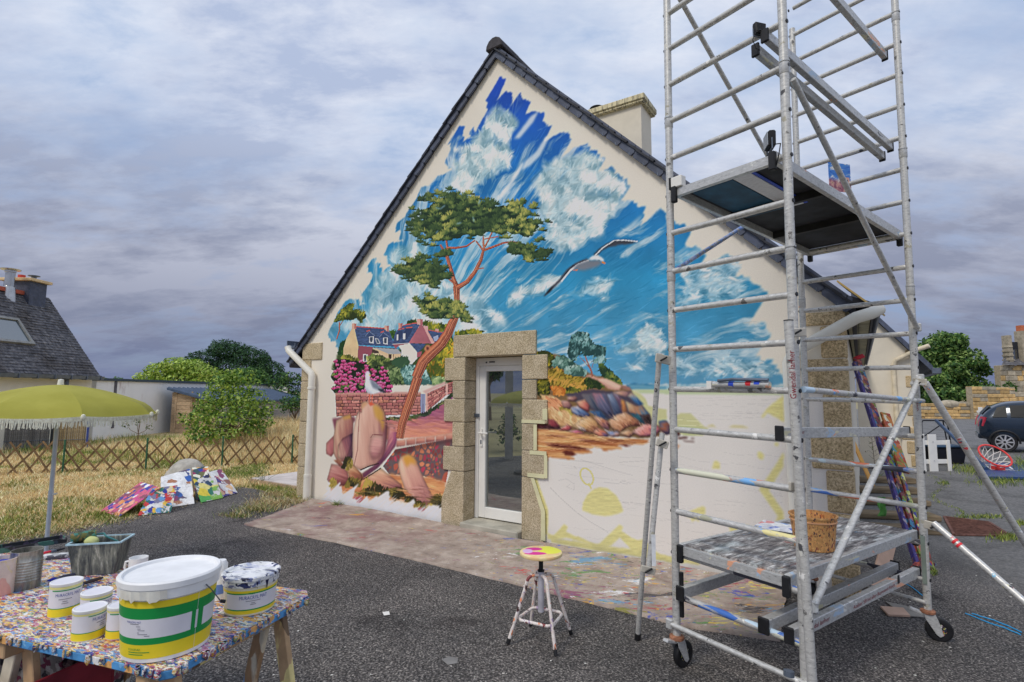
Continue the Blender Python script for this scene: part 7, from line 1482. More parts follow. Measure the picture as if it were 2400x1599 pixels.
def tin(x, y, r, h, label, txt=True, top=0):
    p = on_table(x, y); fa = facing(p); t = thing('paint_tin', p, 0, label, 'tin', 'paint tubs and tins on the trestle table')
    m = MB(); m.lathe([(r - .002, 0), (r, .002), (r, h)], 36); m.build('tub', M_LAB, t, smooth=True); e = .0006
    band(t, 'yellow_band', r, r, .004, h * .27, h, M_YEL, e); band(t, 'green_line', r, r, h * .27, h * .295, h, M_GRN, e); band(t, 'green_line', r, r, h * .80, h * .83, h, M_GRN, e, fa + top - .9, fa + top + 1.2); band(t, 'yellow_band', r, r, h * .85, h - .001, h, mat('pale_yellow', S(226, 200, 130), .5) if 'pale_yellow' not in bpy.data.materials else bpy.data.materials['pale_yellow'], e)
    if txt: wrap_text(t, 'MURACRYL MAT', .016, M_TXT, r + .0012, h * .68, fa + top + .18, .085); lines_of_print(t, r, r, h, .0012, fa, [(h * .55, .8, top), (h * .48, .3, top), (h * .42, .4, top)])
    m = MB(); m.lathe([(r + .0005, h - .010), (r + .002, h - .008), (r + .002, h + .001), (r - .003, h + .002), (r - .005, h - .003), (0, h - .003)], 36, cap1=False); m.build('lid', M_LID, t, smooth=True)
    m = MB(); m.lathe([(.008, h - .003), (.008, h - .0018), (0, h - .0018)], 12, cap1=False, sx=1.6); m.build('lid_mark', M_TXT, t)
tin(150, 1438, .052, .128, 'tallest yellow and white paint tin, leftmost of the labelled tins'); tin(222, 1455, .050, .112, 'paint tin half hidden behind the front tin', True, .5); tin(206, 1492, .050, .105, 'front paint tin showing its fine print', True, .85); tin(283, 1488, .046, .110, 'paint tin squeezed against the largest tub', False)
def foreground_bits():
    # ribbed steel can and the pale can beside it
    p = on_table(56, 1377); t = thing('steel_can', p, 0, 'dented ribbed steel can with paint runs', 'can'); m = MB(); r = .058; prof = [(r - .002, 0), (r, .003)]
    for i in range(8): z = .035 + i * .012; prof += [(r, z), (r + .003, z + .004), (r, z + .008)]
    prof += [(r, .165), (r + .002, .168), (r - .003, .168), (r - .004, .02)]
    m.lathe(prof, 32, cap1=True); ms = streaky('painty_steel', [(.3, S(70, 70, 64)), (.45, S(120, 118, 110)), (.6, S(160, 158, 150)), (.75, S(196, 194, 188))], 22., (1, 1, .2), .6, .35) if True else splat('painty_steel', (.42, .42, .40), [S(60, 60, 60), S(110, 110, 90), S(190, 186, 176), S(90, 84, 80)], 45., .40, .35, .02, (1, 1, .2), 10., .2, metal=.8); m.build('can', ms, t, smooth=True)
    p = on_table(-6, 1392); t = thing('paint_can', p, 0, 'pale paint-smeared can cut by the left edge', 'can'); m = MB(); m.lathe([(.056, 0), (.058, .003), (.058, .150), (.060, .152), (.055, .152), (.053, .02)], 30); m.build('can', splat('pastel_can', S(196, 180, 170), [S(206, 160, 150), S(190, 190, 200), S(206, 190, 120), S(180, 150, 160)], 10., .6, .5, .05, (1, 1, .4), 4.), t, smooth=True); m = MB(); m.lathe([(0.0, .135), (.05, .136)], 20, cap0=False, cap1=False); m.build('blue_paint', mat('wet_blue', S(30, 50, 150), .2), t)
    # rectangular roller tray bucket
    p = on_table(232, 1340); rz = radians(14); t = thing('roller_bucket', p, rz, 'rectangular grey roller bucket streaked with dark paint', 'bucket'); mb = streaky('streaky_bucket', [(.3, S(34, 38, 42)), (.45, S(74, 78, 78)), (.57, S(118, 120, 110)), (.7, S(176, 174, 164))], 40., (1, 1, .12)) if True else splat('streaky_bucket', S(110, 112, 108), [S(84, 86, 84), S(140, 140, 130), S(64, 68, 72), S(116, 118, 104), S(96, 100, 100), S(56, 60, 66), S(150, 140, 130)], 75., .75, .6, .012, (1, 1, .14), 16., .3)
    h = .155; lo = (.088, .056); hi = (.112, .074); v = []
    for (a, b_), z in ((lo, 0), (hi, h), ((hi[0] - .006, hi[1] - .006), h), ((lo[0] - .004, lo[1] - .004), .02)): v += [(-a, -b_, z), (a, -b_, z), (a, b_, z), (-a, b_, z)]
    m = MB(); m.add(v, [(0, 3, 2, 1)] + [(k * 4 + i, k * 4 + (i + 1) % 4, k * 4 + 4 + (i + 1) % 4, k * 4 + 4 + i) for k in range(3) for i in range(4)] + [(12, 13, 14, 15)]); m.build('tub', mb, t, bevel=.004)
    m = MB()
    for (x0, y0), (x1, y1) in (((-1, -1), (1, -1)), ((1, -1), (1, 1)), ((1, 1), (-1, 1)), ((-1, 1), (-1, -1))): m.bar((x0 * .114, y0 * .076, h), (x1 * .114, y1 * .076, h), .009, .007)
    m.build('rim', mat('pale_blue_rim', S(150, 176, 186), .5, var=.3, scale=20), t); m = MB(); m.box(-.098, .098, -.062, .062, .10, .104); m.build('paint_inside', splat('dark_paints', S(30, 34, 36), [S(40, 60, 60), S(120, 110, 50), S(60, 40, 40), S(30, 40, 50)], 18., .5), t)
    q = on_table(152, 1345); t2 = thing('paint_roller', (p[0] - .10, p[1] - .02, TZ + .155), rz + .4, 'fuzzy dark green roller lying over the bucket corner', 'roller'); m = MB(); m.tube([(-.03, 0, .012), (.07, 0, .02)], .026, 16); m.build('sleeve', splat('green_fleece', S(60, 80, 60), [S(50, 60, 40), S(90, 90, 50), S(60, 110, 100), S(120, 96, 60)], 60., .6, .9), t2, smooth=True); m = MB(); m.tube([(.07, 0, .02), (.10, 0, .02), (.11, -.03, .01), (.16, -.04, -.02)], .005, 8); m.build('frame', mat('teal_frame', S(60, 110, 110), .5), t2, smooth=True)
    t2 = boulder('sponge', (p[0] - .035, p[1] - .02, TZ + .152), (.032, .024, .024), 'pale yellow-green sponge resting in the roller bucket', mat('sponge_yellow', S(176, 180, 120), .9, bump=.5, bscale=160), 5); t2['category'] = 'sponge'
    # mug
    p = on_table(322, 1352); t = thing('mug', p, 0, 'plain white mug behind the largest tub', 'mug'); m = MB(); m.lathe([(.034, 0), (.038, .004), (.040, .092), (.037, .092), (.034, .012)], 28); m.build('cup', M_LID, t, smooth=True); m = MB(); m.tube([(-.038, 0, .075), (-.062, 0, .07), (-.066, 0, .045), (-.058, 0, .025), (-.037, 0, .02)], .005, 8); m.build('handle', M_LID, t, smooth=True)
    # brushes and long dark tools at the back
    def brush(a, b_, label, hcol, bcol, r=.008):
        a = np.array(on_table(*a)) + (0, 0, .012); b2 = np.array(on_table(*b_)) + (0, 0, .012); t = thing('paint_brush', a, atan2(b2[1] - a[1], b2[0] - a[0]), label, 'brush', 'brushes on the trestle table'); L = float(np.linalg.norm(b2 - a)); m = MB(); m.tube([(0, 0, 0), (L * .3, 0, 0), (L * .62, 0, 0)], [r * .6, r, r * .8], 8); m.build('handle', mat('handle_paint', hcol, .4), t, smooth=True); m = MB(); m.box(L * .62, L * .74, -.016, .016, -.006, .006); m.build('ferrule', M_ZINC, t); m = MB(); m.add([(L * .74, -.016, -.006), (L * .74, .016, -.006), (L * .74, .016, .006), (L * .74, -.016, .006), (L, -.010, -.002), (L, .010, -.002), (L, .010, .002), (L, -.010, .002)], [(0, 1, 5, 4), (1, 2, 6, 5), (2, 3, 7, 6), (3, 0, 4, 7), (4, 5, 6, 7)]); m.build('bristles', mat('bristle', bcol, .9, bump=.5, bscale=300), t)
    brush((62, 1312), (150, 1290), 'flat brush with a bright red handle beside the steel can', S(206, 40, 56), S(40, 40, 44)); brush((175, 1352), (112, 1368), 'short brush loaded with ultramarine in front of the roller bucket', S(60, 60, 80), S(30, 40, 150), .010); brush((240, 1360), (160, 1385), 'flat dark brush lying in front of the roller bucket', S(50, 40, 40), S(40, 36, 40), .009); brush((100, 1322), (20, 1340), 'dark-handled brush behind the steel can', S(40, 44, 52), S(60, 50, 60))
    for i, (x0, y0, x1, y1, lab) in enumerate(((-40, 1300, 150, 1268, 'black plastic tray lying at the back of the table'), (0, 1288, 140, 1262, 'long dark ruler on the far edge of the table'))):
        a = on_table(x0, y0); b_ = on_table(x1, y1); t = thing('tool_tray' if i == 0 else 'long_ruler', a, atan2(b_[1] - a[1], b_[0] - a[0]), lab, 'tray' if i == 0 else 'ruler'); L = float(np.linalg.norm(b_ - a)); w = .10 if i == 0 else .03; m = MB()
        if i == 0:
            m.box(0, L, -w / 2, w / 2, 0, .006); m.box(0, L, -w / 2 - .004, -w / 2, 0, .028); m.box(0, L, w / 2, w / 2 + .004, 0, .028); m.box(-.004, 0, -w / 2, w / 2, 0, .028); m.box(L, L + .004, -w / 2, w / 2, 0, .028)
        else: m.box(0, L, -w / 2, w / 2, 0, .012)
        m.build('body', splat('grimy_black', S(34, 36, 40), [S(70, 60, 80), S(50, 60, 70), S(110, 110, 110), S(60, 100, 90)], 30., .35, .6), t, bevel=.002)
    m = MB(); p = on_table(130, 1308); m.box(-.06, .06, -.035, .035, 0, .018); t = m.build('paint_box', splat('grey_box', S(150, 150, 150), [S(60, 60, 70), S(190, 190, 190), S(40, 40, 50)], 30., .5), bevel=.003); t.location = p; t.rotation_euler = (0, 0, .4); tag(t, 'small grey paint-smeared box near the red brush', 'box')
    # white drinks tin between the tubs
    p = on_table(512, 1405); t = thing('spray_can', p, 0, 'slim white can standing between the two larger tubs', 'can'); m = MB(); m.lathe([(.026, 0), (.030, .004), (.030, .150), (.024, .160), (.022, .165)], 24); m.build('can', M_LID, t, smooth=True); band(t, 'label', .030, .030, .03, .07, .15, mat('blue_label', S(90, 120, 180), .5), .0006)
    # boards and crates under the table
    def under(x, y, Y, dx, dy, dz, rz, mt, name, label, cat, sl=0):
        p = at(x, y, Y); m = MB(); m.box(-dx / 2, dx / 2, -dy / 2, dy / 2, -dz / 2, dz / 2)
        m.box(-dx / 2 - .004, dx / 2 + .004, -dy / 2 - .006, dy / 2 + .006, dz / 2 - .02, dz / 2 + .004); o = m.build(name, mt, bevel=.004); o.location = [float(q) for q in p]; o.rotation_euler = (0, 0, rz); tag(o, label, cat)
    a = math.atan2(TLd[1], TLd[0])
    def crate(x, y, Y, dx, dy, zt, rz, mt, label):
        p = at(x, y, Y); t = thing('crate', (p[0], p[1], GZ), rz, label, 'crate'); th = .012
        for nm, b_ in (('side', (-dx / 2, dx / 2, -dy / 2, -dy / 2 + th)), ('side', (-dx / 2, dx / 2, dy / 2 - th, dy / 2)), ('end', (-dx / 2, -dx / 2 + th, -dy / 2 + th, dy / 2 - th)), ('end', (dx / 2 - th, dx / 2, -dy / 2 + th, dy / 2 - th))):
            m = MB(); m.box(*b_, 0, zt - GZ); m.build(nm, mt, t, bevel=.003)
        m = MB(); m.box(-dx / 2 + th, dx / 2 - th, -dy / 2 + th, dy / 2 - th, 0, .012); m.build('floor', mt, t)
        m = MB(); m.bar((-dx / 2 - .006, -dy / 2 - .006, zt - GZ), (dx / 2 + .006, -dy / 2 - .006, zt - GZ), .012, .03); m.build('rim', mt, t)
    crate(40, 1560, 2.25, .55, .40, .62, a, mat('dark_red_crate', S(120, 30, 40), .6, var=.3, scale=6), 'dark red crate under the left end of the table'); crate(20, 1500, 2.75, .5, .35, .74, a, mat('blue_crate', S(40, 110, 160), .6, var=.25, scale=6), 'blue plastic crate behind the red one under the table')
    crate(150, 1560, 2.5, .34, .3, .60, a + .1, splat('speckled_grey', S(150, 146, 140), [S(60, 60, 66), S(190, 186, 180), S(120, 60, 80)], 40., .4), 'speckled grey tub behind the trestle legs'); crate(272, 1590, 2.05, .30, .24, .44, a + .2, mat('sky_blue_box', S(70, 150, 196), .6, var=.2, scale=6), 'sky blue box under the front of the table')
foreground_bits()
# ---- palettes leaning on a boulder at the lawn's edge
def palettes():
    C4 = lambda x, y: (220 + x / 4.708, 1040 + y / 4.708)
    W, PU, BL, PK = S(226, 222, 220), S(110, 40, 84), S(40, 50, 140), S(190, 80, 110)
    sets = [('pinkish palette board lying flattest, at the left end of the row', [(80, 752), (278, 818), (735, 490), (525, 426)], [PK, S(200, 130, 70), BL, W, S(120, 60, 80), S(150, 80, 90), S(180, 60, 120), S(206, 150, 120)], S(170, 90, 100), .42),
            ('palette board with blue and yellow daubs, second from the left', [(482, 803), (846, 766), (925, 462), (640, 500)], [BL, S(90, 140, 190), W, S(220, 170, 50), S(40, 100, 90), S(180, 50, 50), S(206, 190, 160), S(110, 110, 140)], S(206, 206, 210), .30),
            ('largest white palette board with navy and plum blobs', [(680, 745), (1062, 688), (1018, 290), (688, 385)], [W, S(50, 60, 110), W, S(84, 70, 96), S(120, 50, 90), W, S(150, 100, 70), S(40, 80, 150), S(214, 196, 160)], S(226, 222, 220), .30),
            ('palette board crowded with dark multicoloured blobs, at the back', [(1055, 660), (1230, 640), (1200, 272), (1016, 285)], [S(30, 34, 70), S(206, 160, 90), BL, S(130, 40, 80), S(206, 206, 190), S(40, 70, 70), S(200, 120, 60), S(90, 90, 50)], S(90, 70, 80), .36),
            ('green and yellow palette board with blue lettering, at the front', [(1182, 657), (1420, 606), (1340, 378), (1095, 396)], [S(120, 170, 70), S(226, 190, 60), S(40, 110, 90), S(80, 160, 80), S(30, 60, 90), S(214, 200, 120)], S(222, 222, 224), .22),
            ('plum and cream palette board at the right end of the row', [(1400, 604), (1562, 558), (1380, 288), (1236, 326)], [S(120, 44, 90), W, S(150, 70, 90), S(214, 170, 130), W, S(60, 50, 120), S(130, 84, 70)], S(220, 214, 214), .26)]
    prm = [(15., .82), (17., .82), (9., .64), (13., .92), (8., .72), (11., .70)]
    for k, (lab, q, pal, base, dep) in enumerate(sets):
        P = [C4(*p) for p in q]; b0 = gp(*P[0]); b1 = gp(*P[1])
        if k == 0: pass
        t0 = at(*P[3], b0[1] + dep + (.25 if k in (2, 3) else 0)); t1 = at(*P[2], b1[1] + dep + (.25 if k in (2, 3) else 0))
        if k in (3,): b0 = gp(P[0][0], P[0][1]); 
        V = [Vector(b0) + Vector((0, 0, .006)), Vector(b1) + Vector((0, 0, .006)), Vector(t1), Vector(t0)]
        if k == 5: V = [v + Vector((0, .06, 0)) for v in V]
        if k == 3: V = [v + Vector((0, .16, 0)) for v in V]
        if k == 2: V = [v + Vector((0, .10, 0)) for v in V]
        n = (V[1] - V[0]).cross(V[3] - V[0]).normalized() * .010
        m = MB(); m.add(V + [v + n for v in V], [(0, 1, 2, 3), (7, 6, 5, 4), (0, 4, 5, 1), (1, 5, 6, 2), (2, 6, 7, 3), (3, 7, 4, 0)])
        o = m.build('palette_board', splat('palette_daubs', base, pal, prm[k][0], prm[k][1], .45, .06, (1, 1, 1), prm[k][0] * .5, .8, bump_d=.006)); tag(o, lab, 'palette', 'palettes leaning on a boulder')
        if k == 4:
            c_ = (V[1] * .55 + V[2] * .45) * .90 + (V[0] * .55 + V[3] * .45) * .10; d = (V[2] - V[1]).normalized(); e = (V[1] - V[0]).normalized(); nn = n.normalized() * (-1 if n.y > 0 else 1)
            o2 = text_part('lettering', 'lefranc', .085, mat('blue_letters', S(40, 110, 170), .5), o, (0, 0, 0), (0, 0, 0), .30); mt = Matrix((( d.x, -e.x, nn.x), (d.y, -e.y, nn.y), (d.z, -e.z, nn.z))).to_4x4(); o2.matrix_local = Matrix.Translation(c_ + nn * .004) @ mt
    b = gp(440, 1165); boulder('boulder', (b[0] - .36, b[1] + .50, GZ + .18), (.34, .24, .34), 'grey boulder behind the leaning palette boards', mat('boulder_grey', S(150, 146, 138), .95, var=.25, scale=8, bump=.7, bscale=25, bdist=.02), 9)
palettes()
# ---- parasol
def parasol():
    Y = 4.6; top = at(142, 902, Y); zr = .2; t = thing('parasol', (top[0], top[1], GZ), 0, 'olive green fringed beach parasol on a grey pole', 'parasol'); zt = top[2] - GZ; R = .745; n = 8; drop = .21
    mg, nt, b = newmat('olive_canvas'); q = NT(nt); c = q.mix(q.step(q.noise(3, 4), .3, .7), S(150, 146, 58), S(162, 158, 70)); q.to(c, b.inputs['Base Color']); b.inputs['Roughness'].default_value = .85; q.bump(q.noise(400, 2), .15, .001, b)
    tr = nt.nodes.new('ShaderNodeBsdfTranslucent'); q.to(c, tr.inputs[0]); mx = nt.nodes.new('ShaderNodeMixShader'); mx.inputs[0].default_value = .25; nt.links.new(b.outputs[0], mx.inputs[1]); nt.links.new(tr.outputs[0], mx.inputs[2]); nt.links.new(mx.outputs[0], nt.nodes['Material Output'].inputs[0])
    a0 = radians(-38); V = []; ns, nr = 12, 14
    def surf(a, s):            # a in panel angle units, s radial 0..1
        k = (a - a0) / (2 * pi / n); f = abs((k % 1) - .5) * 2; sag = (1 - f * f) * s ** 2; rr_ = R * s * (1 - .055 * sag - (1 - cos(pi / n)) * (1 - f) * s * .6); z = zt - drop * (s ** 1.75) * (1 + .02 * sag) - .010 * sag
        if s > .9: z -= (s - .9) / .1 * .055
        return Vector((rr_ * cos(a), rr_ * sin(a), z))
    for p in range(n):
        m = MB(); v = [surf(a0 + 2 * pi / n * (p + i / ns), j / nr) for j in range(nr + 1) for i in range(ns + 1)]
        m.add(v, [(j * (ns + 1) + i, j * (ns + 1) + i + 1, (j + 1) * (ns + 1) + i + 1, (j + 1) * (ns + 1) + i) for j in range(nr) for i in range(ns)]); o = m.build('panel', mg, t, smooth=True)
    mf = mat('cream_fringe', S(206, 200, 178), .9, var=.2, scale=60); m = MB(); rr_ = random.Random(5)
    for p in range(n):
        for i in range(70):
            a = a0 + 2 * pi / n * (p + (i + .5) / 70); u = surf(a, 1.0); w = .0042; d = Vector((-sin(a), cos(a), 0)); o_ = Vector((cos(a), sin(a), 0)); l = .050 + rr_.random() * .018; sw = rr_.uniform(-.012, .012)
            m.add([u - d * w + Vector((0, 0, .016)) + o_ * .006, u + d * w + Vector((0, 0, .016)) + o_ * .006, u + d * (w * .7 + sw) + Vector((0, 0, -l)) + o_ * .010, u - d * (w * .7 - sw) + Vector((0, 0, -l)) + o_ * .010], [(0, 1, 2, 3)])
    o = m.build('fringe', mf, t); o['kind'] = 'stuff'
    m = MB()
    for p in range(n):
        v = [surf(a0 + 2 * pi / n * (p + i / 16), 1.0) + Vector((0, 0, .012)) for i in range(17)]; v2 = [surf(a0 + 2 * pi / n * (p + i / 16), 1.0) + Vector((0, 0, -.018)) for i in range(17)]; ex = lambda q_: Vector((q_.x * 1.006, q_.y * 1.006, q_.z)); v = [ex(q_) for q_ in v]; v2 = [ex(q_) for q_ in v2]
        m = MB(); m.add(v + v2, [(i, i + 1, 18 + i, 17 + i) for i in range(16)]); m.build('fringe_braid', mf, t)
        a = a0 + 2 * pi / n * p; u = surf(a, 1.0); m = MB(); m.lathe([(.0, -.03), (.012, -.02), (.017, .0), (.012, .018), (0, .024)], 10, (u.x * 1.01, u.y * 1.01, u.z + .01), cap0=False, cap1=False); m.build('tassel', mf, t, smooth=True)
        m = MB(); m.tube([surf(a, .04) - Vector((0, 0, .02)), surf(a, .5) - Vector((0, 0, .015)), surf(a, .98) - Vector((0, 0, .012))], .005, 6); m.build('rib', M_ZINC, t)
    mp = mat('grey_pole', S(176, 184, 196), .35, .3, var=.1); m = MB(); m.tube([(0, 0, .0), (0, 0, zt - .02)], .0165, 14); m.build('pole', mp, t, smooth=True); m = MB(); m.tube([(0, 0, .72), (0, 0, .80)], .0195, 14); m.build('joint', mp, t, smooth=True); m = MB(); m.tube([(.018, 0, .765), (.05, 0, .775)], .008, 8); m.build('screw', M_WHITE, t); m = MB(); m.lathe([(.0, .05), (.02, .045), (.024, .0), (.022, -.02)], 14, (0, 0, zt), cap0=False); m.build('finial', M_WHITE, t, smooth=True)
    m = MB(); m.lathe([(.22, 0), (.22, .05), (.05, .09), (.03, .22), (.022, .22)], 24); m.build('base', M_RUB, t, smooth=True)
parasol()
# ------------------------------------------------------------------ right-hand yard
def right_yard():
    R = random.Random(6)
    # tall paint-caked mast easel leaning on the eave
    B = Vector(gp(2166, 1338)); T = Vector(at(2004, 826, 6.7)); ax = (T - B); L = ax.length; t = thing('mast_easel', B, 0, 'tall mast easel caked in many colours leaning on the house eave', 'easel'); d = ax.normalized(); side = d.cross(Vector((0, 1, 0))).normalized() * -1
    if side.x < 0: side = -side
    fr = side.cross(d).normalized()
    if fr.y > 0: fr = -fr
    me = splat('easel_crust', S(110, 60, 60), [S(120, 50, 50), S(60, 50, 110), S(170, 150, 140), S(150, 110, 50), S(160, 70, 50), S(90, 40, 50), S(60, 120, 150), S(110, 130, 50), S(50, 40, 60), S(170, 90, 70)], 30., .75, .6, .04, (1, 1, .25), 8., .9, bump_d=.006)
    def plank(name, s0, s1, off, w, th, f, m_=me, skew=0.):
        a = B - B + d * (L * s0) + side * off + fr * f; b = d * (L * s1) + side * (off + skew) + fr * f; q = MB(); q.bar(a, b, w, th, fr); q.build(name, m_, t, bevel=.004)
    plank('mast', 0, .965, 0, .085, .03, 0); plank('upright', .0, .93, -.062, .035, .05, .004, splat('easel_blue', S(60, 50, 110), [S(50, 44, 120), S(40, 40, 60), S(150, 140, 150), S(120, 90, 80)], 45., .30, .6, .03, (1, 1, .25), 9.)); plank('upright', .0, .62, .075, .045, .045, .004, splat('easel_green', S(110, 120, 60), [S(120, 140, 50), S(150, 60, 50), S(60, 60, 130), S(190, 190, 120), S(90, 60, 50)], 36., .6, .6, .03, (1, 1, .25), 9.))
    plank('tray_arm', .38, .66, .105, .11, .025, .03, splat('easel_orange', S(170, 90, 50), [S(176, 110, 50), S(120, 120, 50), S(150, 60, 40), S(206, 200, 170), S(60, 130, 150)], 26., .6, .6, .04, (1, 1, .35), 8.)); plank('slider', .05, .40, .0, .05, .02, .028)
    a = d * (L * .955); q = MB(); q.bar(a - side * .035, a + side * .085 + Vector((0, 0, .07)), .05, .03, fr); q.build('top_hook', mat('red_gloss', S(170, 24, 40), .4), t, bevel=.006)
    for s in (.14, .30, .46): c_ = d * (L * s) + fr * .040; q = MB(); q.bar(c_ - d * .025, c_ + d * .025, .03, .004, fr); q.build('slot', M_RUB, t)
    for s, o in ((.01, .16), (.01, -.16)): q = MB(); q.bar(d * (L * .04), Vector((side.x * o * 1.5, .18 if o > 0 else -.12, .0)), .04, .03, (0, 0, 1)); q.build('foot', me, t, bevel=.004)
    # green rag hanging on it
    c_ = at(2072, 1180, 5.9); q = MB(); n = 8; v = []
    for j in range(n + 1):
        for i in range(5): v.append((-.04 + i * .02 + .012 * sin(j * 1.3), .012 * sin(i * 2 + j), -.20 * j / n)); 
    q.add(v, [(j * 5 + i, j * 5 + i + 1, j * 5 + 5 + i + 1, j * 5 + 5 + i) for j in range(n) for i in range(4)]); o = q.build('rag', mat('green_rag', S(90, 150, 76), .9), smooth=True); o.location = [float(k) for k in at(2066, 1165, 5.75)]; tag(o, 'crumpled green rag hanging beside the mast easel', 'rag'); s_ = o.modifiers.new('solid', 'SOLIDIFY'); s_.thickness = .004
    # timbers on the ground along the house
    mt = mat('old_timber', S(112, 98, 78), .95, var=.45, scale=7, bump=.7, bscale=22, bdist=.012, stretch=(.25, 2, 2), rand=.2)
    for y, h, w, lab in ((1248, .07, .20, 'nearest old timber sleeper beside the house corner'), (1216, .075, .20, 'second old timber sleeper behind the nearest one'), (1184, .08, .20, 'third old timber sleeper along the house'), (1156, .09, .20, 'fourth old timber sleeper, mossy, along the house'), (1132, .10, .20, 'farthest old timber sleeper under the leaning lath')):
        a = gp(2012, y); L_ = 1.0; t = MB(); t.box(0, L_, 0, w * 1.4, 0, h); o = t.build('timber_sleeper', mt, bevel=.02, seg=2); o.location = (float(a[0]), float(a[1]), GZ); o.rotation_euler = (0, R.uniform(-.01, .01), HANG + .42 + R.uniform(-.03, .03)); tag(o, lab, 'timber', 'old timbers along the house')
    # lath and boards
    def stick(name, a, b, w, h, m_, lab, cat='board'):
        q = MB(); a = Vector(a); b = Vector(b); q.bar(Vector((0, 0, 0)), b - a, w, h, (0, -1, 0)); o = q.build(name, m_, bevel=.003); o.location = a; tag(o, lab, cat)
    stick('wood_lath', at(2046, 1140, 7.1), at(1993, 1020, 7.45), .05, .02, mat('fresh_pine', S(206, 150, 80), .7, var=.15, scale=5, stretch=(1, 1, .2)), 'fresh yellow pine lath leaning against the corner stones')
    mp = mat('pinkish_board', S(170, 142, 124), .85, var=.12, scale=4)
    stick('plank_offcut', gp(2052, 1392), at(2086, 1262, 4.95), .15, .02, mp, 'pinkish plank leaning behind the lower platform')
    def flat(name, P, th, m_, lab, cat, z=0):
        V = [Vector(gp(*p)) + Vector((0, 0, z + .003)) for p in P]; c_ = sum(V, Vector()) / len(V); q = MB(); n = len(V); q.add([v - c_ for v in V] + [v - c_ + Vector((0, 0, th)) for v in V], [tuple(range(n)), tuple(reversed(range(n, 2 * n)))] + [(i, i + n, (i + 1) % n + n, (i + 1) % n) for i in range(n)]); o = q.build(name, m_, bevel=.002); o.location = c_; tag(o, lab, cat); return o
    flat('plank_offcut', ((2063, 1426), (2118, 1430), (2134, 1448), (2082, 1446)), .016, mp, 'small pinkish board lying on the tarmac under the tower', 'board')
    flat('plank_offcut', ((2012, 1352), (2060, 1368), (2045, 1382), (2000, 1368)), .016, mp, 'pinkish board end lying by the corner stones', 'board')
    flat('cement_slab', ((2074, 1412), (2170, 1434), (2176, 1450), (2120, 1446)), .008, mat('grey_slab', S(120, 116, 110), .9, var=.2), 'thin grey slab beside the rear castor', 'slab')
    # iron grate
    P = [Vector(gp(*p)) for p in ((2213, 1213), (2318, 1226), (2368, 1258), (2236, 1256))]; c_ = sum(P, Vector()) / 4; t = thing('drain_grate', (c_.x, c_.y, GZ), 0, 'rusty iron drain grate set in the tarmac', 'grate'); mr = mat('rust', S(96, 66, 58), .9, var=.4, scale=20, bump=.5); P = [p - Vector((c_.x, c_.y, GZ)) for p in P]; q = MB(); q.add([p + Vector((0, 0, .004)) for p in P], [(0, 1, 2, 3)]); q.build('plate', mat('dark_rust', S(40, 32, 32), .9, var=.4, scale=12), t)
    for i in range(19):
        s = (i + .5) / 19; a = P[0].lerp(P[3], s); b = P[1].lerp(P[2], s); q = MB(); q.bar(a + Vector((0, 0, .011)), b + Vector((0, 0, .011)), .010, .012); q.build('bar', mr, t)
    for a, b in ((0, 1), (1, 2), (2, 3), (3, 0)): q = MB(); q.bar(P[a] + Vector((0, 0, .012)), P[b] + Vector((0, 0, .012)), .03, .016); q.build('frame', mr, t)
    # blue cords
    mc = mat('blue_cord', S(40, 130, 180), .6)
    for pts, lab in ((((2264, 1440), (2320, 1463), (2350, 1472), (2392, 1490)), 'blue cord lying across the tarmac at the right edge'), (((2278, 1440), (2330, 1456), (2360, 1468), (2394, 1484)), 'second blue cord just behind the first on the tarmac'), (((2108, 1362), (2140, 1380), (2165, 1400), (2178, 1420)), 'blue cord trailing from the foot of the easel')):
        P = [Vector(gp(*p)) + Vector((0, 0, .006)) for p in pts]; q = MB(); fine = []
        for i in range(len(P) - 1):
            for k in range(5): fine.append(P[i].lerp(P[i + 1], k / 5) + Vector((R.uniform(-.004, .004), R.uniform(-.004, .004), 0)))
        q.tube(fine + [P[-1]], .0045, 6); o = q.build('blue_cord', mc, smooth=True); tag(o, lab, 'cord', 'blue cords on the tarmac')
    # flakes of paint and litter on the tarmac
    q = MB(); 
    for i in range(90):
        x, y = R.uniform(560, 1500), R.uniform(1260, 1590)
        if i % 3 == 0: x, y = R.uniform(1950, 2380), R.uniform(1280, 1590)
        p = gp(x, y); s = R.uniform(.004, .011); a = R.random() * 6.28; q.add([(p[0] + s * cos(a + k * 1.57) * R.uniform(.6, 1.3), p[1] + s * sin(a + k * 1.57), GZ + .003 + .003 * R.random()) for k in range(4)], [(0, 1, 2, 3)])
    o = q.build('paint_flakes', mat('flake', S(206, 200, 190), .8, var=.2)); tag(o, 'pale paint flakes scattered on the tarmac', 'litter', kind='stuff')
    for k, (x, y, cl, lab) in enumerate(((2332, 1480, S(206, 206, 206), None),)): pass
    p = gp(905, 1440); flat('paper_scrap', ((896, 1436), (912, 1434), (914, 1442), (900, 1444)), .002, M_WHITE, 'small white scrap on the tarmac between table and stool', 'scrap'); flat('paper_scrap', ((822, 1268), (834, 1266), (836, 1272), (824, 1274)), .002, mat('red_scrap', S(150, 40, 50), .7), 'tiny red scrap at the edge of the drop cloth', 'scrap')
    flat('cement_patch', ((1035, 1548), (1052, 1540), (1074, 1544), (1072, 1556), (1050, 1560)), .002, mat('pale_patch', S(112, 110, 108), .9), 'pale round cement spot on the tarmac in front of the stool', 'patch')
    # white garden gate leaning, bin and folding frame behind it
    c_ = gp(2197, 1105); t = thing('garden_gate', (c_[0], c_[1], GZ), .12, 'white wooden gate panel propped beside the annexe', 'gate'); s = c_[1] / F
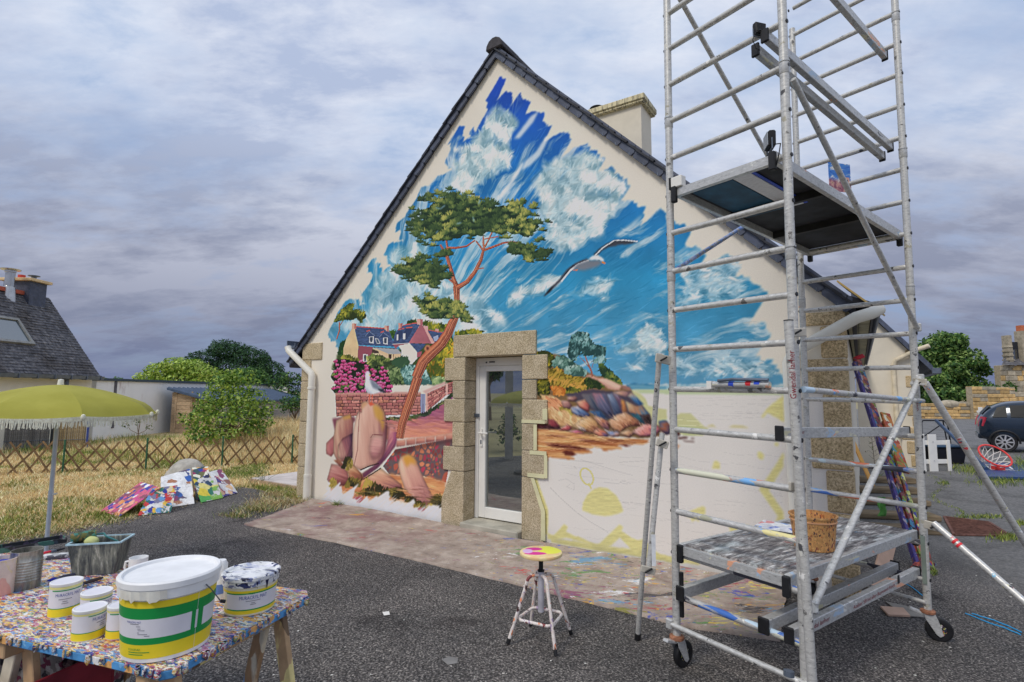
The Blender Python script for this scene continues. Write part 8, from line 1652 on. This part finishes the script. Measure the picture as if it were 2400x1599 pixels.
    for x, w, z0, z1 in ((2165, 6, 1020, 1098), (2188, 21, 1021, 1100), (2229, 9, 1034, 1103)): q = MB(); x0 = (x - 2197) * s; q.box(x0 - w * s / 2, x0 + w * s / 2, -.02, .005, 0 if z1 > 1097 else .05, (1105 - z0) * s); q.build('paling', M_WHITE, t, bevel=.004)
    for z in (1040, 1083): q = MB(); q.box((2163 - 2197) * s, (2233 - 2197) * s, .006, .03, (1105 - z - 5) * s, (1105 - z + 5) * s); q.build('rail', M_WHITE, t, bevel=.004)
    for z in (1038, 1081): q = MB(); q.lathe([(.012, 0), (.012, .004)], 8, (-.08, -.024, (1105 - z) * s)); q.build('bolt', M_RUB, t)
    c_ = gp(2212, 1086); t = thing('rubbish_bin', (c_[0], c_[1], GZ), .1, 'dark plastic bin behind the white gate', 'bin'); s = c_[1] / F; q = MB(); q.add([(-.36, -.2, 0), (.36, -.2, 0), (.36, .3, 0), (-.36, .3, 0), (-.42, -.25, .40), (.42, -.25, .40), (.42, .35, .40), (-.42, .35, .40)], [(0, 3, 2, 1), (4, 5, 6, 7), (0, 1, 5, 4), (1, 2, 6, 5), (2, 3, 7, 6), (3, 0, 4, 7)]); q.build('body', M_BLACK, t, bevel=.03); q = MB(); q.box(-.44, .44, -.27, .37, .40, .44); q.build('lid', mat('dark_blue_lid', S(40, 66, 90), .5), t, bevel=.015)
    c_ = gp(2196, 1040); s = c_[1] / F; t = thing('folding_frame', (c_[0], c_[1], GZ), 0, 'folded black metal frame standing behind the gate', 'frame'); h = (1040 - 987) * s; q = MB(); q.tube([(-.48, 0, 0), (-.48, 0, h * .9), (-.42, 0, h), (.30, 0, h), (.42, 0, h * .8), (.46, 0, 0)], .025, 8); q.build('outer_tube', M_BLACK, t, smooth=True); q = MB(); q.tube([(-.40, .1, .2), (.25, .1, h * .8)], .02, 8); q.build('strut', M_BLACK, t); q = MB(); q.tube([(.30, .05, h), (.38, .05, .1)], .02, 8); q.build('strut', M_BLACK, t)
    c_ = gp(2312, 1017); s = c_[1] / F; t = thing('garden_gate', (c_[0], c_[1], GZ), -.05, 'white vertical palings leaning near the rear of the car', 'gate')
    for i in range(4): x0 = (2298 + i * 11.5 - 2312) * s; q = MB(); q.box(x0, x0 + 9.5 * s, -.02, .01, .03, 61 * s - .02 * i); q.build('paling', M_WHITE, t, bevel=.01)
    for z in (.25, .9): q = MB(); q.box(-16 * s, 28 * s, .011, .04, z, z + .09); q.build('rail', M_WHITE, t)
    # fallen basketball stand
    c_ = gp(2340, 1108); s = c_[1] / F; t = thing('basketball_hoop', (c_[0], c_[1], GZ), 0, 'fallen basketball stand, blue backboard flat on the ground and red hoop upright', 'hoop'); mb = mat('navy_board', S(36, 60, 104), .5, var=.15)
    P = [Vector(gp(*p)) - Vector((c_[0], c_[1], GZ)) for p in ((2296, 1124), (2420, 1126), (2400, 1092), (2284, 1090))]; q = MB(); q.add([p + Vector((0, 0, .02)) for p in P] + [p + Vector((0, 0, .06)) for p in P], [(0, 1, 2, 3), (4, 5, 6, 7), (0, 4, 5, 1), (1, 5, 6, 2), (2, 6, 7, 3), (3, 7, 4, 0)]); bd = q.build('backboard', mb, t)
    W = [Vector(gp(*p)) - Vector((c_[0], c_[1], GZ)) for p in ((2325, 1108), (2374, 1107), (2360, 1096), (2310, 1097))]
    for a, b in ((0, 1), (1, 2), (2, 3), (3, 0)): q = MB(); q.bar(W[a] + Vector((0, 0, .062)), W[b] + Vector((0, 0, .062)), .035, .004); q.build('target_line', M_WHITE, bd)
    o = text_part('lettering', 'TARMAK', .09, M_WHITE, bd, (W[0] + W[1]) / 2 + Vector((.05, -.16, .064)), (0, 0, pi), .45)
    hc = Vector(at(2332, 1068, c_[1] + .05)) - Vector((c_[0], c_[1], GZ)); q = MB(); rr_ = 31.5 * s; tilt = Vector((0, .72, .70)); pts = [hc + Vector((cos(a) * rr_, 0, 0)) + tilt * (sin(a) * rr_) for a in np.linspace(0, 2 * pi, 28, endpoint=False)]; q.tube(pts, .018, 8, closed=True); q.build('rim', mat('hoop_red', S(200, 60, 56), .5), t, smooth=True)
    q = MB(); ax2 = Vector((1, 0, 0)).cross(tilt).normalized() * -1
    ctr = []
    for k in range(4):
        f = [1., .72, .5, .42][k]; ctr.append([hc + ax2 * (.03 + .10 * k) + Vector((cos(a) * rr_ * f, 0, 0)) + tilt * (sin(a) * rr_ * f) for a in np.linspace(0, 2 * pi, 12, endpoint=False) + (k % 2) * pi / 12])
    for k in range(3):
        for i in range(12): q.tube([ctr[k][i], ctr[k + 1][i]], .008, 4, caps=False); q.tube([ctr[k][i], ctr[k + 1][(i - 1 if k % 2 == 0 else i + 1) % 12]], .008, 4, caps=False)
    o = q.build('net', M_WHITE, t); o['kind'] = 'stuff'
    q = MB(); q.box(hc.x - .08, hc.x + .08, -.08, .08, .06, hc.z - rr_ * .66); q.build('bracket', bpy.data.materials['hoop_red'], t)
    a = Vector(at(2194, 986, 14.0)) - Vector((c_[0], c_[1], GZ)); q = MB(); q.tube([Vector((-.25, 0, .08)), a], .04, 10); q.build('pole', mat('blue_grey_pole', S(60, 80, 110), .4), t, smooth=True)
    # parked car
    c_ = gp(2356, 1060); ca_ = radians(-38); t = thing('parked_car', (c_[0] - (.02 * cos(ca_) + .74 * sin(ca_)), c_[1] - (.02 * sin(ca_) - .74 * cos(ca_)), GZ), ca_, 'dark blue hatchback parked at the right edge, rear end showing', 'car'); mb = mat('car_blue', S(20, 34, 50), .22, .3, var=.04); b_ = mb.node_tree.nodes['Principled BSDF']; b_.inputs['Coat Weight'].default_value = .7; b_.inputs['Coat Roughness'].default_value = .08
    # profile: x from the rear, heights of sill, waist, roof and half widths
    st = [(-.52, .42, .70, .70, .66, .60), (-.50, .36, .88, .92, .74, .62), (-.40, .32, .95, 1.10, .80, .64), (-.22, .30, .96, 1.30, .83, .64), (.05, .30, .96, 1.44, .84, .62), (.5, .28, .95, 1.49, .85, .61), (1.2, .27, .94, 1.49, .85, .61), (1.9, .27, .93, 1.42, .85, .60), (2.4, .27, .92, 1.18, .84, .60), (2.75, .28, .90, .98, .82, .66), (3.2, .30, .84, .88, .78, .64), (3.42, .36, .70, .72, .66, .56)]
    v = []; 
    for x, z0, zw, zr, w, wr in st:
        half = [(w * .90, z0), (w, z0 + .12), (w * 1.01, (z0 + zw) / 2 + .06), (w * .985, zw), (wr + (w * .985 - wr) * .45, zw + (zr - zw) * .55), (wr, zr - .03), (wr * .6, zr + .01)]
        v += [(x, -y, z) for y, z in half] + [(x, y, z) for y, z in reversed(half)]
    K = 14; q = MB(); q.add(v, [(i * K + j, i * K + (j + 1) % K, (i + 1) * K + (j + 1) % K, (i + 1) * K + j) for i in range(len(st) - 1) for j in range(K)] + [tuple(range(K)), tuple(reversed(range((len(st) - 1) * K, len(st) * K)))]); bo = q.build('body', mb, t, smooth=60); sb = bo.modifiers.new('sub', 'SUBSURF'); sb.levels = sb.render_levels = 2
    mg = mat('car_glass', (.012, .015, .018), .35, var=.1, spec=.12)
    def side_window(x0, x1, s=-1, tip=0):
        q = MB(); f = lambda x, k: (x, s * (np.interp(x, [a[0] for a in st], [a[4] for a in st]) * .985 * (1 - k) + np.interp(x, [a[0] for a in st], [a[5] for a in st]) * k + .012), np.interp(x, [a[0] for a in st], [a[2] for a in st]) * (1 - k) + np.interp(x, [a[0] for a in st], [a[3] for a in st]) * k)
        P = [f(x0, .12), f(x1, .12), f(x1, .80), f(x0 + tip, .80)]; q.add(P, [(0, 1, 2, 3)]); q.build('window', mg, t); 
    for s in (-1, 1): side_window(-.20, .12, s, .12); side_window(.20, 1.0, s); side_window(1.06, 1.85, s)
    q = MB(); q.add([(-.42, -.52, 1.08), (-.42, .52, 1.08), (-.22, .5, 1.33), (-.22, -.5, 1.33)], [(0, 1, 2, 3)]); q.build('rear_window', mg, t)
    for s in (-1, 1): q = MB(); q.add([(-.53, s * .58, .72), (-.44, s * .80, .74), (-.36, s * .815, 1.0), (-.45, s * .66, 1.02), (-.50, s * .60, .90)], [(0, 1, 2, 3, 4)]); o = q.build('tail_light', mat('tail_red', S(170, 40, 60), .25) if s < 0 else bpy.data.materials['tail_red'], t); o.modifiers.new('s', 'SOLIDIFY').thickness = .04
    q = MB(); q.box(-.545, -.40, -.66, .66, .36, .52); q.build('bumper', mb, t, bevel=.05, seg=3); q = MB(); q.tube([(.62, -.862, .82), (.62, -.885, .82), (.80, -.885, .82), (.80, -.862, .82)], .012, 6); q.build('door_handle', mb, t)
    for x in (.02, 2.42):
        for s in (-1, 1):
            w_ = thing_child('wheel', t, (x, s * .74, .295), 0); q = MB(); n = 30; v = []
            for r_, y in ((.19, -.085), (.27, -.095), (.292, -.07), (.292, .07), (.27, .095), (.19, .085)): v += [(r_ * cos(2 * pi * i / n), y, r_ * sin(2 * pi * i / n)) for i in range(n)]
            q.add(v, [(k * n + i, k * n + (i + 1) % n, (k + 1) * n + (i + 1) % n, (k + 1) * n + i) for k in range(5) for i in range(n)]); q.build('tyre', M_RUB, w_, smooth=True)
            q = MB(); q.add([(.19 * cos(2 * pi * i / n), s * .06, .19 * sin(2 * pi * i / n)) for i in range(n)], [tuple(range(n))]); q.build('brake_disc', M_RUB, w_)
            mr2 = mat('rim_silver', S(170, 170, 174), .35, .5) if 'rim_silver' not in bpy.data.materials else bpy.data.materials['rim_silver']
            for i in range(9): a = 2 * pi * i / 9; q = MB(); q.bar((.03 * cos(a), s * .098, .03 * sin(a)), (.195 * cos(a), s * .092, .195 * sin(a)), .038, .015, (0, 1, 0)); q.build('spoke', mr2, w_)
            q = MB(); q.tube([(.2 * cos(2 * pi * i / n), s * .09, .2 * sin(2 * pi * i / n)) for i in range(n)], .014, 6, closed=True); q.build('rim', mr2, w_, smooth=True)
            q = MB(); q.lathe([(.245, 0), (.33, 0), (.335, .02)], 4); 
            arch = MB(); arch.tube([(x + .33 * cos(a), s * .845, .295 + .33 * sin(a)) for a in np.linspace(-.1, pi + .1, 14)], .028, 6); arch.build('wheel_arch', M_RUB, t, smooth=True)
    # concrete pole and garden seen in the door glass
    px, py = POLE; t = thing('utility_pole', (px, py, GZ), .4, 'grey concrete utility pole reflected in the door glass', 'pole'); mcn = mat('concrete', S(150, 148, 142), .9, var=.15, bump=.3)
    q = MB()
    for s in (-1, 1): q.box(s * .14 - .04, s * .14 + .04, -.10, .10, 0, 6.5)
    for i in range(9): q.box(-.10, .10, -.06, .06, .3 + i * .75, .42 + i * .75)
    q.build('shaft', mcn, t)
POLE = (-6.4, 3.9)
right_yard()
def behind_camera():
    R = random.Random(9); MG = [S(50, 80, 40), S(74, 104, 52), S(34, 58, 40), S(28, 50, 36)]
    tree('pine_tree', (-24, -2.2, 0), 'dark pine reflected in the door glass behind the parasol', rand_clumps(R, 18, 2.0, 2.0, 3.0, 5.2, .8, 1.3), 500, .16, MG, 3.0, .25, seed=33)
    b = (-8.2, 3.2); tree('garden_shrub', (b[0], b[1], GZ), 'loose green shrub on the lawn reflected in the door glass', rand_clumps(R, 10, .4, .4, .2, 1.1, .15, .3), 900, .05, MG + [S(110, 130, 60)], .5, .04, seed=34, cat='shrub')
behind_camera()
